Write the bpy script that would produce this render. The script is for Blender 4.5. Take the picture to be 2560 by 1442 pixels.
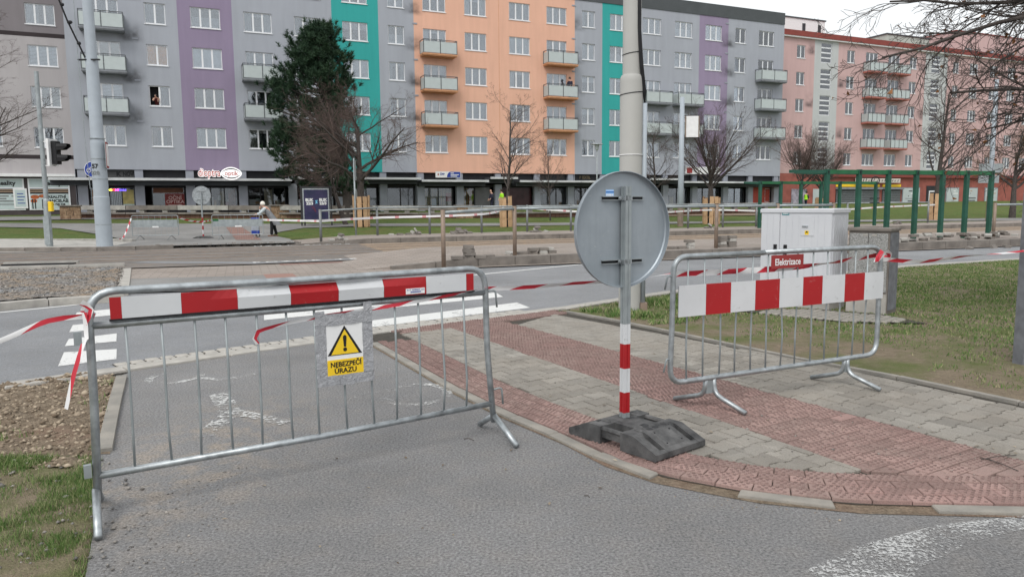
# A street with a tram stop under repair: crowd barriers on a cycle path, road, tram platforms, apartment blocks.
# World: X right, Y away from the viewer, Z up, metres.
import bpy, math, random
import numpy as np
from mathutils import Vector, Matrix, noise
R = math.radians
random.seed(11); rng = np.random.default_rng(11)
for o in list(bpy.data.objects): bpy.data.objects.remove(o)
scene = bpy.context.scene; col = scene.collection

# ---------------------------------------------------------------- camera
PITCH, ROLL = math.atan(209/1850), math.atan(-0.009)
fwd = Vector((0, math.cos(PITCH), -math.sin(PITCH))); r0 = Vector((1, 0, 0)); u0 = r0.cross(fwd)
rgt = math.cos(ROLL)*r0 + math.sin(ROLL)*u0; upv = -math.sin(ROLL)*r0 + math.cos(ROLL)*u0
cd = bpy.data.cameras.new('camera'); cam = bpy.data.objects.new('camera', cd); col.objects.link(cam)
cd.sensor_width = 36; cd.lens = 36*1850/2560; cd.clip_start = .05; cd.clip_end = 2000
Mc = Matrix((rgt, upv, -fwd)).transposed().to_4x4(); Mc.translation = (0, 0, 1.55)
cam.matrix_world = Mc; scene.camera = cam

# ---------------------------------------------------------------- sky, sun, exposure
SUN_EL, SUN_AZ = 50, 200            # azimuth clockwise from +Y: behind the viewer and to the left
w = bpy.data.worlds.new('World'); scene.world = w; w.use_nodes = True
nt = w.node_tree; nt.nodes.clear()
out = nt.nodes.new('ShaderNodeOutputWorld'); bg = nt.nodes.new('ShaderNodeBackground')
sky = nt.nodes.new('ShaderNodeTexSky'); sky.sky_type = 'NISHITA'; sky.sun_disc = False
sky.sun_elevation = R(SUN_EL); sky.sun_rotation = R(SUN_AZ); sky.dust_density = 6; sky.air_density = 1.2; sky.ozone_density = 1
hs = nt.nodes.new('ShaderNodeHueSaturation'); hs.inputs['Saturation'].default_value = .10
mx = nt.nodes.new('ShaderNodeMix'); mx.data_type = 'RGBA'; mx.inputs[0].default_value = .72   # closed cloud layer
mx.inputs[7].default_value = (8.6, 8.9, 9.1, 1)
nt.links.new(sky.outputs[0], hs.inputs['Color']); nt.links.new(hs.outputs[0], mx.inputs[6])
nt.links.new(mx.outputs[2], bg.inputs[0]); bg.inputs[1].default_value = .10
nt.links.new(bg.outputs[0], out.inputs[0])
sd = bpy.data.lights.new('sun', 'SUN'); sd.energy = 1.0; sd.angle = R(25); sd.color = (1, .97, .92)
so = bpy.data.objects.new('sun', sd); col.objects.link(so)
az, el = R(SUN_AZ), R(SUN_EL)
sdir = Vector((math.sin(az)*math.cos(el), math.cos(az)*math.cos(el), math.sin(el)))
so.rotation_euler = sdir.to_track_quat('Z', 'Y').to_euler(); so.location = (0, 0, 40)
vs = scene.view_settings; vs.view_transform = 'Standard'; vs.look = 'None'; vs.exposure = 0.52; vs.gamma = 1; vs.use_curve_mapping = False
scene.render.engine = 'CYCLES'

# ---------------------------------------------------------------- helpers
def tag(o, label=None, cat=None, group=None, kind=None):
    if label: o['label'] = label
    if cat: o['category'] = cat
    if group: o['group'] = group
    if kind: o['kind'] = kind
    return o
def empty(name, loc=(0, 0, 0), rz=0, label=None, cat=None, group=None):
    o = bpy.data.objects.new(name, None); o.empty_display_size = .1; col.objects.link(o)
    o.location = loc; o.rotation_euler = (0, 0, rz)
    return tag(o, label, cat, group)
def link(name, me, parent=None, loc=(0, 0, 0), rot=(0, 0, 0), scl=(1, 1, 1)):
    o = bpy.data.objects.new(name, me); col.objects.link(o); o.location = loc; o.rotation_euler = rot; o.scale = scl
    o.parent = parent
    return o
def copy_tree(o, parent=None):
    c = o.copy(); col.objects.link(c); c.parent = parent
    for ch in list(o.children): copy_tree(ch, c)
    return c
class MB:
    def __init__(s): s.v = []; s.f = []
    def add(s, vs_, fs):
        b = len(s.v); s.v += [tuple(p) for p in vs_]; s.f += [tuple(i+b for i in f) for f in fs]; return s
    def box(s, x0, x1, y0, y1, z0, z1):
        return s.add([(x0,y0,z0),(x1,y0,z0),(x1,y1,z0),(x0,y1,z0),(x0,y0,z1),(x1,y0,z1),(x1,y1,z1),(x0,y1,z1)],
                     [(0,3,2,1),(4,5,6,7),(0,1,5,4),(1,2,6,5),(2,3,7,6),(3,0,4,7)])
    def bevbox(s, x0, x1, y0, y1, z0, z1, b=.01):
        # box with its four upright edges and the top edge chamfered
        def ring(i, z): return [(x0+i+b,y0+i,z),(x1-i-b,y0+i,z),(x1-i,y0+i+b,z),(x1-i,y1-i-b,z),(x1-i-b,y1-i,z),(x0+i+b,y1-i,z),(x0+i,y1-i-b,z),(x0+i,y0+i+b,z)]
        vs_ = ring(0, z0)+ring(0, z1-b)+ring(b, z1); fs = [tuple(range(16, 24)), tuple(range(7, -1, -1))]
        for k in (0, 8):
            for i in range(8): fs.append((k+i, k+(i+1)%8, k+8+(i+1)%8, k+8+i))
        return s.add(vs_, fs)
    def prism(s, poly, z0, z1):
        n = len(poly)
        vs_ = [(p[0], p[1], z0) for p in poly]+[(p[0], p[1], z1) for p in poly]
        fs = [tuple(range(n-1, -1, -1)), tuple(range(n, 2*n))]+[(i, (i+1)%n, n+(i+1)%n, n+i) for i in range(n)]
        return s.add(vs_, fs)
    def tube(s, pts, r, n=8, cap=True):
        pts = [Vector(p) for p in pts]; m = len(pts); rr = r if hasattr(r, '__len__') else [r]*m
        t0 = (pts[1]-pts[0]).normalized(); a = Vector((0,0,1)) if abs(t0.z) < .9 else Vector((1,0,0))
        nx = t0.cross(a).normalized(); vs_ = []
        for i, p in enumerate(pts):
            t = (pts[min(i+1,m-1)]-pts[max(i-1,0)]).normalized()
            nx = (nx-t*nx.dot(t)).normalized(); ny = t.cross(nx)
            for k in range(n):
                q = 2*math.pi*k/n; vs_.append(p+(nx*math.cos(q)+ny*math.sin(q))*rr[i])
        fs = [(i*n+k, i*n+(k+1)%n, (i+1)*n+(k+1)%n, (i+1)*n+k) for i in range(m-1) for k in range(n)]
        if cap: fs += [tuple(range(n-1, -1, -1)), tuple(range((m-1)*n, m*n))]
        return s.add(vs_, fs)
    def lathe(s, prof, n=20, c=(0, 0)):
        m = len(prof); vs_ = [(c[0]+r*math.cos(2*math.pi*k/n), c[1]+r*math.sin(2*math.pi*k/n), z) for r, z in prof for k in range(n)]
        fs = [(i*n+k, i*n+(k+1)%n, (i+1)*n+(k+1)%n, (i+1)*n+k) for i in range(m-1) for k in range(n)]
        fs += [tuple(range(n-1, -1, -1)), tuple(range((m-1)*n, m*n))]
        return s.add(vs_, fs)
    def mesh(s, name, mat=None, smooth=False):
        me = bpy.data.meshes.new(name); me.from_pydata(s.v, [], s.f)
        if mat: me.materials.append(mat)
        if smooth: me.polygons.foreach_set('use_smooth', [True]*len(me.polygons))
        me.update(); return me
    def build(s, name, mat, parent=None, smooth=False, **k):
        return link(name, s.mesh(name, mat, smooth), parent, **k)
def smooth_angle(o, deg=40):
    me = o.data; me.polygons.foreach_set('use_smooth', [True]*len(me.polygons))
    try: me.set_sharp_from_angle(angle=R(deg))
    except Exception: pass
    return o
def bent(pts, rad, k=5):
    """rounds the corners of a polyline"""
    pts = [Vector(p) for p in pts]; o = [pts[0]]
    for a, b, c in zip(pts, pts[1:], pts[2:]):
        d1 = (a-b).normalized(); d2 = (c-b).normalized(); h = min(rad, (a-b).length*.49, (c-b).length*.49)
        p, q = b+d1*h, b+d2*h
        for i in range(k+1):
            t = i/k; o.append(p*(1-t)**2+b*2*t*(1-t)+q*t*t)
    return o+[pts[-1]]
def inside(px, py, poly):
    r = np.zeros(len(px), bool); n = len(poly); j = n-1
    for i in range(n):
        xi, yi = poly[i][:2]; xj, yj = poly[j][:2]
        c = ((yi > py) != (yj > py)) & (px < (xj-xi)*(py-yi)/(yj-yi+1e-12)+xi); r ^= c; j = i
    return r
def npmesh(name, verts, faces, mat, smooth=False):
    """fast mesh from numpy arrays, faces all of one size"""
    verts = np.asarray(verts, np.float32); faces = np.asarray(faces, np.int32); k = faces.shape[1]
    me = bpy.data.meshes.new(name); me.vertices.add(len(verts)); me.vertices.foreach_set('co', verts.ravel())
    me.loops.add(faces.size); me.loops.foreach_set('vertex_index', faces.ravel())
    me.polygons.add(len(faces)); me.polygons.foreach_set('loop_start', np.arange(0, faces.size, k, dtype=np.int32))
    me.polygons.foreach_set('loop_total', np.full(len(faces), k, np.int32))
    if smooth: me.polygons.foreach_set('use_smooth', np.ones(len(faces), bool))
    me.materials.append(mat); me.update(calc_edges=True); return me

# ---------------------------------------------------------------- materials
class NB:
    """small node-tree builder"""
    def __init__(s, name):
        s.m = bpy.data.materials.new(name); s.m.use_nodes = True; s.t = s.m.node_tree; s.t.nodes.clear()
        s.o = s.n('ShaderNodeOutputMaterial'); s.b = s.n('ShaderNodeBsdfPrincipled'); s.l(s.b.outputs[0], s.o.inputs[0])
        s._c = None
    def n(s, t, **k):
        x = s.t.nodes.new(t)
        for a, v in k.items(): setattr(x, a, v)
        return x
    def l(s, a, b): s.t.links.new(a, b)
    def co(s, which='Object'):
        if not s._c: s._c = s.n('ShaderNodeTexCoord')
        return s._c.outputs[which]
    def noise(s, scale, detail=3, rough=.55, co=None, dist=0):
        x = s.n('ShaderNodeTexNoise'); x.inputs['Scale'].default_value = scale; x.inputs['Detail'].default_value = detail
        x.inputs['Roughness'].default_value = rough; x.inputs['Distortion'].default_value = dist
        s.l(co or s.co(), x.inputs['Vector']); return x.outputs['Fac']
    def ramp(s, fac, a, b, ca=(0,0,0,1), cb=(1,1,1,1)):
        x = s.n('ShaderNodeValToRGB'); x.color_ramp.elements[0].position = a; x.color_ramp.elements[1].position = b
        x.color_ramp.elements[0].color = ca; x.color_ramp.elements[1].color = cb; s.l(fac, x.inputs[0]); return x.outputs[0]
    def mix(s, fac, a, b, mode='MIX'):
        x = s.n('ShaderNodeMix', data_type='RGBA', blend_type=mode)
        for v, i in ((fac, 0), (a, 6), (b, 7)):
            if hasattr(v, 'links'): s.l(v, x.inputs[i])
            elif i == 0: x.inputs[0].default_value = v
            else: x.inputs[i].default_value = tuple(v)+((1,) if len(v) == 3 else ())
        return x.outputs[2]
    def math(s, op, a, b=0., clamp=False):
        x = s.n('ShaderNodeMath', operation=op); x.use_clamp = clamp
        for v, i in ((a, 0), (b, 1)):
            if hasattr(v, 'links'): s.l(v, x.inputs[i])
            else: x.inputs[i].default_value = v
        return x.outputs[0]
    def maprange(s, v, a, b, c, d):
        x = s.n('ShaderNodeMapRange'); x.interpolation_type = 'SMOOTHSTEP'
        for i, q in enumerate((a, b, c, d)): x.inputs[i+1].default_value = q
        s.l(v, x.inputs[0]); return x.outputs[0]
    def set(s, color=None, rough=None, metal=None, spec=None):
        if color is not None:
            if hasattr(color, 'links'): s.l(color, s.b.inputs['Base Color'])
            else: s.b.inputs['Base Color'].default_value = tuple(color)+(1,)
        if rough is not None:
            if hasattr(rough, 'links'): s.l(rough, s.b.inputs['Roughness'])
            else: s.b.inputs['Roughness'].default_value = rough
        if metal is not None: s.b.inputs['Metallic'].default_value = metal
        if spec is not None: s.b.inputs['Specular IOR Level'].default_value = spec
        return s
    def bump(s, h, strength=.3, dist=.01):
        x = s.n('ShaderNodeBump'); x.inputs['Strength'].default_value = strength; x.inputs['Distance'].default_value = dist
        s.l(h, x.inputs['Height']); s.l(x.outputs[0], s.b.inputs['Normal']); return s
def sc(c, k): return tuple(min(1, x*k) for x in c)
def mat(name, c, rough=.7, var=.18, scale=6, metal=0, spec=.35, bump=0, bscale=60, c2=None, fine=0, fscale=150):
    b = NB(name); n1 = b.noise(scale, 4)
    cc = b.mix(b.ramp(n1, .3, .7), sc(c, 1-var), c2 or sc(c, 1+var))
    if fine: cc = b.mix(b.ramp(b.noise(fscale, 2), .35, .65), cc, b.mix(1., cc, (1+fine,)*3, 'MULTIPLY'), 'MIX') if fine > 0 else cc
    b.set(cc, rough, metal, spec)
    if bump: b.bump(b.noise(bscale, 3), bump)
    return b.m
def stucco(name, c, soot=()):
    """painted render with rain streaks; soot = ((s, z of a gas vent, pitch), ...)"""
    b = NB(name); xyz = b.n('ShaderNodeSeparateXYZ'); b.l(b.co(), xyz.inputs[0])
    mp = b.n('ShaderNodeMapping'); mp.inputs['Scale'].default_value = (2.2, 1, .25); b.l(b.co(), mp.inputs[0])
    st = b.noise(1, 5, .6, mp.outputs[0]); pa = b.noise(.35, 4)
    cc = b.mix(b.ramp(st, .35, .75), sc(c, 1.02), sc(c, .92)); cc = b.mix(b.ramp(pa, .3, .7), cc, b.mix(1., cc, (.93, .93, .93), 'MULTIPLY'))
    for s0, z0, pitch in soot:
        dx = b.maprange(b.math('ABSOLUTE', b.math('SUBTRACT', xyz.outputs[0], s0)), .1, 1.15, 1, 0)
        dz = b.math('WRAP', b.math('SUBTRACT', xyz.outputs[2], z0-.35)); dz.node.inputs[1].default_value = pitch; dz.node.inputs[2].default_value = 0
        up = b.math('MULTIPLY', b.maprange(dz, .2, .6, 0, 1), b.maprange(dz, .6, 2.1, 1, 0))
        m = b.math('MULTIPLY', b.math('MULTIPLY', dx, up), b.math('MULTIPLY', b.ramp(b.noise(1.1, 4), .3, .62), b.math('GREATER_THAN', xyz.outputs[2], 6.9)))
        cc = b.mix(b.math('MULTIPLY', m, .8), cc, (.035, .033, .035))
    b.set(cc, .9, 0, .2); b.bump(b.noise(60, 2), .15, .01); return b.m
def emit(name, c, k):
    b = NB(name); b.set((0, 0, 0), .5); b.b.inputs['Emission Color'].default_value = tuple(c)+(1,); b.b.inputs['Emission Strength'].default_value = k; return b.m

M = {}
def asphalt(name, c, warm=(.20,.185,.165), dirt=.25, fine=1., sandy=False):
    b = NB(name); big = b.noise(.55, 5, .6); mid = b.noise(5, 3); f1 = b.noise(70, 4, .75); vo = b.n('ShaderNodeTexVoronoi')
    vo.inputs['Scale'].default_value = 120; b.l(b.co(), vo.inputs['Vector'])
    cc = b.mix(b.ramp(big, .32, .7), sc(c, .78), sc(c, 1.12)); cc = b.mix(b.math('MULTIPLY', b.ramp(mid, .45, .7), dirt), cc, warm)
    if sandy:       # sand washed onto the path from the dug verge on the left, tyre-polished darker lane in the middle
        xyz = b.n('ShaderNodeSeparateXYZ'); b.l(b.co(), xyz.inputs[0]); dx = b.math('MULTIPLY', b.math('ADD', xyz.outputs[0], 2.0), 1.1); dy = b.math('MULTIPLY', b.math('SUBTRACT', xyz.outputs[1], 4.5), .55)
        dd = b.math('SQRT', b.math('ADD', b.math('MULTIPLY', dx, dx), b.math('MULTIPLY', dy, dy))); sm = b.math('MULTIPLY', b.maprange(dd, .15, 1.15, 1, 0), b.ramp(b.noise(4.5, 6, .7), .46, .62))
        cc = b.mix(b.math('MULTIPLY', sm, .55), cc, (.34, .28, .22)); cc = b.mix(b.math('MULTIPLY', b.ramp(b.noise(14, 5, .7), .66, .72), .35), cc, (.09, .085, .08))
    cc = b.mix(b.ramp(f1, .33, .66), b.mix(1., cc, (1-.55*fine,)*3, 'MULTIPLY'), b.mix(1., cc, (1+.5*fine,)*3, 'MULTIPLY'))
    sepc = b.n('ShaderNodeSeparateColor'); b.l(vo.outputs['Color'], sepc.inputs[0])
    gr = b.math('MULTIPLY', b.math('GREATER_THAN', sepc.outputs[0], .93), b.math('LESS_THAN', vo.outputs['Distance'], .28))
    cc = b.mix(b.math('MULTIPLY', gr, .5), cc, (.42, .41, .39)); b.set(cc, .9, 0, .3); b.bump(f1, .7, .015); return b.m
M['path_asphalt'] = asphalt('path_asphalt', (.203, .200, .201), (.25, .225, .20), .22, 1., True)
M['road_asphalt'] = asphalt('road_asphalt', (.225, .229, .240), (.23, .22, .205), .2, .6); M['road_asphalt'].node_tree.nodes['Principled BSDF'].inputs['Roughness'].default_value = .62
M['far_asphalt'] = asphalt('far_asphalt', (.23, .225, .22), (.24, .22, .19), .3, .4)
M['track_asphalt'] = asphalt('track_asphalt', (.17, .155, .145), (.24, .185, .14), .6, .5)
M['track_dirt'] = asphalt('track_dirt', (.25, .20, .155), (.34, .24, .155), .8, .6)
M['concrete'] = mat('concrete', (.36, .345, .32), .9, .22, 3, bump=.3, bscale=50)
M['concrete_dark'] = mat('concrete_dark', (.185, .165, .148), .9, .3, 2.5, bump=.3, bscale=40)
M['kerb_stone'] = mat('kerb_stone', (.37, .35, .32), .9, .2, 5, bump=.4, bscale=70)
def paver(name, c, dirt):
    """concrete block: tone differs from block to block, world-wide dust patches, fine grit"""
    b = NB(name); oi = b.n('ShaderNodeObjectInfo'); gi = b.n('ShaderNodeNewGeometry'); pos = gi.outputs['Position']
    cc = b.mix(oi.outputs['Random'], sc(c, .80), sc(c, 1.16)); vo = b.n('ShaderNodeTexVoronoi'); vo.inputs['Scale'].default_value = 5.5; b.l(pos, vo.inputs['Vector'])
    sv = b.n('ShaderNodeSeparateColor'); b.l(vo.outputs['Color'], sv.inputs[0]); cc = b.mix(sv.outputs[0], b.mix(1., cc, (.88,)*3, 'MULTIPLY'), b.mix(1., cc, (1.08,)*3, 'MULTIPLY')); cc = b.mix(b.math('MULTIPLY', b.ramp(b.noise(1.1, 6, .65, pos), .40, .68), .55), cc, dirt)
    f = b.noise(150, 4, .7, pos); cc = b.mix(b.ramp(f, .3, .7), b.mix(1., cc, (.74,)*3, 'MULTIPLY'), b.mix(1., cc, (1.22,)*3, 'MULTIPLY')); cc = b.mix(b.math('MULTIPLY', b.ramp(b.noise(26, 3, .6, pos), .64, .7), .4), cc, (.10, .085, .07))
    b.set(cc, .92, 0, .2); b.bump(f, .35, .008); return b.m
M['paver_grey'] = paver('paver_grey', (.255, .238, .213), (.255, .225, .19)); M['paver_red'] = paver('paver_red', (.295, .192, .174), (.265, .215, .188))
M['edging'] = mat('edging', (.25, .24, .22), .92, .25, 5, c2=(.31, .285, .25), bump=.4, bscale=70)
M['joint'] = mat('joint', (.05, .044, .036), .95, .3, 20)
M['galv'] = mat('galv', (.36, .385, .40), .45, .28, 16, metal=.75, spec=.5, bump=.1, bscale=30)
M['galv_dull'] = mat('galv_dull', (.31, .34, .35), .55, .16, 7, metal=.5, spec=.5)
M['steel_paint'] = mat('steel_paint', (.34, .38, .42), .5, .06, 3, spec=.4)
M['post_steel'] = mat('post_steel', (.20, .21, .21), .5, .15, 5, metal=.4)
M['post_rusty'] = mat('post_rusty', (.25, .19, .15), .6, .2, 4, metal=.3)
M['cream'] = mat('cream', (.40, .395, .375), .6, .05, 2)
M['black'] = mat('black', (.012, .012, .014), .5, .3, 8)
M['rubber'] = mat('rubber', (.05, .051, .054), .75, .45, 9, c2=(.12, .118, .118), bump=.4, bscale=60)
M['white_frame'] = mat('white_frame', (.74, .75, .77), .45, .04, 2)
M['white'] = mat('white', (.72, .72, .72), .6, .06, 5)
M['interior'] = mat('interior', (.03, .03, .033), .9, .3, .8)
M['green'] = mat('green', (.016, .078, .052), .5, .25, 2)
M['green_beam'] = mat('green_beam', (.015, .115, .045), .5, .25, 2)
M['wood_new'] = mat('wood_new', (.48, .28, .15), .75, .3, 3, c2=(.60, .40, .24))
M['wood_grey'] = mat('wood_grey', (.16, .165, .18), .85, .25, 8, bump=.3, bscale=25)
M['bark'] = mat('bark', (.068, .057, .052), .9, .35, 12)
M['twig'] = mat('twig', (.085, .062, .055), .9, .35, 6)
M['twig_red'] = mat('twig_red', (.105, .075, .066), .9, .35, 3)
M['yellow'] = mat('yellow', (.80, .53, .02), .5, .05, 4)
M['blue'] = mat('blue', (.02, .05, .28), .5, .1, 4)
M['red_dark'] = mat('red_dark', (.27, .03, .03), .55, .12, 4)
M['paint_black'] = mat('paint_black', (.012, .012, .012), .5, .1, 5)
M['skin'] = mat('skin', (.55, .33, .25), .6, .08, 8)
def scuffed(name, c, wear, k=.35):
    b = NB(name); n = b.noise(9, 8, .75, dist=1.2); n2 = b.noise(55, 3)
    cc = b.mix(b.ramp(b.noise(3, 3), .3, .7), sc(c, .92), sc(c, 1.05))
    cc = b.mix(b.math('MULTIPLY', b.ramp(n, .60, .66), k), cc, wear); cc = b.mix(b.math('MULTIPLY', b.ramp(n2, .70, .74), k), cc, wear)
    b.set(cc, .42, 0, .4); return b.m
M['panel_red'] = scuffed('panel_red', (.35, .009, .013), (.40, .17, .16), .5)
M['panel_white'] = scuffed('panel_white', (.56, .57, .585), (.24, .23, .22), .45)
def pane_mat(name, tint=(.92, .95, .96), refl=.13):
    b = NB(name); b.t.nodes.remove(b.b); tr = b.n('ShaderNodeBsdfTransparent'); tr.inputs[0].default_value = tint+(1,)
    gl = b.n('ShaderNodeBsdfGlossy'); gl.inputs['Roughness'].default_value = .03; gl.inputs[0].default_value = (.92, .95, 1, 1)
    lw = b.n('ShaderNodeFresnel'); lw.inputs[0].default_value = 1.5; f = b.math('ADD', lw.outputs[0], refl, True)
    ms = b.n('ShaderNodeMixShader'); b.l(f, ms.inputs[0]); b.l(tr.outputs[0], ms.inputs[1]); b.l(gl.outputs[0], ms.inputs[2]); b.l(ms.outputs[0], b.o.inputs[0]); return b.m
M['pane'] = pane_mat('pane'); M['shop_pane'] = pane_mat('shop_pane', (.8, .82, .82), .05)
M['frosted'] = mat('frosted', (.43, .475, .475), .35, .07, 1.5, spec=.5)
M['worn_paint'] = None
def worn(name, lo, hi, c=(.62, .62, .61), sc1=26):
    b = NB(name); n = b.noise(sc1, 6, .7, dist=.4); n2 = b.noise(2.2, 3)
    a = b.ramp(b.math('ADD', b.math('MULTIPLY', n, .65), b.math('MULTIPLY', n2, .35)), lo, hi); b.set(c, .8, 0, .3)
    tr = b.n('ShaderNodeBsdfTransparent'); ms = b.n('ShaderNodeMixShader'); b.l(a, ms.inputs[0]); b.l(tr.outputs[0], ms.inputs[1]); b.l(b.b.outputs[0], ms.inputs[2]); b.l(ms.outputs[0], b.o.inputs[0]); return b.m
M['worn_paint'] = worn('worn_paint', .50, .62, (.52, .52, .51)); M['road_paint'] = worn('road_paint', .36, .43, (.60, .60, .59)); M['half_worn'] = worn('half_worn', .485, .57, (.52, .52, .51)); M['arrow_paint'] = worn('arrow_paint', .475, .56, (.46, .46, .455), 60)

def text(body, size, loc, mat_, parent=None, rot=(math.pi/2, 0, 0), bold=0., name='lettering', depth=.004, align='CENTER', sx=1., shear=0.):
    cu = bpy.data.curves.new('t', 'FONT'); cu.body = body; cu.size = size; cu.align_x = align; cu.align_y = 'CENTER'; cu.offset = bold; cu.extrude = depth; cu.resolution_u = 3; cu.shear = shear
    o = bpy.data.objects.new('t', cu); col.objects.link(o); dg = bpy.context.evaluated_depsgraph_get()
    me = bpy.data.meshes.new_from_object(o.evaluated_get(dg)); bpy.data.objects.remove(o); bpy.data.curves.remove(cu)
    me.materials.clear(); me.materials.append(mat_)
    return link(name, me, parent, loc, rot, (sx, 1, 1))

# frames of reference: E/N along and across the tram line; the ground climbs towards the houses beyond v = 36
ANG = R(20); E = Vector((math.cos(ANG), math.sin(ANG), 0)); NV = Vector((-math.sin(ANG), math.cos(ANG), 0))
def tz(v): return .10 if v < 36 else .10+.9*(v-36)/22
def UV(u, v, z=None):
    p = E*u+NV*v; return (p.x, p.y, tz(v) if z is None else z)
FANG = R(24.42); FORG = Vector((0, 64.937, 0))      # line of the house fronts
FD = Vector((math.cos(FANG), math.sin(FANG), 0)); FN = Vector((-math.sin(FANG), math.cos(FANG), 0))
def FP(s, off, z): p = FORG+FD*s+FN*off; return (p.x, p.y, z)

# ================================================================ SETTING: ground, roads, paths
def sheet(name, pts, m, z=None, parent=None, kind='structure'):
    vs_ = [(p[0], p[1], p[2] if z is None else z) for p in pts]
    o = MB().add(vs_, [tuple(range(len(vs_)))]).build(name, m, parent)
    # make it face up
    if o.data.polygons[0].normal.z < 0: o.data.flip_normals()
    if not parent: tag(o, kind=kind)
    return o
grass_b = NB('lawn_ground')
_g = grass_b; _n1 = _g.noise(.45, 5, .6); _n2 = _g.noise(7, 4, .65); _n3 = _g.noise(70, 3, .7)
_c = _g.mix(_g.ramp(_n2, .38, .62), (.13, .14, .05), (.19, .18, .085)); _c = _g.mix(_g.ramp(_n1, .40, .62), _c, (.19, .175, .09))
_c = _g.mix(_g.ramp(_n3, .35, .65), _c, _g.mix(1., _c, (.5, .6, .5), 'MULTIPLY')); _g.set(_c, .95, 0, .1); _g.bump(_n3, .8, .05)
M['lawn'] = _g.m
_g = NB('far_lawn'); _n1 = _g.noise(.5, 6, .7); _n2 = _g.noise(2.2, 6, .75); _n3 = _g.noise(12, 4, .75)
_c = _g.mix(_g.ramp(_n2, .35, .65), (.10, .17, .045), (.20, .24, .085)); _c = _g.mix(_g.ramp(_n1, .45, .7), _c, (.20, .19, .075))
_c = _g.mix(_g.ramp(_n3, .3, .7), _c, _g.mix(1., _c, (.6, .65, .6), 'MULTIPLY')); _g.set(_c, .95, 0, .1); _g.bump(_n3, 1., .15); M['far_lawn'] = _g.m
_g = NB('bare_soil'); _n1 = _g.noise(1.3, 5, .6); _n2 = _g.noise(14, 6, .7); _n3 = _g.noise(60, 3, .7)
_c = _g.mix(_g.ramp(_n2, .3, .7), (.165, .125, .09), (.39, .315, .235)); _c = _g.mix(_g.ramp(_n1, .50, .72), _c, (.30, .20, .15)); _c = _g.mix(_g.ramp(_n3, .3, .7), _g.mix(1., _c, (.62,)*3, 'MULTIPLY'), _c)
_g.set(_c, .95, 0, .1); _g.bump(_n2, 1., .06); M['soil'] = _g.m
_g = NB('worn_lawn'); _n1 = _g.noise(1.1, 6, .62); _n2 = _g.noise(11, 5, .7); _n3 = _g.noise(80, 3, .7)
_c = _g.mix(_g.ramp(_n2, .3, .7), (.225, .18, .13), (.35, .285, .205)); _c = _g.mix(_g.ramp(_n1, .44, .62), _c, (.165, .19, .075)); _c = _g.mix(_g.ramp(_n3, .3, .7), _g.mix(1., _c, (.65,)*3, 'MULTIPLY'), _c)
_g.set(_c, .95, 0, .1); _g.bump(_n3, .8, .04); M['worn_lawn'] = _g.m
_g = NB('gravel'); _vo = _g.n('ShaderNodeTexVoronoi'); _vo.inputs['Scale'].default_value = 16; _g.l(_g.co(), _vo.inputs['Vector'])
_sp = _g.n('ShaderNodeSeparateColor'); _g.l(_vo.outputs['Color'], _sp.inputs[0]); _c = _g.mix(_sp.outputs[0], (.12, .12, .125), (.30, .29, .28)); _c = _g.mix(_g.ramp(_g.noise(.9, 6, .65), .42, .58), _c, (.25, .195, .145))
_g.set(_c, .9, 0, .2); _g.bump(_vo.outputs['Distance'], 1., .04); M['gravel'] = _g.m
def tiles(name, c, bw, bh, rotz, mortar=.1, var=.15):
    b = NB(name); mp = b.n('ShaderNodeMapping'); mp.inputs['Rotation'].default_value = (0, 0, rotz); b.l(b.co(), mp.inputs[0])
    br = b.n('ShaderNodeTexBrick'); b.l(mp.outputs[0], br.inputs['Vector']); br.inputs['Scale'].default_value = 1
    br.inputs['Brick Width'].default_value = bw; br.inputs['Row Height'].default_value = bh; br.inputs['Mortar Size'].default_value = mortar*bh
    br.inputs['Color1'].default_value = sc(c, 1-var)+(1,); br.inputs['Color2'].default_value = sc(c, 1+var)+(1,); br.inputs['Mortar'].default_value = sc(c, .72)+(1,)
    cc = b.mix(b.ramp(b.noise(.8, 5), .3, .7), br.outputs[0], b.mix(1., br.outputs[0], (.84, .82, .8), 'MULTIPLY')); b.set(cc, .9, 0, .2); return b.m
M['platform_tiles'] = tiles('platform_tiles', (.30, .262, .235), .4, .2, -ANG, .07, .1)
M['red_tiles'] = tiles('red_tiles', (.30, .19, .165), .2, .1, -ANG, .2)
def ribs(name, c, rotz, pitch=.1):
    b = NB(name); mp = b.n('ShaderNodeMapping'); mp.inputs['Rotation'].default_value = (0, 0, rotz); b.l(b.co(), mp.inputs[0])
    wv = b.n('ShaderNodeTexWave'); wv.inputs['Scale'].default_value = .314/pitch; b.l(mp.outputs[0], wv.inputs[0])
    b.set(b.mix(b.ramp(wv.outputs['Fac'], .35, .65), sc(c, .55), c), .9, 0, .2); b.bump(wv.outputs['Fac'], .8, .02); return b.m
M['tactile_ribs'] = ribs('tactile_ribs', (.36, .22, .185), R(41), .16)

GZ = -.30
sheet('ground', [(-500, -300), (500, -300), (500, 900), (-500, 900)], M['far_asphalt'], GZ)

# --- near road
KERB = [(-9.0, 2.3), (-4.582, 6.478), (-3.987, 7.018), (-2.344, 8.533), (-1.261, 9.576), (0.290, 10.724), (2.607, 12.946), (9.360, 17.781), (13.822, 19.919), (24.0, 24.2), (60.0, 38.0)]
road = sheet('road', [(-12, -2), (-9.0, 2.3)]+KERB[1:]+[(60, 50), (20, 30), (10, 26), (-2, 21.5), (-9, 19), (-20, 15), (-30, 8)], M['road_asphalt'], -.02)
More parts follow.
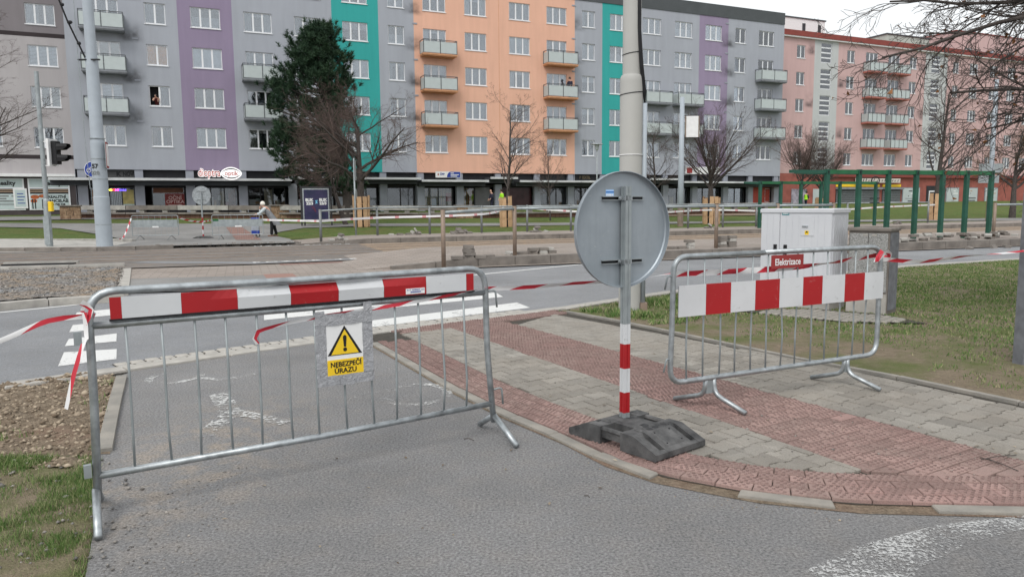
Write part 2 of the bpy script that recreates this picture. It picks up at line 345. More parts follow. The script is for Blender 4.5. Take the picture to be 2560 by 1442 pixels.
# --- cycle path the viewer stands on
EDGE = [(-1.612, 8.247), (-0.509, 6.048), (-0.097, 5.328), (0.342, 4.672), (0.562, 4.258), (0.797, 3.996), (0.991, 3.875), (1.282, 3.704), (1.739, 3.568), (2.52, 3.5), (3.6, 3.47), (6.0, 3.45)]
PATH_L = [(-3.667, 6.674), (-2.649, 4.596), (-2.10, 3.56), (-1.78, 2.9), (-1.35, 1.9), (-.9, .5), (-.5, -3)]
PATH = [EDGE[0]]+EDGE[1:]+[(6, -3)]+PATH_L[::-1]+[(-3.644, 6.953), (-2.276, 8.279)]
sheet('cycle_path', PATH, M['path_asphalt'], 0)
def offset_line(pts, d):
    o = []; n = len(pts)
    for i in range(n):
        a = Vector(pts[max(i-1, 0)][:2]); b = Vector(pts[min(i+1, n-1)][:2]); t = (b-a).normalized(); o.append((pts[i][0]-t.y*d, pts[i][1]+t.x*d))
    return o
def resample(pts, step):
    P = [Vector(p[:2]) for p in pts]; L = [0.]
    for a, b in zip(P, P[1:]): L.append(L[-1]+(b-a).length)
    n = max(1, round(L[-1]/step)); o = []; k = 0
    for i in range(n+1):
        d = L[-1]*i/n
        while k < len(P)-2 and L[k+1] < d: k += 1
        t = (d-L[k])/max(1e-9, L[k+1]-L[k]); o.append(tuple(P[k].lerp(P[k+1], t)))
    return o
def stone_run(parent, name, line, d0, d1, z0, z1, step, m, gap=.006, jit=.004, skip=(), bev=.012):
    """stones laid end to end along a line, between the offsets d0 and d1"""
    pts = resample(line, step); A = offset_line(pts, d0); B = offset_line(pts, d1); made = []
    for i in range(len(pts)-1):
        if i in skip: continue
        a, b, c, d = (Vector(q) for q in (A[i], A[i+1], B[i+1], B[i])); t = (b-a).normalized()*gap
        a, b, c, d = a+t, b-t, c-t, d+t; ctr = (a+b+c+d)/4; q = [(p-ctr) for p in (a, b, c, d)]
        ar = sum(q[k].x*q[(k+1)%4].y-q[(k+1)%4].x*q[k].y for k in range(4))
        if ar < 0: q = q[::-1]
        dz = random.uniform(-jit, jit); top = [p*(1-bev/max(p.length, .03)) for p in q]; mb = MB()
        vs_ = [(p.x, p.y, z0-z1) for p in q]+[(p.x, p.y, -bev) for p in q]+[(p.x, p.y, 0) for p in top]
        fs = [(8, 9, 10, 11)]+[(k, (k+1)%4, 4+(k+1)%4, 4+k) for k in range(4)]+[(4+k, 4+(k+1)%4, 8+(k+1)%4, 8+k) for k in range(4)]
        o = mb.add(vs_, fs).build(name, m, parent, loc=(ctr.x, ctr.y, z1+dz)); o.rotation_euler = (random.uniform(-jit, jit), random.uniform(-jit, jit), 0); made.append(o)
    return made
# flush kerb between road and footway, with a gutter of small setts on the road side
kb = sheet('kerb', [(p[0], p[1]) for p in offset_line(KERB[1:9], .0)]+offset_line(KERB[1:9], -.24)[::-1], M['joint'], -.012)
stone_run(kb, 'kerb_stone', KERB[1:9], -.005, -.225, -.15, .012, 1.0, M['kerb_stone'])
GUT = [(-3.856, 7.137), (-2.344, 8.533), (-1.261, 9.576), (0.290, 10.724)]
gt = sheet('gutter', offset_line(GUT, .01)+offset_line(GUT, .30)[::-1], M['joint'], -.016)
stone_run(gt, 'sett', GUT, .02, .15, -.1, -.004, .17, M['concrete'], .012, .006, bev=.015); stone_run(gt, 'sett', GUT, .16, .29, -.1, -.006, .15, M['kerb_stone'], .012, .006, bev=.015)
# narrow kerb along the cycle path; several stones are missing
ek = sheet('path_edging', offset_line(EDGE, -.02)+offset_line(EDGE, .10)[::-1], M['soil'], .003)
stone_run(ek, 'edging_stone', EDGE, .0, .085, -.15, .018, .48, M['edging'], .004, .003, skip=(10, 12), bev=.006)
lk = sheet('left_edging', [(-3.611, 6.671), (-3.716, 6.675), (-2.653, 4.558), (-2.563, 4.555)], M['soil'], .003)
stone_run(lk, 'edging_stone', [(-3.611, 6.671), (-3.248, 5.887), (-2.885, 5.116), (-2.627, 4.580)], -.03, .06, -.15, .03, .75, M['edging'], .006, .006, bev=.006)

# --- footway of laid blocks
PDIR = Vector((3.15, -5.21)).normalized(); QDIR = Vector((-PDIR.y, PDIR.x))    # along the path / across it
def clip(poly, conv):
    out_ = poly
    for i in range(len(conv)):
        a, b = conv[i], conv[(i+1) % len(conv)]; ex, ey = b[0]-a[0], b[1]-a[1]; inp = out_; out_ = []
        if not inp: return []
        sgn = [ex*(p[1]-a[1])-ey*(p[0]-a[0]) for p in inp]
        for k in range(len(inp)):
            p, q, sp_, sq = inp[k], inp[(k+1) % len(inp)], sgn[k], sgn[(k+1) % len(inp)]
            if sp_ >= 0: out_.append(p)
            if (sp_ >= 0) != (sq >= 0):
                t = sp_/(sp_-sq); out_.append((p[0]+t*(q[0]-p[0]), p[1]+t*(q[1]-p[1])))
    return out_
def area(p): return .5*sum(p[i][0]*p[(i+1)%len(p)][1]-p[(i+1)%len(p)][0]*p[i][1] for i in range(len(p)))
def ccw(p): return p if area(p) > 0 else p[::-1]
def hull(pts):
    pts = sorted(set(pts)); lo = []; hi = []
    for p in pts:
        while len(lo) > 1 and (lo[-1][0]-lo[-2][0])*(p[1]-lo[-2][1])-(lo[-1][1]-lo[-2][1])*(p[0]-lo[-2][0]) <= 0: lo.pop()
        lo.append(p)
    for p in pts[::-1]:
        while len(hi) > 1 and (hi[-1][0]-hi[-2][0])*(p[1]-hi[-2][1])-(hi[-1][1]-hi[-2][1])*(p[0]-hi[-2][0]) <= 0: hi.pop()
        hi.append(p)
    return lo[:-1]+hi[:-1]
INN = offset_line(resample(offset_line(EDGE, .09), .2), .395)                                    # inner edge of the red strip that follows the cycle path
BL = [(-0.006, 7.781), (2.015, 4.083)]; BR = [(-0.004, 9.505), (2.983, 4.270)]
def lerp2(a, b, t): return (a[0]+(b[0]-a[0])*t, a[1]+(b[1]-a[1])*t)
BL0, BR0 = lerp2(BL[0], BL[1], -.42), lerp2(BR[0], BR[1], -.10); BL1, BR1 = lerp2(*BL, 1.), lerp2(*BR, 1.02)
KIN = offset_line(KERB[1:9], -.25)                              # road side limit of the footway
RE = [(0.742, 10.495), (1.449, 9.489), (2.281, 8.013), (2.805, 7.095), (3.519, 6.078), (3.850, 5.437), (5.0, 3.9)]   # right limit
def kin_at(px): 
    for a, b in zip(KIN, KIN[1:]):
        if a[0] <= px <= b[0]: return a[1]+(b[1]-a[1])*(px-a[0])/(b[0]-a[0])
TOPW = .42
def top(px, d): return (px, kin_at(px)-d)
bed = sheet('footway', [top(-1.75, 0), EDGE[0]]+offset_line(EDGE, .085)+[(6, 3.6), (5.2, 3.9)]+RE[::-1][1:]+[top(.62, 0), top(0, 0), top(-1., 0)], M['joint'], .006)
def meet(a, b, d):
    """where the line a-b crosses the inner edge of the strip along the kerb"""
    lo, hi = -3., 1.
    for _ in range(50):
        t = (lo+hi)/2; p = lerp2(a, b, t); k = kin_at(p[0])
        if k is None or p[1] > k-d: lo = t
        else: hi = t
    return lerp2(a, b, hi)
bl_t, br_t = meet(*BL, .40), meet(*BR, .40)
in_t = meet(INN[0], INN[1], .40)
REG_G1 = ccw(hull([in_t]+[p for p in INN[1:] if p[0] < BL1[0]]+[BL1, bl_t]))
REG_G2 = ccw([br_t, BR1, (3.62, 3.95), (4.6, 3.95)]+RE[::-1][1:]+[top(.62, .40)])
REG_B = ccw([bl_t, BL1, (2.35, 3.99), (3.12, 3.97), BR1, br_t])
def hshape():
    """bone-shaped interlocking block: 200 mm along Q, 165 mm rows along P; (q, p) coordinates"""
    a, w, n = .0948, .0842, .0632
    return [(-a,-w),(-.055,-w),(-.034,-n),(.034,-n),(.055,-w),(a,-w),(a,w),(.055,w),(.034,n),(-.034,n),(-.055,w),(-a,w)]
HS = hshape()
def block_mesh(poly, m, zt=0., thick=.03, bev=.004):
    n = len(poly); c = (sum(p[0] for p in poly)/n, sum(p[1] for p in poly)/n)
    ins = [(p[0]+(c[0]-p[0])*bev/max(.02, math.dist(p, c)), p[1]+(c[1]-p[1])*bev/max(.02, math.dist(p, c))) for p in poly]
    return [(p[0], p[1], zt-thick) for p in poly]+[(p[0], p[1], zt-bev) for p in poly]+[(p[0], p[1], zt) for p in ins], \
        [tuple(range(2*n, 3*n))]+[(k*n+i, k*n+(i+1)%n, (k+1)*n+(i+1)%n, (k+1)*n+i) for k in (0, 1) for i in range(n)]
def bumps(poly, zt):
    """rows of small raised studs on a four-cornered tactile block"""
    vs_, fs = [], []; a, b, c, d = poly
    lu = math.dist(a, b); lv = math.dist(b, c); nu = max(1, round(lu/.038)); nv = max(1, round(lv/.032))
    for i in range(nu):
        for j in range(nv):
            s, t = (i+.5+(.25 if j % 2 else -.25))/nu, (j+.5)/nv
            if not .06 < s < .94: continue
            x = (a[0]*(1-s)+b[0]*s)*(1-t)+(d[0]*(1-s)+c[0]*s)*t; y = (a[1]*(1-s)+b[1]*s)*(1-t)+(d[1]*(1-s)+c[1]*s)*t
            k = len(vs_); r = .0125
            vs_ += [(x-r, y, zt-.0005), (x, y-r, zt-.0005), (x+r, y, zt-.0005), (x, y+r, zt-.0005), (x-r*.45, y, zt+.0075), (x, y-r*.45, zt+.0075), (x+r*.45, y, zt+.0075), (x, y+r*.45, zt+.0075)]
            fs += [tuple(k+4+q for q in range(4))]+[(k+q, k+(q+1)%4, k+4+(q+1)%4, k+4+q) for q in range(4)]
    return vs_, fs
grey, red = [], []                                              # (distance, polygon)
def qp2w(q, p): return (.2+QDIR.x*q+PDIR.x*p, 7.+QDIR.y*q+PDIR.y*p)
for reg, lst in ((REG_G1, grey), (REG_G2, grey)):
    for row in range(-32, 40):
        for k in range(-40, 40):
            q0, p0 = k*.2+(.1 if row % 2 else 0), row*.158
            wpoly = [qp2w(q0+a, p0+b) for a, b in HS]
            cx, cy = qp2w(q0, p0)
            if not (-2.2 < cx < 5.2 and 3.4 < cy < 11): continue
            cp = clip(ccw(wpoly), reg)
            if len(cp) > 2 and area(cp) > .0035: lst.append((math.hypot(cx, cy), cp, area(cp) > .0298, (cx, cy)))
for row in range(-40, 60):                                      # straight red band
    for k in range(-25, 25):
        q0, p0 = k*.2+(.1 if row % 2 else 0), row*.1
        cx, cy = qp2w(q0, p0)
        if not (-1.6 < cx < 3.6 and 3.6 < cy < 11): continue
        cp = clip(ccw([qp2w(q0+a, p0+b) for a, b in ((-.0955,-.0455),(.0955,-.0455),(.0955,.0455),(-.0955,.0455))]), REG_B)
        if len(cp) > 2 and area(cp) > .002: red.append((math.hypot(cx, cy), cp, len(cp) == 4, (cx, cy)))
for r_ in range(4):                                             # red strip along the cycle path, four curved courses
    ln = resample(offset_line(EDGE, .09), .2) if r_ % 2 else resample(offset_line(EDGE, .09), .2)
    if r_ % 2: ln = [lerp2(a, b, .5) for a, b in zip(ln, ln[1:])]
    a_, b_ = offset_line(ln, r_*.0975+.0055), offset_line(ln, r_*.0975+.0915)
    for i in range(len(ln)-1):
        t = .013; p = [lerp2(a_[i], a_[i+1], t), lerp2(a_[i], a_[i+1], 1-t), lerp2(b_[i], b_[i+1], 1-t), lerp2(b_[i], b_[i+1], t)]
        cx, cy = sum(q[0] for q in p)/4, sum(q[1] for q in p)/4; red.append((math.hypot(cx, cy), ccw(p), True, (cx, cy), .0025))
for r_ in range(4):                                             # red strip along the road kerb
    ln = resample([top(x, 0) for x in (-1.5, -1.2, -.8, -.4, 0, .35, .62)], .2); ln = [lerp2(a, b, .5) for a, b in zip(ln, ln[1:])] if r_ % 2 else ln
    a_, b_ = offset_line(ln, -r_*.09-.004), offset_line(ln, -r_*.09-.086)
    for i in range(len(ln)-1):
        p = [lerp2(a_[i], a_[i+1], .015), lerp2(a_[i], a_[i+1], .985), lerp2(b_[i], b_[i+1], .985), lerp2(b_[i], b_[i+1], .015)]
        cx, cy = sum(q[0] for q in p)/4, sum(q[1] for q in p)/4; red.append((math.hypot(cx, cy), ccw(p), True, (cx, cy)))
PZ = .024; M['stud_flank'] = mat('stud_flank', (.19, .128, .116), .95, .3, 8)
hv, hf = block_mesh(ccw([(QDIR.x*a+PDIR.x*b, QDIR.y*a+PDIR.y*b) for a, b in HS]), None)
whole_grey = MB().add(hv, hf).mesh('paving_block', M['paver_grey'])
def lay(lst, name, m, shared, studs, lim=295):
    lst.sort(key=lambda t: t[0]); rest = MB(); rmi = []
    def tint_flanks(o, mi):           # stud flanks get a darker red-brown than their tops
        if any(mi): o.data.materials.append(M['stud_flank']); o.data.polygons.foreach_set('material_index', mi)
    for i, (d, poly, whole, c, *ex) in enumerate(lst):
        dz = random.uniform(-.0022, .0022)+(ex[0] if ex else 0); shrink = .998
        if i < lim and whole and shared: 
            o = link(name, shared, bed, (c[0], c[1], PZ+dz)); o.rotation_euler = (random.uniform(-.006, .006), random.uniform(-.006, .006), random.uniform(-.008, .008)); continue
        n = len(poly); cc = (sum(p[0] for p in poly)/n, sum(p[1] for p in poly)/n); lp = [((p[0]-cc[0])*shrink, (p[1]-cc[1])*shrink) for p in poly]
        vs_, fs = block_mesh(lp, m); mb = MB().add(vs_, fs)
        mi = [0]*len(mb.f)
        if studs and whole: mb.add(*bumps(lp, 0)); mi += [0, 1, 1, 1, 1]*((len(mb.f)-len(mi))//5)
        if i < lim: 
            o = mb.build(name, m, bed, loc=(cc[0], cc[1], PZ+dz)); tint_flanks(o, mi); o.rotation_euler = (random.uniform(-.006, .006), random.uniform(-.006, .006), 0)
        else: rest.add([(a+cc[0], b+cc[1], z+PZ+dz) for a, b, z in mb.v], mb.f); rmi += mi
    if rest.v: o = rest.build(name+'s_beyond', m, bed); tint_flanks(o, rmi); tag(o, kind='stuff')
lay(grey, 'paving_block', M['paver_grey'], whole_grey, False)
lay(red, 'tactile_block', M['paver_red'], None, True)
# concrete edging on the right of the footway
re_ = sheet('right_edging', offset_line(RE, .02)+offset_line(RE, .10)[::-1], M['joint'], .008)
stone_run(re_, 'edging_stone', RE, .015, .075, -.12, .03, 1.0, M['edging'], .004, .003, bev=.006)

# --- rough ground on the right (worn lawn) and on the left (dug soil, lawn)
def hnoise(x, y, f, seed=0.): return noise.noise(Vector((x*f+seed, y*f-seed, seed)))
def rough_grid(name, poly, step, amp, base, m, lowpoly=None, freq=2.5, kind='structure'):
    xs = [p[0] for p in poly]; ys = [p[1] for p in poly]; nx = int((max(xs)-min(xs))/step)+2; ny = int((max(ys)-min(ys))/step)+2
    gx, gy = np.meshgrid(min(xs)+np.arange(nx)*step, min(ys)+np.arange(ny)*step); px, py = gx.ravel(), gy.ravel()
    zz = np.array([base+amp*(.6*hnoise(a, b, freq, 3.)+.4*hnoise(a, b, freq*3.3, 9.)) for a, b in zip(px, py)])
    if lowpoly is not None: zz[inside(px, py, lowpoly)] = -.06
    ok = inside(px, py, poly); idx = np.arange(nx*ny).reshape(ny, nx)
    q = np.stack([idx[:-1, :-1].ravel(), idx[:-1, 1:].ravel(), idx[1:, 1:].ravel(), idx[1:, :-1].ravel()], 1); q = q[ok[q].all(1)]
    return tag(link(name, npmesh(name, np.stack([px, py, zz], 1), q, m, True)), kind=kind)
LAWN_R = [(.5, 10.75), (2.2, 12.45)]+offset_line(KERB[6:9], -.15)+[(24, 23.6), (30, 14), (14, 2), (5.0, 3.6)]+offset_line(RE, .0)[::-1]
rough_grid('worn_lawn', LAWN_R, .12, .03, -.012, M['worn_lawn'])
SOIL_L = [(-7, 4.0)]+offset_line(KERB[1:3], -.1)+[(-3.654, 6.753), (-3.525, 6.439), (-2.640, 4.557), (-2.5, 4.30), (-4.2, 4.35), (-7, 4.2)]
rough_grid('dug_soil', SOIL_L, .035, .075, .0, M['soil'], PATH, 4.)
LAWN_L = [(-7, 4.5), (-4.4, 4.5), (-2.3, 4.45), (-1.5, 3.2), (-.9, 1.8), (-.3, -2), (-7, -2)]
rough_grid('left_lawn', LAWN_L, .05, .035, -.002, M['worn_lawn'], PATH, 3.)

# --- road markings
for q in ([(-4.561, 7.293, -0.016), (-4.938, 8.021, -0.016), (-4.441, 8.180, -0.016), (-4.151, 7.625, -0.016)], [(-5.144, 8.379, -0.016), (-5.378, 8.850, -0.016), (-4.994, 9.224, -0.016), (-4.699, 8.658, -0.016)],
          [(-5.668, 9.348, -0.016), (-5.969, 9.937, -0.016), (-5.543, 10.261, -0.016), (-5.251, 9.699, -0.016)], [(-6.293, 10.488, -0.016), (-6.618, 11.143, -0.016), (-6.281, 11.513, -0.016), (-5.930, 10.814, -0.016)]):
    sheet('road_marking', q, M['road_paint'], None, road)
for q in ([(-3.698, 10.919, -0.016), (-0.289, 13.243, -0.016), (-0.152, 12.591, -0.016), (-3.464, 10.212, -0.016)], [(-2.347, 9.734, -0.016), (0.075, 11.843, -0.016), (0.273, 11.222, -0.016), (-2.138, 9.281, -0.016)]):
    sheet('road_marking', q, M['road_paint'], None, road)
ml = [(-7.807, 11.174, -0.016), (-7.163, 11.942, -0.016), (-6.881, 12.529, -0.016)]; sheet('road_marking', [(p[0], p[1], -.015) for p in offset_line(ml, .0)+offset_line(ml, .11)[::-1]], M['road_paint'], None, road)
ml = [(-0.807, 16.571, -0.016), (1.773, 19.186, -0.016), (7.268, 21.624, -0.016), (12.051, 23.175, -0.016), (16.801, 26.087, -0.016)]; sheet('road_marking', [(p[0], p[1], -.015) for p in offset_line(ml, .0)+offset_line(ml, .13)[::-1]], M['road_paint'], None, road)
def stroke(name, pts, wd, m, parent, z=.004):
    pts = resample(pts, .12); return sheet(name, [(p[0], p[1], z) for p in offset_line(pts, wd/2)+offset_line(pts, -wd/2)[::-1]], m, None, parent)
cp_ = bpy.data.objects['cycle_path']
def ring_pts(cx, cy, rx, ry): return [(cx+rx*math.cos(a*math.pi/10), cy+ry*math.sin(a*math.pi/10)) for a in range(21)]
stroke('path_marking', ring_pts(-3.11, 6.70, .22, .27), .07, M['worn_paint'], cp_); stroke('path_marking', ring_pts(-.80, 5.99, .26, .34), .08, M['worn_paint'], cp_)
stroke('path_marking', [(-2.864, 6.642), (-2.610, 6.555), (-2.400, 6.785)], .07, M['worn_paint'], cp_); stroke('path_marking', [(-2.018, 7.026), (-1.885, 7.109)], .09, M['worn_paint'], cp_)
stroke('path_marking', [(-1.334, 5.701), (-1.253, 6.009), (-0.967, 6.201)], .06, M['worn_paint'], cp_)
stroke('path_marking', [(-2.456, 6.051), (-2.128, 5.446)], .16, M['half_worn'], cp_, .005); stroke('path_marking', [(-2.127, 5.500), (-1.638, 5.194)], .12, M['half_worn'], cp_, .0065); stroke('path_marking', [(-2.132, 5.393), (-2.103, 4.824)], .14, M['half_worn'], cp_, .008)
sheet('path_marking', [(1.224, 2.975, 0.004), (1.567, 3.202, 0.004), (2.027, 3.404, 0.004), (2.617, 3.530, 0.004), (2.519, 3.393, 0.004), (2.094, 3.232, 0.004), (1.723, 2.991, 0.004), (1.599, 2.852, 0.004), (1.308, 2.858, 0.004)], M['arrow_paint'], None, cp_)

# --- tram island: gravel, crossing, near platform (all along the tram line)
isl = sheet('island', [UV(-14, 11.5, -.01), UV(-9.2, 13.8, -.01), UV(-2.4, 16.2, -.01), UV(1.6, 16.4, .0), UV(4.2, 16.6, .0), UV(5.2, 17.6, .01), UV(60, 18.0, .01), UV(60, 23.4, .01), UV(-40, 23.6, .01), UV(-40, 11, -.01)], M['platform_tiles'])
sheet('crossing', [(-10.095, 19.454, 0.006), (-7.228, 20.612, 0.006), (-4.626, 14.677, 0.006), (-5.025, 14.002, 0.006), (-7.211, 13.524, 0.006)], M['far_asphalt'], None, isl)
GRAV = [(-9.471, 11.429, 0.050), (-8.533, 12.240, 0.050), (-7.470, 12.706, 0.050), (-6.987, 13.077, 0.050), (-9.915, 18.911, 0.050), (-13.368, 19.282, 0.050), (-15.893, 19.304, 0.050)]
grav = rough_grid('gravel', [p[:2] for p in GRAV], .11, .07, .05, M['gravel'], None, 1.6)
ik = sheet('island_kerb', offset_line([(-8.389, 10.107, 0.090), (-8.091, 11.602, 0.090), (-7.034, 12.187, 0.090), (-6.560, 12.425, 0.090)], .01)+offset_line([(-8.389, 10.107, 0.090), (-8.091, 11.602, 0.090), (-7.034, 12.187, 0.090), (-6.560, 12.425, 0.090)], .2)[::-1], M['joint'], .0)
stone_run(ik, 'kerb_stone', [(-8.389, 10.107, 0.090), (-8.091, 11.602, 0.090), (-7.034, 12.187, 0.090), (-6.560, 12.425, 0.090)], .0, .2, -.1, .10, 1.15, M['kerb_stone'], .006, .008)
stone_run(ik, 'kerb_stone', [(-7.028, 13.247, 0.030), (-8.257, 15.713, 0.030), (-10.050, 19.288, 0.030)], -.1, .1, -.1, .035, .9, M['kerb_stone'])
stone_run(ik, 'kerb_stone', [(-15.153, 18.403, 0.100), (-12.617, 18.487, 0.100), (-11.400, 18.966, 0.100), (-10.192, 19.444, 0.050)], .0, .18, -.1, .11, 1.4, M['concrete'], .006, .008)
for q in ([(-7.196, 20.583, 0.008), (-6.501, 20.502, 0.008), (-4.267, 15.166, 0.008), (-4.784, 14.672, 0.008)], [(-4.252, 20.972, 0.008), (-3.504, 21.990, 0.008), (-2.161, 18.578, 0.008), (-2.921, 17.109, 0.008)]): sheet('tactile_strip', q, M['tactile_ribs'], None, isl)
sheet('tactile_strip', [(-6.485, 20.449, 0.012), (-3.508, 22.018, 0.012), (-3.284, 21.107, 0.012), (-6.130, 19.590, 0.012)], M['red_tiles'], None, isl)
# near platform: ramps up at its left end
def plat_z(u): return min(.22, max(.012, .012+(u-2.6)/(5.6-2.6)*.21))
def platform(name, v0, v1, us, zf, m):
    mb = MB(); n = len(us)
    vs_ = [UV(u, v0, zf(u)) for u in us]+[UV(u, v1, zf(u)) for u in us]+[UV(u, v0, -.05) for u in us]+[UV(u, v1, -.05) for u in us]
    fs = []
    for i in range(n-1): fs += [(i, i+1, n+i+1, n+i), (2*n+i, 2*n+i+1, i+1, i), (n+i, n+i+1, 3*n+i+1, 3*n+i)]
    return tag(mb.add(vs_, fs).build(name, m), kind='structure')
np_ = platform('near_platform', 18.05, 23.3, [2.6, 3.6, 4.6, 5.6, 20, 40, 70], plat_z, M['platform_tiles'])
def edge_stones(parent, v, us, zf, m, wd=.28):
    for u0_, u1_ in zip(us, us[1:]):
        z0_, z1_ = zf(u0_)+.012, zf(u1_)+.012; g = .008
        MB().add([UV(u0_+g, v, -.05), UV(u1_-g, v, -.05), UV(u1_-g, v+wd, -.05), UV(u0_+g, v+wd, -.05), UV(u0_+g, v-.004, z0_), UV(u1_-g, v-.004, z1_), UV(u1_-g, v+wd, z1_), UV(u0_+g, v+wd, z0_)],
                 [(0, 3, 2, 1), (4, 5, 6, 7), (0, 1, 5, 4), (1, 2, 6, 5), (2, 3, 7, 6), (3, 0, 4, 7)]).build('kerb_stone', m, parent)
edge_stones(np_, 17.88, [3.4, 4.5, 5.6]+[6.6+1.0*k for k in range(32)], plat_z, M['concrete_dark'])
# --- tram tracks
tk = sheet('tram_track', [UV(-45, 23.2, .03), UV(80, 23.2, .03), UV(80, 30.7, .03), UV(-45, 30.7, .03)], M['track_dirt'])
sheet('track_crossing', [UV(-45, 23.1, .036), UV(.3, 20.9, .036), UV(3.9, 21.3, .036), UV(4.6, 22.6, .036), UV(4.4, 26, .036), UV(4.4, 30.9, .036), UV(-4, 30.9, .036), UV(-12, 31.2, .036), UV(-45, 31.5, .036)], M['track_asphalt'], None, tk)
sheet('track_strip', [UV(-3., 23.0, .04), UV(.3, 21.0, .04), UV(3.8, 21.4, .04), UV(4.1, 22.0, .04), UV(.4, 21.7, .04), UV(-2.6, 23.4, .04)], M['road_asphalt'], None, tk)
for v in (24.15, 25.59, 27.45, 28.89):
    MB().box(-45, 80, -.035, .035, .0, .05).build('rail', M['post_rusty'], tk, loc=UV(0, v, .0), rot=(0, 0, ANG))
    MB().box(-45, 80, -.035, .035, .0, .044).build('rail_groove', M['black'], tk, loc=UV(0, v+.075, .0), rot=(0, 0, ANG))
for ch, px_ in zip('POZORTRAM', (0., .42, .84, 1.26, 1.68, 2.4, 2.8, 3.2, 3.6)):
    text(ch, .42, UV(.35+px_*.95, 21.45+.06*px_, .045), M['road_paint'], tk, (0, 0, ANG+R(6)), .012, 'lettering', .001, sx=1.0)
    text(ch, .42, UV(4.0-px_*.95, 30.45, .045), M['road_paint'], tk, (0, 0, ANG+math.pi), .012, 'lettering', .001, sx=1.0)
# --- far platform and the ground that climbs to the houses
def fplat_z(u): return min(.22, max(.05, .05+(u-1.8)/(5.0-1.8)*.17))
fp_ = platform('far_platform', 30.7, 34.7, [1.8, 3.4, 5.0, 20, 40, 80], fplat_z, M['platform_tiles'])
edge_stones(fp_, 30.5, [1.8, 2.9, 3.9, 5.0]+[6.2+1.2*k for k in range(45)], fplat_z, M['concrete_dark'])
def grid_uv(name, u0_, u1_, v0, v1, du, dv, m, dz=0.):
    us = np.arange(u0_, u1_+du, du); vv = np.arange(v0, v1+dv, dv); pts = [UV(float(u), float(v), tz(float(v))+dz+.02*hnoise(u, v, .5)) for v in vv for u in us]; n = len(us)
    fs = [(j*n+i, j*n+i+1, (j+1)*n+i+1, (j+1)*n+i) for j in range(len(vv)-1) for i in range(n-1)]
    return tag(link(name, npmesh(name, pts, fs, m, True)), kind='structure')
far = grid_uv('far_lawn', -70, 130, 34.6, 76, 1.0, 1.0, M['far_lawn'], .0)
def tsheet(name, pts, m, parent=None, dz=.03): return sheet(name, [(p[0], p[1], p[2]+dz) for p in pts], m, None, parent)
# asphalt area where the far barriers stand, and the path along the lawn
tsheet('far_path', [UV(-4.6, 30.6), (-16.166, 31.621, 0.100), (-19.783, 35.657, 0.275), (-24.136, 39.695, 0.491), (-27.792, 40.357, 0.568), (-36.740, 40.655, 0.704), (-39.679, 43.936, 0.871), (-29.997, 43.589, 0.723), (-15.137, 44.020, 0.531), (0.036, 45.961, 0.394), (15.973, 49.301, 0.299), (33.853, 54.113, 0.234), (42.841, 55.954, 0.179), (40.054, 52.297, 0.100), (31.959, 51.070, 0.143), (15.418, 47.578, 0.241), (0.033, 43.396, 0.295), (-8.651, 42.411, 0.379), (-11.434, 40.910, 0.360), (-11.883, 37.429, 0.232), (-11.531, 35.694, 0.161), (-9.855, 32.963, 0.100), UV(2.0, 34.3), UV(2.0, 30.6)], M['far_asphalt'], None, .035)
tsheet('house_pavement', [FP(-60, 0, tz(58)), FP(90, 0, tz(58)), FP(90, -5.5, tz(53)+.1), FP(30, -5.5, tz(53)), FP(0, -5.5, tz(53)), FP(-60, -4.0, tz(54))], M['far_asphalt'], None, .06)
tsheet('red_paving', [(-15.732, 40.916, 0.420), (-14.873, 40.978, 0.411), (-10.789, 32.033, 0.100), (-11.997, 32.257, 0.100)], M['red_tiles'], None, .045)
# torn edge where the crossing was dug out, and kerbs at the far left
rough = MB()
for k in range(150):
    u_ = random.uniform(-3.4, 2.2); v_ = 30.95+random.uniform(-.15, .3); s_ = random.uniform(.05, .16); p = UV(u_, v_, .05); a = random.uniform(0, 3)
    rough.add([(p[0]+s_*math.cos(a+q*1.57)*random.uniform(.7, 1.2), p[1]+s_*math.sin(a+q*1.57)*random.uniform(.7, 1.2), p[2]-.04) for q in range(4)]+[(p[0]+s_*.6*math.cos(a+q*1.57), p[1]+s_*.6*math.sin(a+q*1.57), p[2]+s_*random.uniform(.3, .9)) for q in range(4)], [(4, 5, 6, 7)]+[(q, (q+1)%4, 4+(q+1)%4, 4+q) for q in range(4)])
tag(rough.build('broken_asphalt', M['concrete_dark']), 'broken grey asphalt lumps along the dug edge beyond the tracks', kind='stuff')
fk = sheet('far_kerb', [UV(-20, 31.5, .05), UV(-4.2, 30.2, .05), UV(-2.2, 30.9, .05), UV(2, 31.1, .05), UV(2, 31.6, .05), UV(-20, 33.2, .05)], M['concrete'])
stone_run(fk, 'kerb_stone', [UV(-24, 33.0), UV(-8.6, 31.3), UV(-4.4, 29.7), UV(-2.4, 30.3)], 0, .25, -.02, .18, 1.3, M['concrete_dark'], .01, .006)
stone_run(fk, 'kerb_stone', [UV(-24, 40.8), UV(-10.3, 39.2), UV(-6.0, 36.6), UV(-4.4, 35.2)], 0, .2, .0, .24, 1.3, M['concrete'], .01, .006)
tsheet('verge', [UV(-30, 33.6), UV(-9, 31.8), UV(-4.6, 30.3), UV(-4.0, 35.0), UV(-6.2, 36.5), UV(-10.5, 39.1), UV(-30, 41.5)], M['concrete'], None, .02)
# dug earth along the house-side lawn
tsheet('flower_bed', [(-8.632, 50.374, 0.685), (18.905, 56.507, 0.535), (20.151, 60.249, 0.661), (4.750, 54.625, 0.661), (-8.960, 52.307, 0.763)], M['soil'], None, .05)

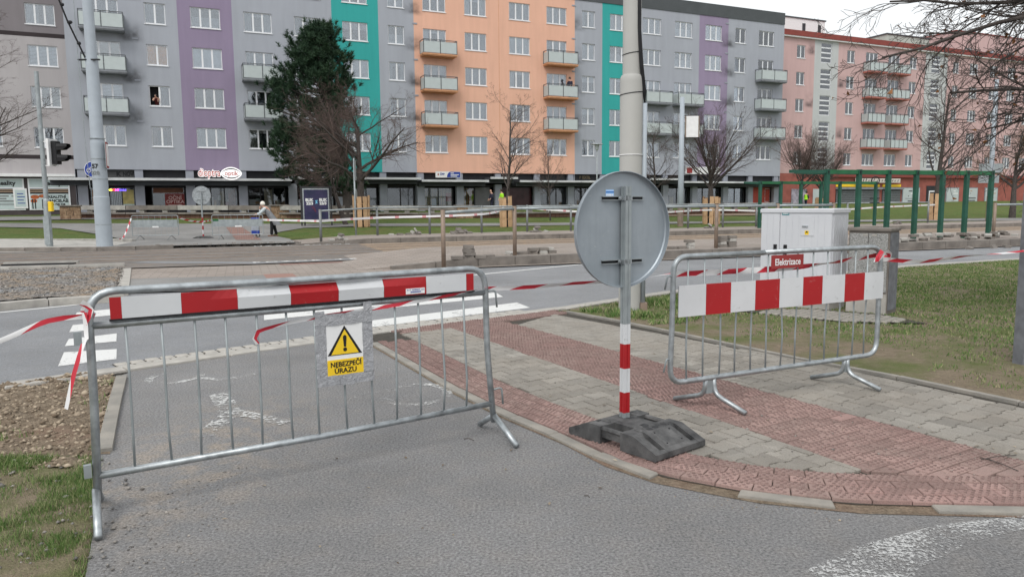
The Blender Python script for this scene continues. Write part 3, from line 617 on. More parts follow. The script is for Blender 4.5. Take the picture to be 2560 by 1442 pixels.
# scattered stones: gravel, soil crumbs
def stones(name, poly, n, smin, smax, zf, m, label):
    xs = [p[0] for p in poly]; ys = [p[1] for p in poly]; px = rng.uniform(min(xs), max(xs), n*3); py = rng.uniform(min(ys), max(ys), n*3); ok = inside(px, py, poly); px, py = px[ok][:n], py[ok][:n]
    octa = np.array([(1,0,0),(-1,0,0),(0,1,0),(0,-1,0),(0,0,1),(0,0,-1)], float); fc = np.array([(0,2,4),(2,1,4),(1,3,4),(3,0,4),(2,0,5),(1,2,5),(3,1,5),(0,3,5)]); V, Fs = [], []
    for i, (x, y) in enumerate(zip(px, py)):
        s_ = rng.uniform(smin, smax)*(1 if rng.random() > .06 else 2.); q = octa*rng.uniform(.6, 1.3, (6, 3))*s_*np.array([1, 1, .6]); a = rng.uniform(0, 6.3); ca, sa = math.cos(a), math.sin(a)
        q = np.stack([q[:, 0]*ca-q[:, 1]*sa+x, q[:, 0]*sa+q[:, 1]*ca+y, q[:, 2]+zf(x, y)], 1); V.append(q); Fs.append(fc+6*i)
    return tag(link(name, npmesh(name, np.concatenate(V), np.concatenate(Fs), m)), label, kind='stuff')
_g = NB('stone_bits'); _gi = _g.n('ShaderNodeNewGeometry'); _g.set(_g.mix(_gi.outputs['Random Per Island'], (.10, .095, .09), (.36, .33, .30)), .9, 0, .2); M['stone_bits'] = _g.m
_g = NB('soil_bits'); _gi = _g.n('ShaderNodeNewGeometry'); _g.set(_g.mix(_gi.outputs['Random Per Island'], (.14, .105, .075), (.40, .33, .25)), .95, 0, .1); M['soil_bits'] = _g.m
def soil_z(x, y): return .075*(.6*hnoise(x, y, 4., 3.)+.4*hnoise(x, y, 13.2, 9.))
stones('gravel_stones', [p[:2] for p in GRAV], 5200, .008, .024, lambda x, y: .06+.07*(.6*hnoise(x, y, 1.6, 3.)), M['stone_bits'], 'loose grey gravel on the dug strip beyond the road')
stones('soil_crumbs', [p for p in SOIL_L], 3600, .008, .024, soil_z, M['soil_bits'], 'brown crumbs of dug soil beside the left barrier')
stones('pebbles', [(-2.45, 4.45), (-2.0, 3.9), (-1.5, 2.6), (-2.6, 2.6), (-3.6, 4.6)], 170, .006, .016, lambda x, y: .008, M['stone_bits'], 'small pale pebbles in the left lawn edge')
stones('grit', [(-2.0, 3.9), (-1.6, 4.4), (-1.2, 2.4), (-1.6, 2.4)], 260, .003, .008, lambda x, y: .002, M['stone_bits'], 'grit on the asphalt beside the left lawn')
stones('grit_by_kerb', [EDGE[3], EDGE[4], EDGE[6], EDGE[8], (1.7, 3.4), (.9, 3.7), (.4, 4.3)], 120, .002, .006, lambda x, y: .002, M['soil_bits'], 'fine dirt along the edge of the cycle path')
stones('litter_grit', [(.2, 4.8), (2.6, 3.8), (3.5, 4.6), (1.6, 7.2), (0, 6.5)], 220, .003, .008, lambda x, y: PZ+.003, M['stone_bits'], 'specks of grit on the laid footway')

# ---------------------------------------------------------------- grass blades
_g = NB('blade'); _gi = _g.n('ShaderNodeNewGeometry'); _rp = _g.n('ShaderNodeValToRGB'); _g.l(_gi.outputs['Random Per Island'], _rp.inputs[0])
_e = _rp.color_ramp.elements; _e[0].color = (.055, .125, .03, 1); _e[1].color = (.38, .34, .21, 1); _e.new(.48).color = (.12, .20, .055, 1); _e.new(.78).color = (.21, .25, .10, 1)
_g.set(_rp.outputs[0], .8, 0, .2); M['blade'] = _g.m
def blades(name, poly, n, hmin, hmax, dens, zf, label, wd=.007, avoid=None):
    xs = [p[0] for p in poly]; ys = [p[1] for p in poly]; px = rng.uniform(min(xs), max(xs), n); py = rng.uniform(min(ys), max(ys), n)
    ok = inside(px, py, poly)
    if avoid is not None: ok &= ~inside(px, py, avoid)
    px, py = px[ok], py[ok]; st = .07; x0, y0 = min(xs), min(ys); nx, ny = int((max(xs)-x0)/st)+3, int((max(ys)-y0)/st)+3
    near = np.zeros((ny, nx), bool); near[((py-y0)/st+.5).astype(int), ((px-x0)/st+.5).astype(int)] = True
    grid = np.zeros((ny, nx)); zg = np.zeros((ny, nx))
    for j, i in np.argwhere(near): grid[j, i] = dens(x0+i*st, y0+j*st); zg[j, i] = zf(x0+i*st, y0+j*st)
    d = grid[((py-y0)/st+rng.uniform(0, 1, len(py))).astype(int), ((px-x0)/st+rng.uniform(0, 1, len(px))).astype(int)]; k = rng.random(len(px)) < d; px, py, d = px[k], py[k], d[k]; m_ = len(px)
    h = rng.uniform(hmin, hmax, m_)*(.55+.6*d); a = rng.uniform(0, 6.283, m_); ln = rng.uniform(.2, 1.1, m_)*h; b = rng.uniform(0, 6.283, m_); z = zg[((py-y0)/st+.5).astype(int), ((px-x0)/st+.5).astype(int)]
    dist = np.hypot(px, py); ww = wd*np.clip(dist/5., .8, 3.)
    dx, dy = np.cos(a)*ww/2, np.sin(a)*ww/2; lx, ly = np.cos(b)*ln, np.sin(b)*ln
    V = np.empty((m_, 3, 3)); V[:, 0] = np.stack([px-dx, py-dy, z-.01], 1); V[:, 1] = np.stack([px+dx, py+dy, z-.01], 1)
    V[:, 2] = np.stack([px+lx, py+ly, z+h], 1)
    i = np.arange(m_)[:, None]*3; F3 = i+np.array([[0, 1, 2]])
    return tag(link(name, npmesh(name, V.reshape(-1, 3), F3, M['blade'])), label, kind='stuff')
def clump(x, y, f, th, k=4.): return max(0., min(1., (hnoise(x, y, f, 5.)+.45*hnoise(x, y, f*3.1, 8.)-th)*k))
def dr(x, y):
    d = math.hypot(x-4.5, y-12.); g = .95*max(0., min(1., (x+y-11.6)/2.4))
    return max(g*(.45+.55*clump(x, y, 2., -.6, 1.5)), clump(x, y, 1.3, .0 if (y > 8.3 or x > 4.4) else .12, 4.))*(1 if y < 14 else .8)
blades('grass', LAWN_R, 560000, .010, .030, dr, lambda x, y: -.005, 'patchy green grass on the worn lawn by the grey cabinets')
def dl(x, y): return clump(x, y, 1.9, -.12, 2.2)
blades('left_grass', [(-5, 4.55), (-2.35, 4.5), (-1.72, 3.05), (-1.2, 1.5), (-4, 1.5)], 330000, .012, .042, dl, lambda x, y: .0, 'short green grass at the left of the cycle path', .0045, PATH)
blades('soil_weeds', SOIL_L, 26000, .02, .06, lambda x, y: clump(x, y, 2.2, .22, 4.), lambda x, y: soil_z(x, y), 'weeds sprouting in the dug soil', .006, PATH)
blades('pole_grass', [(1.0, 10.75), (2.2, 12.2), (3.2, 11.6), (2.4, 9.6), (1.7, 9.45)], 16000, .03, .09, lambda x, y: clump(x, y, 1.7, -.05, 4.), lambda x, y: 0., 'green grass tufts at the foot of the cream pole', .009)

# fallen leaves, twigs and chips lying on the path
lv = MB()
for k in range(46):
    x, y = random.choice(((random.uniform(-1.5, 1.6), random.uniform(2.4, 4.6)), (random.uniform(.2, 3.2), random.uniform(3.9, 7.5))))
    z = .006 if not inside(np.array([x]), np.array([y]), [(p[0], p[1]) for p in PATH])[0] is False else .006
    z = .005 if inside(np.array([x]), np.array([y]), [(p[0], p[1]) for p in PATH])[0] else PZ+.006; a = random.uniform(0, 6); s_ = random.uniform(.008, .022); q = random.uniform(.25, .6)
    lv.add([(x+s_*math.cos(a), y+s_*math.sin(a), z), (x-s_*q*math.sin(a), y+s_*q*math.cos(a), z+.006), (x-s_*math.cos(a), y-s_*math.sin(a), z+.002), (x+s_*q*math.sin(a), y-s_*q*math.cos(a), z+.003)], [(0, 1, 2, 3)])
_g = NB('litter'); _gi = _g.n('ShaderNodeNewGeometry'); _g.set(_g.mix(_gi.outputs['Random Per Island'], (.06, .035, .02), (.40, .34, .26)), .9, 0, .1); tag(lv.build('leaf_litter', _g.m), 'scattered dry leaf bits and chips on path and paving', kind='stuff')
tb = MB()
for p0_, p1_ in (((2.783, 4.269), (2.853, 4.038)), ((2.767, 4.235), (3.017, 4.297)), ((-0.324, 4.707), (-0.256, 4.672)), ((0.369, 3.741), (0.395, 3.709)), ((2.794, 4.248), (2.827, 4.153))):
    a_, b_ = Vector((*p0_, .03)), Vector((*p1_, .032)); c_ = (a_+b_)/2+Vector((random.uniform(-.01, .01), random.uniform(-.01, .01), .008)); tb.tube([a_, c_, b_], .0028, 4)
tag(tb.build('fallen_twigs', M['bark']), 'thin dark twigs fallen on the path and the red paving', kind='stuff')

# ================================================================ FOREGROUND THINGS
def barrier_l():
    t = empty('crowd_barrier', (-2.12, 3.57, 0), math.atan2(1.29, 1.99), 'galvanised crowd barrier with dented red and white top board and yellow warning sheet', 'barrier')
    L_ = 2.37; r = .0205
    fr = bent([(0.03, 0, .09), (0.045, 0, .6), (.05, 0, 1.145), (1.2, -.012, 1.138), (L_-.055, 0, 1.142), (L_-.045, 0, .6), (L_-.0, 0, .10)], .13, 6)
    MB().tube(fr, r, 10).build('frame', M['galv'], t, True)
    MB().tube([(.05, 0, .977), (1.15, -.004, .976), (L_-.05, 0, .98)], .0185, 10).build('rail', M['galv'], t, True)
    MB().tube([(.035, 0, .217), (1.2, 0, .212), (L_-.01, 0, .228)], .0185, 10).build('rail', M['galv'], t, True)
    xs = (.205, .37, .53, .684, .848, 1.01, 1.17, 1.335, 1.507, 1.67, 1.828, 1.99, 2.15)
    for i, x in enumerate(xs):
        k = .03 if i >= 11 else random.uniform(-.004, .004)
        MB().tube([(x, 0, .965), (x+.004, -k*.2, .7), (x+.003+k*.2, -k*.6, .42), (x+random.uniform(-.006, .012), 0, .222)], .0068, 6).build('bar', M['galv_dull'], t, True)
    for x, sg in ((.025, 1), (L_+.002, 1)):
        for dy, q in ((-.31, -.02), (.24, .03)): MB().tube([(x, 0, .145), (x+q, dy, .019)], .0195, 10).build('foot', M['galv'], t, True)
    for z in (.92, .25): MB().box(-.022, .012, -.014, .014, z-.033, z+.033).build('socket', M['galv_dull'], t)
    for z, x in ((.985, L_-.05), (.32, L_-.01)): MB().tube(bent([(x, 0, z+.0), (x+.075, 0, z+.006), (x+.085, 0, z-.11)], .025, 4), .0065, 6).build('hook', M['galv_dull'], t, True)
    # sheet-metal board, creased along the middle; each field is its own printed panel
    ed = (.14, .192, .467, .748, 1.033, 1.31, 1.592, 1.875, 2.16, 2.215)
    def prof(x):   # crease depth along the board
        return .032*max(0, min(1, (x-.6)/.35))*max(0, min(1, (1.9-x)/.5))
    for i in range(9):
        mb = MB(); a, b = ed[i]+(.0 if i == 0 else .0008), ed[i+1]-.0008; n = 6
        for k in range(n):
            x0, x1 = a+(b-a)*k/n, a+(b-a)*(k+1)/n; c0, c1 = prof(x0), prof(x1); zb, zt = 1.005, 1.113; zm = 1.068
            vs_ = [(x0, -.027, zb), (x1, -.027, zb), (x1, -.027-c1*.25, zm), (x0, -.027-c0*.25, zm), (x1, -.027+c1, zt), (x0, -.027+c0, zt),
                   (x0, -.023, zb), (x1, -.023, zb), (x1, -.023-c1*.25, zm), (x0, -.023-c0*.25, zm), (x1, -.023+c1, zt), (x0, -.023+c0, zt)]
            mb.add(vs_, [(0, 1, 2, 3), (3, 2, 4, 5), (7, 6, 9, 8), (8, 9, 11, 10), (5, 4, 10, 11), (1, 0, 6, 7)])
        mb.build('board_panel', M['panel_white' if i % 2 else 'panel_red'], t)
    MB().box(.135, 2.22, -.029, -.010, .994, 1.005).build('board_edge', M['black'], t)
    st = MB().box(1.735, 1.862, -.031, -.0275, 1.012, 1.046).build('sticker', M['white'], t)
    text('H I T  HOZMAN  s.r.o', .0125, (1.80, -.032, 1.037), M['blue'], st, name='lettering', depth=.0003, bold=.0003); MB().box(1.765, 1.835, -.0325, -.031, 1.021, 1.027).build('blue_bar', M['blue'], st)
    return t
barL = barrier_l()
# yellow warning sheet taped to the barrier
ws = empty('warning_sheet', barL.location, barL.rotation_euler.z, 'warning sheet with black exclamation triangle on yellow, duct-taped to barrier bars', 'sign')
yb = -.026
MB().box(1.172, 1.502, yb, yb+.01, .53, .925).build('backing_board', M['galv_dull'], ws)
MB().box(1.226, 1.449, yb-.004, yb-.001, .567, .872).build('paper', M['white'], ws)
tri = lambda k, y: [(1.336-.105*k, y, .688+.012*(1-k)*2), (1.336+.105*k, y, .688+.012*(1-k)*2), (1.336, y, .688+.172*k+(1-k)*.055)]
MB().add(tri(1, yb-.0055), [(0, 1, 2)]).build('triangle_border', M['paint_black'], ws)
MB().add(tri(.80, yb-.0067), [(0, 1, 2)]).build('triangle', M['yellow'], ws)
ex = [(-.011, .792), (-.0065, .735), (.0065, .735), (.011, .792), (.008, .801), (0, .804), (-.008, .801)]
MB().add([(1.336+a, yb-.008, z) for a, z in ex], [tuple(range(7))]).build('exclamation_bar', M['paint_black'], ws)
MB().add([(1.336+.012*math.cos(k*.524), yb-.008, .719+.012*math.sin(k*.524)) for k in range(12)], [tuple(range(12))]).build('exclamation_dot', M['paint_black'], ws)
MB().box(1.228, 1.447, yb-.0055, yb-.004, .570, .662).build('yellow_field', M['yellow'], ws)
text('NEBEZPEČÍ', .041, (1.340, yb-.0062, .632), M['paint_black'], ws, bold=.0012, depth=.0004, sx=.93); text('ÚRAZU', .041, (1.336, yb-.0062, .594), M['paint_black'], ws, bold=.0012, depth=.0004)
_g = NB('duct_tape'); _n = _g.noise(25, 5, .7, dist=1.5); _g.set(_g.mix(_g.ramp(_n, .3, .7), (.30, .305, .325), (.42, .425, .445)), .38, .3, .5); _g.bump(_n, .7, .02); M['duct'] = _g.m
def tape_piece(x0, x1, z0, z1, y, nx=10, nz=4):
    vs_ = [(x0+(x1-x0)*i/nx+random.uniform(-.002, .002), y+random.uniform(-.003, .001), z0+(z1-z0)*j/nz+random.uniform(-.003, .003)*(j in (0, nz))) for j in range(nz+1) for i in range(nx+1)]
    fs = [(j*(nx+1)+i, j*(nx+1)+i+1, (j+1)*(nx+1)+i+1, (j+1)*(nx+1)+i) for j in range(nz) for i in range(nx)]
    o = MB().add(vs_, fs).build('duct_tape', M['duct'], ws, True); return o
tape_piece(1.162, 1.51, .868, .935, yb-.0075); tape_piece(1.163, 1.512, .512, .57, yb-.0075); tape_piece(1.162, 1.226, .57, .868, yb-.005, 3, 10); tape_piece(1.448, 1.511, .57, .868, yb-.005, 3, 10)
tape_piece(1.455, 1.508, .935, .99, yb-.006, 3, 3); tape_piece(1.165, 1.222, .93, .952, yb-.006, 3, 3); tape_piece(1.30, 1.385, .508, .552, yb-.0095, 4, 3)

def barrier_r():
    t = empty('crowd_barrier', (1.48, 5.42, 0), math.atan2(.62, 1.25), 'crowd barrier with chequered red and white board standing on the block paving', 'barrier')
    r = .0205
    loop = bent([(.5, 0, 1.17), (-.365, 0, 1.17), (-.37, 0, .70), (-.385, 0, .254), (.7, 0, .254), (1.822, 0, .255), (1.82, 0, 1.172), (.5, 0, 1.172)], .12, 6)
    MB().tube(loop, r, 10).build('frame', M['galv'], t, True)
    for x in (-.232, -.08, .078, .23, .389, .546, .703, .857, 1.029, 1.19, 1.347, 1.517, 1.662):
        MB().tube([(x, 0, 1.155), (x+random.uniform(-.006, .006), random.uniform(-.006, .006), .75), (x+random.uniform(-.008, .008), random.uniform(-.01, .01), .5), (x, 0, .262)], .0068, 6).build('bar', M['galv_dull'], t, True)
    for x, w_ in ((-.01, .075), (1.45, .03)):
        lg = MB().box(x-w_/2, x+w_/2, -.012, .012, .14, .25).build('leg_plate', M['galv_dull'], t)
        for dy, dx in ((-1, .10), (1, -.12)):
            MB().tube(bent([(x+w_/2*(1 if dy < 0 else -1), 0, .262), (x+w_/2*(1 if dy < 0 else -1), dy*.01, .13), (x+w_/2*(1 if dy < 0 else -1)+dx*.5, dy*.285, .042)], .07, 4), .0185, 8).build('leg', M['galv'], t, True)
    for z in (1.03, .43): MB().tube(bent([(-.37, 0, z), (-.415, 0, z+.01), (-.44, 0, z-.09)], .02, 4), .0065, 6).build('hook', M['galv_dull'], t, True)
    ed = (-.338, -.088, .15, .392, .642, .893, 1.108, 1.365, 1.60, 1.832)
    for i in range(9): MB().box(ed[i]+.0006, ed[i+1]-.0006, -.030, -.026, .738, .965).build('board_panel', M['panel_red' if i % 2 else 'panel_white'], t)
    MB().box(-.336, 1.83, -.026, -.020, .742, .961).build('board_back', M['galv_dull'], t)
    return t
barR = barrier_r()
el = empty('nameplate', barR.location, barR.rotation_euler.z, 'small dark red plate with white lettering on the top rail of the right barrier', 'sign')
MB().box(.546, .882, -.034, -.027, 1.045, 1.148).build('plate', M['red_dark'], el)
text('Elektrizace', .072, (.714, -.0355, 1.092), M['white'], el, bold=.0012, depth=.0005, sx=.86)

# round traffic sign seen from behind, on a striped post in a rubber foot
sg = empty('traffic_sign', (.74, 4.79, .0), R(29), 'round grey traffic sign seen from behind on a red and white striped post', 'sign')
def zrow(z0_): return 1.55-(1.55-z0_)*(4.80/5.218)
# square hollow post with a groove on each face
POST = [(-.020, -.020), (-.003, -.020), (-.003, -.017), (.003, -.017), (.003, -.020), (.020, -.020), (.020, -.003), (.017, -.003), (.017, .003), (.020, .003), (.020, .020), (.003, .020), (.003, .017), (-.003, .017), (-.003, .020), (-.020, .020), (-.020, .003), (-.017, .003), (-.017, -.003), (-.020, -.003)]
POST = [(a*1.2, b*1.2) for a, b in POST]
cuts = [.02, .178, .315, .475, .638, .770, 1.66]; names = ['galv_dull', 'panel_red', 'panel_white', 'panel_red', 'panel_white', 'galv_dull']
for a, b, m_ in zip(cuts, cuts[1:], names): MB().prism(POST, a, b).build('post_section', M[m_], sg)
def disc():
    mb = MB(); n = 56; prof = [(0, .042), (.20, .042), (.355, .042), (.368, .038), (.375, .026), (.375, -.002), (.371, -.002), (.369, .026), (.362, .034), (.20, .036), (0, .036)]
    # lathe about the local Y axis, front (print) side away from the viewer
    ring = [(r_*math.cos(2*math.pi*k/n)-.012, y_, 1.383+r_*math.sin(2*math.pi*k/n)) for r_, y_ in prof for k in range(n)]
    fs = [(i*n+k, i*n+(k+1) % n, (i+1)*n+(k+1) % n, (i+1)*n+k) for i in range(len(prof)-1) for k in range(n)]
    return mb.add(ring, fs)
_g = NB('sign_back'); _n = _g.noise(2.5, 5, .6); _n2 = _g.noise(16, 6, .7, dist=2.); _mp = _g.n('ShaderNodeMapping'); _mp.inputs['Scale'].default_value = (14, 14, 1.2); _g.l(_g.co(), _mp.inputs[0]); _n3 = _g.noise(3, 4, .6, _mp.outputs[0])
_c = _g.mix(_g.ramp(_n, .3, .7), (.27, .305, .335), (.36, .395, .43)); _c = _g.mix(_g.math('MULTIPLY', _g.ramp(_n2, .64, .70), .35), _c, (.52, .55, .56)); _c = _g.mix(_g.math('MULTIPLY', _g.ramp(_n3, .5, .8), .3), _c, (.22, .25, .26))
_g.set(_c, .5, .55, .5); M['sign_back'] = _g.m
d_ = disc().build('sign_disc', M['sign_back'], sg); smooth_angle(d_, 35)
for z in (1.585, 1.178):
    ch = MB().box(-.172, .160, .016, .0355, z-.014, z-.009).box(-.172, .160, .016, .0355, z+.009, z+.014).box(-.172, .160, .0335, .0355, z-.009, z+.009).build('channel', M['galv_dull'], sg)
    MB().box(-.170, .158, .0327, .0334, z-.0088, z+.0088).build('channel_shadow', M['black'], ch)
    MB().box(-.030, .030, -.024, -.0205, z-.015, z+.015).box(-.030, -.024, -.0205, .018, z-.015, z+.015).box(.024, .030, -.0205, .018, z-.015, z+.015).box(-.052, -.030, .010, .015, z-.013, z+.013).build('clamp', M['galv'], sg)
    MB().add([(-.041+.009*math.cos(k*1.047), .001, z+.009*math.sin(k*1.047)) for k in range(6)]+[(-.041+.009*math.cos(k*1.047), .010, z+.009*math.sin(k*1.047)) for k in range(6)], [tuple(range(6))]+[(k, (k+1) % 6, 6+(k+1) % 6, 6+k) for k in range(6)]).build('bolt', M['galv'], sg)
sk = MB().box(-.137, -.075, .0333, .0352, 1.598, 1.640).build('sticker', mat('sticker_blue', (.33, .52, .80), .5, .05, 3), sg)
MB().box(-.137, -.075, .0325, .0333, 1.620, 1.629).build('sticker_band', mat('sticker_band', (.03, .15, .45), .5, .05, 3), sk)
for k, (a_, b_) in enumerate(((-.134, -.128), (-.125, -.116), (-.112, -.095), (-.09, -.082))): MB().box(a_, b_, .0327, .0333, 1.601, 1.612).build('print', M['white'], sk)

# rubber foot: two ramps joined by a bridge, with handle slots and post holes
ft = empty('rubber_base', (.79, 4.665, .030), R(-51), 'black recycled rubber foot holding the striped sign post', 'sign base')
def foot():
    mb = MB(); hl, hw = .375, .235; h = .115
    # long section profile (x, z) of the solid ramps
    for sgx in (-1, 1):
        prof = [(.085, 0), (.085, h), (.19, h), (.35, .052), (.375, .042), (.375, .008), (.368, 0)]
        pr = [(sgx*x, z) for x, z in prof]
        for y0, y1 in ((-hw, -.17), (.17, hw), (-.125, .125)):
            n = len(pr); vs_ = [(x, y0, z) for x, z in pr]+[(x, y1, z) for x, z in pr]
            fs = [tuple(range(n)), tuple(range(2*n-1, n-1, -1))]+[((i+1) % n, i, n+i, n+(i+1) % n) for i in range(n)]
            if sgx < 0: fs = [f[::-1] for f in fs]
            mb.add(vs_, fs)
        lo = [(.085, 0), (.085, h-.002), (.17, h-.002), (.215, .06), (.31, .035), (.345, .051), (.3745, .041), (.3745, .008), (.367, 0)]   # floor of the handle slots
        pr = [(sgx*x, z) for x, z in lo]; n = len(pr)
        for y0, y1 in ((-.17, -.125), (.125, .17)):
            vs_ = [(x, y0, z) for x, z in pr]+[(x, y1, z) for x, z in pr]; fs = [tuple(range(n)), tuple(range(2*n-1, n-1, -1))]+[((i+1) % n, i, n+i, n+(i+1) % n) for i in range(n)]
            if sgx < 0: fs = [f[::-1] for f in fs]
            mb.add(vs_, fs)
    # bridge in the middle, raised off the ground, with side slots and rounded handle bars
    mb.box(-.0855, .0855, -.10, .10, .035, h-.001); mb.box(-.0855, .0855, -.10, .10, .0, .02)
    mb.tube([(-.09, -.205, h-.022), (.09, -.205, h-.022)], .019, 8); mb.tube([(-.09, .205, h-.022), (.09, .205, h-.022)], .019, 8)
    mb.box(-.0855, .0855, -.218, -.192, .04, h-.025); mb.box(-.0855, .0855, .192, .218, .04, h-.025)
    for x, y in ((-.14, -.12), (-.14, .12), (.14, -.12), (.14, .12)): mb.bevbox(x-.032, x+.032, y-.016, y+.016, h-.002, h+.011, .008)
    return mb
fo = foot().build('body', M['rubber'], ft)
for x, y in ((.105, -.02), (.155, -.04), (.15, .02)):
    MB().lathe([(.021, .10), (.021, .1162)], 14, (x, y)).build('post_hole', M['black'], ft)
MB().box(.055, .097, -.021, .021, .10, .1165).build('post_hole', M['black'], ft)
MB().add([(.205, -.085, .1105), (.205, .085, .1105), (.335, .085, .0595), (.335, -.085, .0595), (.212, -.078, .1135), (.212, .078, .1135), (.328, .078, .068), (.328, -.078, .068)], [(7, 6, 5, 4), (0, 1, 5, 4), (1, 2, 6, 5), (2, 3, 7, 6), (3, 0, 4, 7)]).build('lid', M['rubber'], ft)
for x, z in ((.22, .1135), (.32, .0735)):
    for y in (-.07, .07): MB().box(x-.004, x+.004, y-.004, y+.004, z-.01, z+.0015).build('screw', M['black'], ft)

# ---------------------------------------------------------------- big cream pole with cables
pp = empty('tram_pole', (1.75, 10.92, 0), 0, 'tall cream tubular tram pole with black cables, behind the round sign', 'pole')
MB().lathe([(.164, -.1), (.166, 3.28), (.162, 3.345), (.150, 3.375), (.131, 3.385), (.130, 9.5)], 32).build('shaft', M['cream'], pp, True); smooth_angle(pp.children[0], 30)
MB().tube([(.185, -.06, -.05), (.185, -.06, 2.98)], .033, 10).build('conduit', M['steel_paint'], pp, True); MB().box(.14, .24, -.12, 0, -.04, .10).build('conduit_foot', M['post_rusty'], pp)
for k, dx in enumerate((-.018, .0, .018)):
    MB().tube([(.185, -.06+.01*k, 2.95), (.17+dx, -.075, 3.15), (.12+dx, -.11, 3.5), (.085+dx*.8, -.115, 4.), (.075+dx, -.118, 5.0), (.085+dx, -.116, 7.0), (.08+dx, -.118, 9.4)], .012, 6).build('cable', M['black'], pp, True)
for z, r_ in ((4.65, .1345), (3.68, .1345), (3.12, .170)): MB().tube([(r_*math.cos(a*.2618), r_*math.sin(a*.2618), z+.02*math.cos(a*.2618)) for a in range(25)], .006, 5, False).build('strap', M['black'], pp, True)
for z in (2.25, .48): MB().tube([(.170*math.cos(a*.2618), .170*math.sin(a*.2618), z) for a in range(25)], .007, 5, False).build('strap', M['white'], pp, True)

# ---------------------------------------------------------------- cabinets
_g = NB('cabinet_grey'); _xyz = _g.n('ShaderNodeSeparateXYZ'); _g.l(_g.co(), _xyz.inputs[0]); _g.set(_g.mix(_g.ramp(_g.noise(2, 3), .3, .7), (.53, .54, .575), (.58, .59, .62)), .6, 0, .3); M['cabinet'] = _g.m
cb = empty('control_cabinet', (4.58, 10.57, 0), R(-47), 'large pale grey control cabinet with ribbed doors and small hatch', 'cabinet')
W_, D_, Hh = 1.11, .55, 1.45
MB().box(-W_+.02, -.02, .02, D_-.02, -.05, .12).build('plinth', M['concrete'], cb)
MB().box(-W_+.01, -.01, .012, D_-.012, .10, Hh-.05).build('body', M['cabinet'], cb)
MB().bevbox(-W_-.012, .012, -.014, D_+.014, Hh-.055, Hh+.005, .012).build('lid', M['cabinet'], cb)
for a, b in ((-W_+.015, -.80), (-.79, -.015)):
    dr_ = MB().box(a, b, -.002, .0118, .12, Hh-.065).build('door', M['cabinet'], cb)
    n = max(2, round((b-a)/.098))
    for k in range(n): MB().box(a+(b-a)*k/n+.006, a+(b-a)*(k+1)/n-.006, -.0055, -.0018, .135, Hh-.08).build('rib', M['cabinet'], dr_)
for x in (-.86, -.70): MB().bevbox(x-.028, x+.028, -.016, -.005, .86-.09, .86+.06, .004).build('door_handle', M['black'], cb)
n = 6
for k in range(n): MB().box(-.0098, .0, .03+(D_-.06)*k/n+.006, .03+(D_-.06)*(k+1)/n-.006, .135, Hh-.08).build('side_rib', M['cabinet'], cb)
ht = MB().bevbox(-.47, -.27, -.012, -.0054, 1.06, 1.345, .002).build('hatch', M['cabinet'], cb)
MB().box(-.44, -.36, -.028, -.012, 1.19, 1.21).build('hatch_handle', M['galv'], ht)
MB().box(-.405, -.345, -.0135, -.0122, 1.075, 1.135).build('warning_sticker', M['yellow'], ht); MB().add([(-.398, -.0145, 1.105), (-.352, -.0145, 1.105), (-.375, -.0145, 1.133)], [(0, 1, 2)]).build('triangle', M['paint_black'], ht)
ns = MB().box(-.765, -.655, -.008, -.0056, 1.36, 1.40).build('nameplate', mat('teal_plate', (.02, .20, .24), .5, .05, 3), cb)
text('SIEMENS', .024, (-.71, -.0088, 1.38), M['white'], ns, bold=.0005, depth=.0004)
c2 = empty('stone_cabinet', (5.18, 10.14, 0), R(-47), 'weathered grey pebbledash cabinet with concrete frame beside the control cabinet', 'cabinet')
_g = NB('pebbledash'); _n = _g.noise(40, 5, .75, dist=2.5); _g.set(_g.mix(_g.ramp(_n, .42, .58), (.13, .13, .128), (.42, .42, .41)), .9, 0, .2); _g.bump(_n, .4, .01); M['pebble'] = _g.m
MB().box(-.55, .0, .0, .33, -.05, 1.145).build('body', M['concrete_dark'], c2)
for a, b in ((-.535, -.285), (-.275, -.02)): MB().box(a, b, -.014, .002, .30, 1.11).build('door', M['pebble'], c2)
for x in (-.31, -.19): MB().box(x-.04, x+.02, -.02, -.013, 1.075, 1.10).build('hinge', M['kerb_stone'], c2)
MB().bevbox(-.57, .02, -.025, .35, 1.145, 1.185, .01).build('cover_slab', M['concrete_dark'], c2); MB().box(-.545, -.005, -.03, .0, -.05, .27).build('plinth', M['kerb_stone'], c2)
MB().box(.002, .012, .02, .31, .05, 1.12).build('side_board', M['wood_grey'], c2)
# cobbles in front of the cabinets
ck = sheet('cobbles', [(3.2, 10.6), (4.3, 9.5), (5.3, 9.3), (5.1, 10.1), (4.4, 10.7)], M['joint'], .004)
cbm = MB().bevbox(-.045, .045, -.045, .045, -.04, .0, .012).mesh('cobble', M['edging'])
for i in range(17):
    for j in range(20):
        x, y = 3.35+.1*i*.74+.1*j*.35-.0, 10.5-.1*i*.70+.1*j*.35-.35
        if inside(np.array([x]), np.array([y]), [(3.25, 10.55), (4.3, 9.55), (5.25, 9.35), (5.0, 10.05), (4.4, 10.6)])[0]:
            link('cobble', cbm, ck, (x+random.uniform(-.008, .008), y+random.uniform(-.008, .008), .018+random.uniform(-.004, .004)), (0, 0, R(-44)+random.uniform(-.12, .12)))
# grey wooden post at the right edge
wp = empty('wooden_post', (4.93, 7.0, -.02), R(8), 'thick weathered grey timber post at the right edge of the lawn', 'post')
MB().bevbox(-.075, .075, -.07, .07, -.2, 1.84, .008).build('timber', M['wood_grey'], wp)
for z in (1.02, .72): MB().tube([(-.072, -.0715, z), (-.02, -.0725, z+.012), (.03, -.0715, z-.006)], .003, 4).build('crack', M['black'], wp)
for z in (1.7, 1.62): MB().lathe([(.006, -.002), (.006, .004)], 8).build('nail', M['post_rusty'], wp, loc=(-.045, -.071, z), rot=(math.pi/2, 0, 0))

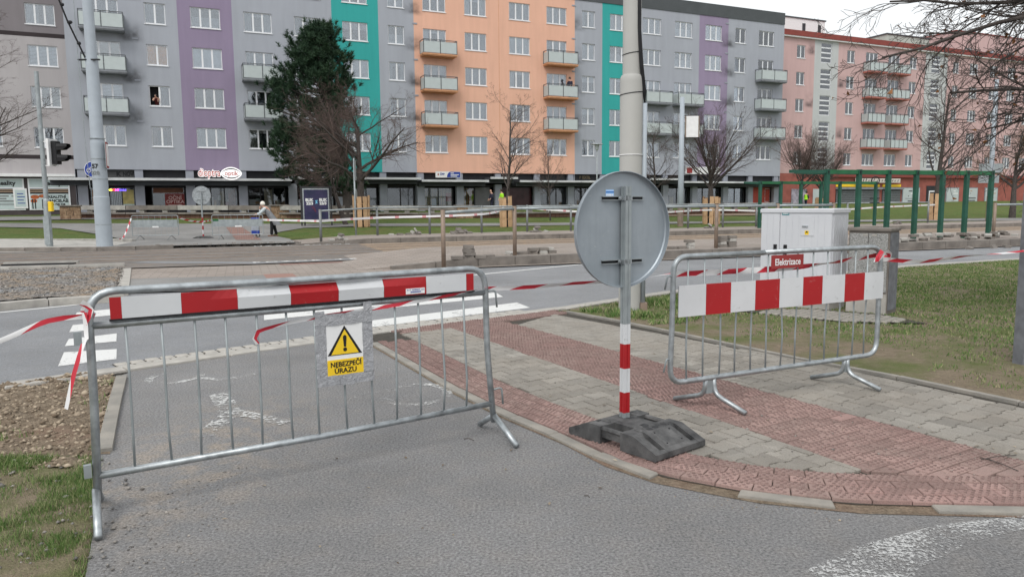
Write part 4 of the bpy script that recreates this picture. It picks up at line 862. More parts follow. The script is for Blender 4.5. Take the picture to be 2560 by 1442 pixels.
# ---------------------------------------------------------------- barrier tape
_g = NB('barrier_tape'); _uv = _g.n('ShaderNodeUVMap'); _sx = _g.n('ShaderNodeSeparateXYZ'); _g.l(_uv.outputs[0], _sx.inputs[0])
_ph = _g.math('ADD', _sx.outputs[0], _g.math('MULTIPLY', _sx.outputs[1], .10)); _fr = _g.math('FRACT', _g.math('MULTIPLY', _ph, 2.6)); _st = _g.math('GREATER_THAN', _fr, .5)
_g.set(_g.mix(_st, (.66, .655, .66), (.47, .022, .04)), .45, 0, .4); M['tape'] = _g.m
def ribbon(name, pts, wd, label, twist=0., mats='tape', step=.05, parent=None, flutter=.15, phase=0., tilt=0.):
    P = [Vector(p) for p in pts]; Q = []
    for i in range(len(P)-1):      # Catmull-Rom
        a, b, c, d = P[max(i-1, 0)], P[i], P[i+1], P[min(i+2, len(P)-1)]; n = max(2, int((c-b).length/step))
        for k in range(n):
            t = k/n; Q.append(.5*((2*b)+(c-a)*t+(2*a-5*b+4*c-d)*t*t+(-a+3*b-3*c+d)*t**3))
    Q.append(P[-1]); L_ = 0.; mb = MB(); uvs = []
    for i, q in enumerate(Q):
        t = (Q[min(i+1, len(Q)-1)]-Q[max(i-1, 0)]).normalized(); side = t.cross(Vector((0, -1, .02))).normalized(); nrm = t.cross(side)
        if i: L_ += (q-Q[i-1]).length
        a = tilt+twist*L_+flutter*math.sin(L_*5+phase)+.5*flutter*math.sin(L_*13+phase); o_ = side*math.cos(a)+nrm*math.sin(a)
        mb.v += [tuple(q-o_*wd/2), tuple(q+nrm*.15*wd*math.sin(L_*7)), tuple(q+o_*wd/2)]; uvs += [(L_+phase, 0), (L_+phase, .5), (L_+phase, 1)]
        if i:
            k = 3*i; mb.f += [(k-3, k-2, k+1, k), (k-2, k-1, k+2, k+1)]
    o = mb.build(name, M[mats], parent, True); ul = o.data.uv_layers.new(name='UVMap')
    for lp in o.data.loops: ul.data[lp.index].uv = uvs[lp.vertex_index]
    if not parent: tag(o, label, 'tape')
    return o
LP = Vector(barL.location); LX = Vector((math.cos(barL.rotation_euler.z), math.sin(barL.rotation_euler.z), 0)); LY = Vector((-LX.y, LX.x, 0))
RP = Vector(barR.location); RX = Vector((math.cos(barR.rotation_euler.z), math.sin(barR.rotation_euler.z), 0)); RY = Vector((-RX.y, RX.x, 0))
def lb(x, z, y=-.03): return LP+LX*x+LY*y+Vector((0, 0, z))
def rb(x, z, y=-.03): return RP+RX*x+RY*y+Vector((0, 0, z))
ribbon('barrier_tape', [(-3.009, 3.200, 0.746), (-2.636, 3.350, 0.854), (-2.401, 3.420, 0.938), (-2.219, 3.500, 1.019), lb(.045, 1.03, -.03)], .024, 'red and white tape running off the left barrier to the left', .3, phase=.1)
ribbon('barrier_tape', [lb(.03, 1.05, -.035), lb(.03, .92, -.05), (-2.060, 3.500, 0.905), (-2.097, 3.470, 0.765), (-2.135, 3.450, 0.601)], .026, 'loose red and white tape end hanging from the left barrier post', .7, phase=.32)
ribbon('barrier_tape', [lb(.02, 1.10, -.032), lb(.06, 1.06, -.036), lb(.03, 1.0, -.036), lb(.07, 1.03, .03), lb(.02, 1.06, .03)], .03, 'knot of red and white tape round the left barrier post', 1.5, phase=.1)
ribbon('barrier_tape', [lb(.845, .80, -.012), lb(.85, .872, -.022), lb(1.16, .918, -.012), lb(1.5, .94, -.014), lb(1.85, .965, -.02), lb(2.33, 1.015, -.03)], .023, 'red and white tape tied along the bars of the left barrier', .5, phase=.12, flutter=.5)
ribbon('barrier_tape', [lb(2.33, 1.0, .02), (0.136, 5.000, 0.995), (0.448, 5.150, 1.001), (0.792, 5.200, 1.012), rb(-.36, 1.05, .03)], .03, 'red and white tape stretched between the two near barriers behind the sign', 1.2, phase=.3)
ribbon('barrier_tape', [rb(-.36, 1.045, .03), rb(.2, 1.038, .03), rb(.9, 1.04, .03), rb(1.5, 1.075, .03), rb(1.81, 1.10, .03)], .045, 'red and white tape running behind the bars of the right barrier', .4, phase=.05, flutter=.4)
ribbon('barrier_tape', [rb(1.80, 1.14, -.03), rb(1.72, 1.05, -.035), rb(1.86, 1.13, -.03), rb(1.93, 1.075, .0), rb(1.82, 1.10, .03)], .04, 'knot of red and white tape at the corner of the right barrier', 1.5, phase=.2)
ribbon('barrier_tape', [rb(1.82, 1.07, .0), (3.541, 6.400, 1.029), (4.007, 6.600, 1.052), (4.601, 6.850, 1.067), (4.783, 6.900, 1.080), (5.227, 7.100, 1.099)], .035, 'red and white tape from the right barrier to the wooden post', 1.1, phase=.4)

# ================================================================ APARTMENT HOUSES
WH, PITCHZ, SILL0 = 1.42, 2.82, 5.88
CURT = {k: mat('curtain_'+k, c, .9, .12, 3) for k, c in dict(white=(.33, .34, .37), grey=(.13, .135, .155), sheer=(.20, .21, .24), beige=(.30, .28, .24), orange=(.62, .27, .075), dark=(.12, .07, .055), blind=(.48, .51, .56)).items()}
_fr, _pn, _sl, _ct = {}, {}, {}, {}
def frame_mesh(wd, n, hh=WH):
    key = (wd, n, hh)
    if key in _fr: return _fr[key]
    mb = MB(); e, mu = .055, .115; y0, y1 = .085, .15
    mb.box(0, wd, y0, y1, 0, .075); mb.box(0, wd, y0, y1, hh-.06, hh); mb.box(0, e, y0, y1, .075, hh-.06); mb.box(wd-e, wd, y0, y1, .075, hh-.06)
    for k in range(1, n): mb.box(wd*k/n-mu/2, wd*k/n+mu/2, y0-.008, y1, .075, hh-.06)
    _fr[key] = mb.mesh('window', M['white_frame']); return _fr[key]
def pane_mesh(w_, h_):
    key = (round(w_, 3), h_)
    if key not in _pn: _pn[key] = MB().box(0, w_, .112, .122, 0, h_).mesh('pane', M['pane'])
    return _pn[key]
def curtain_mesh(wd, kind, colr, hh=WH):
    key = (wd, kind, colr, hh)
    if key in _ct: return _ct[key]
    mb = MB()
    def drape(x0, x1, z0, z1, folds, y=.24):
        n = max(4, int(folds*4)); ph = random.uniform(0, 6)
        vs_ = [(x0+(x1-x0)*i/n, y+.022*math.sin(ph+i*1.57), z) for z in (z0, z1) for i in range(n+1)]; mb.add(vs_, [(i, i+1, n+2+i, n+1+i) for i in range(n)])
    if kind == 'full': drape(.02, wd-.02, .03, hh-.03, wd*9)
    elif kind == 'sides': drape(.02, wd*.28, .03, hh-.03, 3); drape(wd*.74, wd-.02, .03, hh-.03, 3); drape(.02, wd-.02, hh*.8, hh-.03, wd*7, .22)
    elif kind == 'left': drape(.02, wd*.45, .03, hh-.03, 5)
    elif kind == 'low': drape(.02, wd-.02, .03, hh*.55, wd*8)
    elif kind == 'valance': drape(.02, wd-.02, hh*.62, hh-.03, wd*8)
    elif kind == 'blind':
        for k in range(14): mb.box(.05, wd-.05, .19, .215, .06+k*(hh-.12)/14, .06+k*(hh-.12)/14+(hh-.12)/20)
    elif kind == 'roller': mb.box(.05, wd-.05, .19, .2, .07, hh-.06)
    _ct[key] = mb.mesh('curtain', CURT[colr]); return _ct[key]
KINDS = [('full', 'white'), ('full', 'sheer'), ('full', 'sheer'), ('full', 'grey'), ('sides', 'white'), ('left', 'sheer'), ('low', 'white'), ('valance', 'white'), ('blind', 'blind'), ('full', 'grey'), ('sides', 'sheer'), None, None, None, ('low', 'sheer'), ('full', 'beige')]
def window(parent, s, z, wd, n, y=0., cur='rnd', sill=True, hh=WH, open_leaf=None):
    f = link('window', frame_mesh(wd, n, hh), parent, (s, y, z))
    e, mu = .055, .115
    for k in range(n):
        a = e if k == 0 else wd*k/n+mu/2; b = wd-e if k == n-1 else wd*(k+1)/n-mu/2
        if open_leaf == k: continue
        link('pane', pane_mesh(b-a, hh-.135), f, (a, 0, .075))
    if sill:
        if (wd,) not in _sl: _sl[(wd,)] = MB().box(-.04, wd+.04, -.05, .09, -.055, -.003).mesh('sill', M['white_frame'])
        link('sill', _sl[(wd,)], f)
    if cur == 'rnd': cur = random.choice(KINDS)
    if cur: link('curtain', curtain_mesh(wd, cur[0], cur[1], hh), f)
    return f
def wall_mesh(s0, s1, z0, z1, ops, m, y=0., depth=.2, name='wall', parent=None):
    """a wall panel facing the street with real openings and reveals"""
    xs = sorted({s0, s1, *[o[0] for o in ops], *[o[1] for o in ops]}); zs = sorted({z0, z1, *[o[2] for o in ops], *[o[3] for o in ops]}); mb = MB()
    for a, b in zip(xs, xs[1:]):
        for c, d in zip(zs, zs[1:]):
            mx_, mz = (a+b)/2, (c+d)/2
            if any(o[0] < mx_ < o[1] and o[2] < mz < o[3] for o in ops): continue
            mb.add([(a, y, c), (b, y, c), (b, y, d), (a, y, d)], [(0, 1, 2, 3)])
    for a, b, c, d in ops:
        k = y+depth
        mb.add([(a, y, c), (b, y, c), (b, y, d), (a, y, d), (a, k, c), (b, k, c), (b, k, d), (a, k, d)], [(0, 4, 5, 1), (1, 5, 6, 2), (2, 6, 7, 3), (3, 7, 4, 0)])
    mb.add([(s0, y, z0), (s1, y, z0), (s1, y+.6, z0), (s0, y+.6, z0)], [(0, 3, 2, 1)])
    return mb.build(name, m, parent)
_bal = {}; M['rail_dark'] = mat('rail_dark', (.095, .105, .11), .5, .1, 3)
def balcony(parent, s0, s1, zb, nfront=2, dep=1.0, slab='slab_grey', y=0.):
    wd = round(s1-s0, 2); key = (wd, nfront, dep)
    if key not in _bal:
        sl = MB().box(0, wd, -dep, 0, 0, .10).box(.04, wd-.04, -dep+.04, 0, -.07, 0); rl = MB(); t = .026; h0, h1 = .17, 1.12
        for x in [0.04]+[wd*k/nfront for k in range(1, nfront)]+[wd-.04]: rl.box(x-t, x+t, -dep+.02, -dep+.02+2*t, .10, h1+.03)
        for x in (.04, wd-.04): rl.box(x-t, x+t, -.06, -.06+2*t, .10, h1+.03)
        rl.box(.02, wd-.02, -dep+.015, -dep+.07, h1+.03, h1+.075); rl.box(.02, .065, -dep+.07, 0, h1+.03, h1+.075); rl.box(wd-.065, wd-.02, -dep+.07, 0, h1+.03, h1+.075)
        rl.box(.05, wd-.05, -dep+.03, -dep+.055, h1-.06, h1-.03); rl.box(.05, wd-.05, -dep+.03, -dep+.055, h0-.035, h0-.01)
        fp = MB().box(.035, wd/nfront-.035, -dep+.035, -dep+.05, h0, h1-.08).mesh('panel', M['frosted']); sp = MB().box(-.006, .006, -dep+.09, -.08, h0, h1-.08).mesh('side_panel', M['frosted'])
        _bal[key] = (sl.mesh('balcony', None), rl.mesh('railing', M['rail_dark']), fp, sp)
    sl, rl, fp, sp = _bal[key]
    if not sl.materials: sl.materials.append(M[slab])
    if sl.materials[0] != M[slab]: sl = sl.copy(); sl.materials[0] = M[slab]
    b = link('balcony', sl, parent, (s0, y, zb)); link('railing', rl, b)
    for k in range(nfront): link('panel', fp, b, (wd*k/nfront, 0, 0))
    for x in (.04, wd-.04): link('side_panel', sp, b, (x, 0, 0))
    return b
C_GREY, C_PUR, C_TEAL, C_OR, C_PINK, C_TAUPE = (.365, .382, .425), (.275, .225, .32), (.045, .355, .335), (.74, .435, .32), (.56, .385, .375), (.42, .395, .40)
M['slab_grey'] = mat('slab_grey', (.22, .23, .25), .9, .15, 2); M['slab_orange'] = mat('slab_orange', (.55, .28, .15), .9, .15, 2); M['slab_pink'] = mat('slab_pink', (.45, .17, .14), .9, .15, 2)
M['col_grey'] = mat('col_grey', (.29, .305, .345), .9, .1, 1.5); M['fascia_dark'] = mat('fascia_dark', (.022, .022, .026), .6, .3, 2); M['roof_dark'] = mat('roof_dark', (.075, .083, .088), .8, .1, 1)
M['canopy'] = mat('canopy', (.52, .53, .54), .8, .2, .8); M['canopy_dark'] = mat('canopy_dark', (.07, .075, .085), .8, .2, .8)
M['shop_dark'] = mat('shop_dark', (.035, .032, .034), .6, .4, 1.2); M['alu_dark'] = mat('alu_dark', (.03, .03, .033), .45, .2, 3)
FZ = 20.55
def house(label, s0, s1, walls, cols, bal_rows, slab, top_band=True, base_z=.85):
    """walls: (s0, s1, material, label); cols: (s, width, leaves, tag); bal_rows: {col index: (s0, s1, rows)}"""
    h = empty('apartment_building', FORG, FANG, label, 'building')
    for a, b, m_, lab in walls:
        ops = [(c[0], c[0]+c[1], SILL0+PITCHZ*k, SILL0+PITCHZ*k+WH) for c in cols if a < c[0] < b for k in range(5)]
        w_ = wall_mesh(a, b, 4.25, 19.42, ops, m_, parent=h)
        if lab: w_['label'] = lab
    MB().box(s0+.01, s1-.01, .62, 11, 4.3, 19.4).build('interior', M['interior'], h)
    MB().box(s0, s1, -.06, 11.3, 19.42, FZ).build('roof', M['roof_dark'], h)
    for x in (s0, s1): MB().box(x-.006 if x == s0 else x-.012, x+.012 if x == s0 else x+.006, .01, 11.2, base_z, 19.41).build('end_wall', M['end_wall'], h)
    for i, c in enumerate(cols):
        for k in range(5):
            sp = SPECIAL.get((math.floor(abs(c[0])*10)/10*(1 if c[0] > 0 else -1), k), {})
            window(h, c[0]+.003, SILL0+PITCHZ*k+.003, c[1]-.006, c[2], **sp)
        if i in bal_rows:
            a, b, rows = bal_rows[i]
            for k in rows: balcony(h, a, b, SILL0+PITCHZ*k-.78, 2, 1.0, slab)
    return h
M['end_wall'] = stucco('end_wall', C_GREY)
SPECIAL = {(-27.9, 2): dict(cur=('full', 'orange')), (-27.9, 1): dict(cur=None, open_leaf=0), (-27.9, 3): dict(cur=('left', 'sheer')), (-25.0, 2): dict(cur=('roller', 'blind')), (-27.9, 0): dict(cur=('sides', 'dark')), (-31.5, 1): dict(cur=('blind', 'blind')), (-21.4, 0): dict(cur=('sides', 'beige')), (-31.5, 2): dict(cur=('roller', 'beige')),
           (0.0, 3): dict(cur=('blind', 'blind')), (-4.1, 4): dict(cur=('sides', 'white')), (3.5, 0): dict(cur=('left', 'white')), (24.3, 1): dict(cur=('left', 'dark'))}
for k in range(5): SPECIAL[(3.5, k)] = SPECIAL.get((3.5, k), dict(cur=random.choice([('left', 'sheer'), ('full', 'sheer'), None])))
gL1 = stucco('grey_render_1', C_GREY, ((-28.9, 7.35, PITCHZ),)); gL2 = stucco('grey_render_2', C_GREY); pu = stucco('purple_render', C_PUR); te = stucco('teal_render', C_TEAL); gL3 = stucco('grey_render_3', C_GREY, ((-8.45, 8.3, PITCHZ),))
orr = stucco('orange_render', C_OR, ((-8.5, 8.3, PITCHZ),)); gR1 = stucco('grey_render_4', C_GREY, ((6.45, 8.3, PITCHZ),)); gR2 = stucco('grey_render_5', C_GREY); gR3 = stucco('grey_render_6', C_GREY, ((23.6, 8.2, PITCHZ),)); pu2 = stucco('purple_render_2', sc(C_PUR, 1.08), ((23.4, 8.2, PITCHZ),))
hA = house('apartment block in grey, purple and teal render with corner tobacco and optician shops', -32.85, -8.47,
           [(-32.85, -25.85, gL1, None), (-25.85, -22.2, pu, 'purple painted strip'), (-22.2, -15.0, gL2, None), (-15.0, -11.36, te, 'teal painted strip'), (-11.36, -8.47, gL3, None)],
           [(-31.55, 1.98, 3), (-27.95, 1.34, 2), (-25.0, 1.99, 3), (-21.4, 1.97, 3), (-17.8, 1.97, 3), (-14.2, 1.98, 3), (-10.6, 1.33, 2)],
           {0: (-31.95, -29.22, (1, 2, 3)), 3: (-21.72, -18.95, (1, 2))}, 'slab_grey')
hB = house('orange rendered apartment block in the middle of the row', -8.47, 6.32, [(-8.47, 6.32, orr, None)],
           [(-7.70, 1.97, 3), (-4.1, 1.95, 3), (-.05, 1.95, 3), (3.52, 1.98, 3)], {0: (-8.02, -5.12, (1, 2, 3)), 3: (3.16, 6.14, (1, 2, 3))}, 'slab_orange')
hC = house('grey apartment block with teal and mauve strips under a dark roof band', 6.32, 30.65,
           [(6.32, 9.15, gR1, None), (9.15, 12.75, te, 'teal painted strip'), (12.75, 19.97, gR2, None), (19.97, 23.48, pu2, 'mauve painted strip'), (23.48, 30.65, gR3, None)],
           [(7.06, 1.33, 2), (9.95, 1.98, 3), (13.52, 2.0, 3), (17.12, 2.0, 3), (20.7, 2.0, 3), (24.35, 1.33, 2), (27.34, 1.98, 3)],
           {2: (13.3, 16.3, (1, 2)), 3: (16.9, 19.95, (1, 2)), 6: (26.95, 30.3, (1, 2, 3))}, 'slab_grey')
MB().box(-1.02, -1.0, -.012, 0, 4.25, 19.4).build('joint', M['slab_orange'], hB)
for h, s_ in ((hA, -28.62), (hB, -8.38), (hB, 6.22), (hC, 23.32)):
    for k in range(1 if s_ > -20 else 0, 5): MB().box(s_-.19, s_+.19, -.03, .0, 7.55+PITCHZ*k, 7.67+PITCHZ*k).box(s_-.15, s_+.15, -.034, -.03, 7.585+PITCHZ*k, 7.635+PITCHZ*k).build('gas_vent', M['col_grey'], h)
# roof hatch and aerial seen over the dark band
MB().add([(19.0, 2, FZ), (21.6, 2, FZ), (21.6, 5, FZ), (19.0, 5, FZ), (20.6, 2.4, FZ+.75), (21.3, 2.4, FZ+.75), (21.3, 4.5, FZ+.75), (20.6, 4.5, FZ+.75)], [(4, 5, 6, 7), (0, 1, 5, 4), (1, 2, 6, 5), (2, 3, 7, 6), (3, 0, 4, 7)]).build('roof_hatch', M['slab_grey'], hC)
MB().box(25.6, 27.0, 2, 4, FZ, FZ+.5).build('roof_vent', M['slab_grey'], hC); MB().tube([(19.6, 3, FZ), (19.6, 3, FZ+1.6)], .015, 5).build('aerial', M['galv'], hC)

# ---------------------------------------------------------------- street-level shops under the blocks
YS = .55                                             # shop glazing stands behind the columns
def shopfront(h, s0, s1, cols, base=.85):
    MB().box(s0, s1, 5.2, 5.4, base, 4.24).build('shop_back_wall', M['shop_dark'], h)
    MB().box(s0, s1, .35, .5, 3.62, 4.245).build('fascia', M['fascia_dark'], h)
    MB().box(s0+.01, s1-.01, .5, 5.2, 3.1, 3.25).build('shop_ceiling', M['shop_dark'], h)
    MB().box(s0, s1, YS-.02, YS+.16, base, 1.32).build('shop_plinth', M['fascia_dark'], h)
    for c in cols:
        MB().box(c-.31, c+.31, -.02, .34, base-.2, 3.30).build('column', M['col_grey'], h); MB().box(c-.27, c+.27, .06, .344, 3.62, 4.243).build('column_head', M['col_grey'], h)
def canopy(h, s0, s1, z=3.46, dep=1.25, step=None):
    o = MB().box(s0, s1, -dep, -dep+.14, z, z+.17).build('canopy_edge', M['canopy'], h)
    MB().box(s0, s1, -dep+.14, .34, z+.0, z+.13).build('canopy', M['canopy_dark'], h); MB().box(s0, s1, -.4, .55, z-.32, z-.01).build('canopy_beam', M['canopy_dark'], h)
def glazing(h, s0, s1, z0=1.34, z1=3.05, n=2, y=YS, frame='alu_dark', goods=None):
    f = MB(); f.box(s0, s1, y, y+.09, z0, z0+.07).box(s0, s1, y, y+.09, z1-.07, z1).box(s0, s0+.07, y, y+.09, z0+.07, z1-.07).box(s1-.07, s1, y, y+.09, z0+.07, z1-.07)
    for k in range(1, n): f.box(s0+(s1-s0)*k/n-.04, s0+(s1-s0)*k/n+.04, y-.005, y+.09, z0+.07, z1-.07)
    f = f.build('shop_window', M[frame], h)
    for k in range(n): MB().box(s0+(s1-s0)*k/n+.05, s0+(s1-s0)*(k+1)/n-.05, y+.04, y+.05, z0+.075, z1-.075).build('pane', M['shop_pane'], f)
    return f
def board(h, s0, s1, z0, z1, m, y=YS-.03, name='sign_board', th=.03): return MB().box(s0, s1, y-th, y, z0, z1).build(name, m, h)
COLS = [-32.45, -28.93, -25.62, -22.0, -18.4, -14.8, -11.3]
shopfront(hA, -32.85, -8.47, COLS); shopfront(hB, -8.47, 6.32, [-8.15, -4.72, -1.2, 2.57, 5.95]); shopfront(hC, 6.32, 30.65, [9.3, 12.8, 16.3, 19.77, 23.6, 26.8, 30.2])
canopy(hA, -34.3, -18.6); canopy(hA, -18.2, -8.5, 3.62); canopy(hB, -8.46, -2.6); canopy(hB, -2.4, .1, 3.72); canopy(hB, .3, 6.3); canopy(hC, 6.34, 13.5); canopy(hC, 13.7, 17.4, 3.72); canopy(hC, 17.6, 30.5)
warm = emit('shop_light', (1, .80, .45), .55); warm2 = mat('warm_display', (.42, .33, .16), .8, .4, 2)
# tobacconist
glazing(hA, -32.1, -30.95, n=1); w_ = glazing(hA, -30.9, -29.25, n=2)
board(hA, -31.95, -31.2, 1.75, 2.85, mat('poster_tan', (.42, .25, .14), .7, .3, 2), YS-.01, 'poster'); board(hA, -30.05, -29.35, 1.85, 2.85, mat('poster_gold', (.50, .42, .17), .7, .35, 2.5), YS-.01, 'poster'); board(hA, -30.05, -29.35, 1.55, 1.84, mat('poster_mint', (.50, .62, .60), .7, .1, 5), YS-.01, 'poster')
for k in range(7): MB().box(-30.85+.11*k, -30.82+.11*k, YS+.055, YS+.07, 1.45, 2.65).build('grille_bar', M['galv'], w_)
for i, (ch, c) in enumerate(zip('NOVINY', [(1, .9, .1)]*2+[(1, .05, .05)]*2+[(1, .1, .9)]*2)): text(ch, .2, (-30.88+.112*i, YS-.05, 2.83), emit('led_%d' % i, c, 2.2), w_, bold=.008, name='led_letter')
for k in range(4): MB().box(-30.24+.115*k, -30.16+.115*k, YS-.055, YS-.045, 2.76, 2.9).build('led_block', emit('led_blue%d' % k, (.15, .1, 1), 1.6), w_)
text('K', .42, (-30.22, .33, 3.93), M['black'], hA, bold=.02); text('NOVIN', .42, (-29.95, .33, 3.93), M['black'], hA, bold=.02, align='LEFT', sx=.72); MB().box(-32.0, -29.25, .335, .35, 3.66, 4.2).build('sign_board', mat('fascia_grey', (.10, .10, .10), .7, .2, 2), hA)
# passage with the optician's banner
gl_ = glazing(hA, -28.2, -26.0, n=1); board(hA, -28.1, -26.1, 2.62, 2.98, mat('poster_brown', (.13, .055, .03), .7, .4, 2), YS-.01, 'poster')
bn = board(hA, -27.35, -26.05, 1.60, 2.58, mat('banner_red', (.17, .022, .02), .6, .1, 2), YS-.02, 'banner')
pinkish = mat('banner_print', (.52, .36, .34), .6, .05, 2)
text('OČNÍ', .34, (-26.68, YS-.06, 2.26), pinkish, bn, bold=.006); text('OPTIKA', .34, (-26.68, YS-.06, 1.98), pinkish, bn, bold=.006); text('dioptra optik', .15, (-26.7, YS-.06, 2.49), mat('banner_dim', (.33, .12, .11), .6, .05, 2), bn)
MB().add([(-27.15, YS-.055, 1.72), (-26.45, YS-.055, 1.72), (-26.45, YS-.055, 1.67), (-26.2, YS-.055, 1.745), (-26.45, YS-.055, 1.82), (-26.45, YS-.055, 1.77), (-27.15, YS-.055, 1.77)], [(0, 1, 2, 3, 4, 5, 6)]).build('arrow', pinkish, bn)
# optician
glazing(hA, -25.2, -22.35, n=3); glazing(hA, -21.65, -18.9, n=3); glazing(hA, -18.0, -15.2, n=3); glazing(hA, -14.4, -11.7, n=3); glazing(hA, -10.9, -8.6, n=2)
for s_, w2, h2, m_ in ((-24.3, .5, .9, M['white']), (-23.4, .35, 1.3, warm2), (-22.75, .5, 1.4, mat('poster_rust', (.20, .07, .05), .7, .4, 2)), (-21.2, .6, .7, M['white']), (-20.75, .5, .5, M['galv']), (-20.1, .62, 1.45, mat('poster_face', (.44, .38, .28), .7, .35, 1.5)), (-17.3, .9, 1.1, mat('poster_red', (.30, .03, .04), .7, .3, 2))):
    board(hA, s_-w2/2, s_+w2/2, 1.45, 1.45+h2, m_, YS+.6, 'display')
for k in range(14): MB().bevbox(-.14, .14, -.12, .12, 0, random.uniform(.15, .5), .03).build('display', random.choice([M['white'], M['galv'], M['wood_new'], M['red_dark'], M['frosted']]), hA, loc=(random.choice([-24.8, -23.9, -23.1, -21.3, -20.8, -19.3])+random.uniform(-.3, .3), YS+random.uniform(.35, 1.2), random.choice([1.35, 1.7, 2.1])))
text('35', .5, (-18.3, YS-.06, 2.16), mat('num_red', (.55, .12, .14), .6, .05, 2), hA, bold=.01)
# lit sign of the optician above the canopy
sgn = empty('shop_sign', FP(-23.5, -1.35, 0), FANG, 'white shop sign with red script and eye-shaped panel above the canopy', 'sign')
lit = emit('sign_white', (1, .98, .97), .95); redl = mat('sign_red', (.50, .05, .03), .5, .05, 2)
text('dioptra', .74, (-.86, 0, 4.0), lit, sgn, bold=.05, depth=.03, sx=.68, name='letter_halo'); text('dioptra', .74, (-.86, -.045, 4.0), redl, sgn, bold=.010, depth=.01, sx=.68)
def lens(wd, ht, y, z): 
    pts = [(wd/2*math.cos(a), y, z+ht/2*math.sin(a)*(1-.22*abs(math.cos(a))**2)) for a in [2*math.pi*k/36 for k in range(36)]]; return pts
for wd, ht, y, m_ in ((1.46, .92, 0, lit), (1.30, .76, -.014, M['alu_dark']), (1.28, .58, -.028, lit)):
    p = lens(wd, ht, y, 3.98); MB().add([(a+.62, b, c) for a, b, c in p]+[(a+.62, b+.012, c) for a, b, c in p], [tuple(range(36))]+[(k, (k+1) % 36, 36+(k+1) % 36, 36+k) for k in range(36)]).build('eye_panel', m_, sgn)
text('optik', .46, (.62, -.045, 3.98), redl, sgn, bold=.008, depth=.01, sx=.95)
for x in (-1.2, .5): MB().box(x-.03, x+.03, .03, 1.0, 3.74, 3.8).build('bracket', M['alu_dark'], sgn)
# insurance office
g1 = glazing(hB, -7.8, -5.15, n=2); g2 = glazing(hB, -4.35, -3.2, n=1)
yellowish = mat('blinds_yellow', (.45, .30, .10), .8, .3, 2)
for k in range(30):
    x = -7.7+.085*k; MB().box(x, x+random.uniform(.03, .06), YS+.25, YS+.27, 1.4, 3.0).build('blind_slat', random.choice([yellowish, warm2, warm2]), hB)
for k in range(11): MB().box(-4.28+.1*k, -4.28+.1*k+random.uniform(.04, .08), YS+.25, YS+.27, 1.4, 3.0).build('blind_slat', random.choice([yellowish, warm2, mat('poster_orange', (.5, .2, .07), .8, .2, 3)]), hB)
board(hB, -5.75, -5.25, 1.9, 2.6, mat('car_red', (.35, .03, .03), .5, .2, 3), YS+.2, 'display'); board(hB, -7.0, -6.6, 1.4, 2.1, mat('bike_teal', (.05, .13, .15), .5, .3, 3), YS+.2, 'display')
board(hB, -3.15, -1.75, 1.35, 3.05, mat('panel_grey', (.15, .15, .155), .7, .15, 2), YS+.02, 'door_panel'); board(hB, -.85, 2.2, 1.35, 3.05, mat('glass_red', (.05, .02, .022), .25, .4, 2), YS+.02, 'shop_window'); glazing(hB, 2.95, 5.6, n=3)
ins = empty('shop_sign', FP(-6.22, -1.3, 0), FANG, 'white and blue office sign above the canopy of the orange block', 'sign')
MB().box(-1.06, 1.06, 0, .12, 3.80, 4.29).build('panel', M['white'], ins)
bl = [(-.02+.32*math.sin(k*math.pi/20)*0-.0+(.0), 0) for k in range(1)]
arc = [(-.12+.34*(1-math.cos(k*math.pi/2/8)), 3.82+.45*math.sin(k*math.pi/2/8)) for k in range(9)]
MB().add([(x, -.006, z) for x, z in arc]+[(1.04, -.006, 4.27), (1.04, -.006, 3.82)], [tuple(range(11))[::-1]]).build('blue_field', M['blue'], ins)
text('ČPP', .22, (-.52, -.012, 4.06), M['blue'], ins, bold=.006); MB().add([(-.95, -.01, 4.07), (-.84, -.01, 4.14), (-.80, -.01, 4.04), (-.86, -.01, 3.95)], [(3, 2, 1, 0)]).build('emblem', M['red_dark'], ins)
for k, x1 in enumerate((.48, .92, .76)): MB().box(.2, x1, -.012, -.007, 4.13-.125*k, 4.19-.125*k).build('print_line', M['white'], ins)
# shops of the right block
for a, b, n in ((6.5, 9.0, 2), (9.6, 12.5, 3), (13.1, 16.0, 3), (16.6, 19.45, 2), (20.1, 23.25, 3), (23.95, 26.45, 2)): glazing(hC, a, b, n=n)
board(hC, 27.2, 29.9, 1.0, 3.1, mat('shop_red', (.42, .07, .05), .7, .15, 2), YS+.03, 'red_front'); glazing(hC, 29.2, 29.9, 1.6, 3.0, 1, YS, 'white_frame')
text('P TEXTIL', .36, (7.0, .33, 3.95), mat('gold_letter', (.22, .17, .10), .6, .1, 3), hC, align='LEFT', bold=.012, sx=.8)
MB().box(18.4, 22.6, -.35, -.2, 4.35, 5.05).build('sign_board', M['white'], hC); MB().box(18.5, 19.15, -.36, -.35, 4.43, 4.95).build('sign_emblem', M['red_dark'], hC)
for s_ in (17.2, 17.8, 18.6, 14.2, 15.0, 10.4): board(hC, s_-.2, s_+.25, 1.45, random.uniform(2.0, 2.9), random.choice([M['white'], warm2, M['frosted'], M['galv']]), YS+.6, 'display')

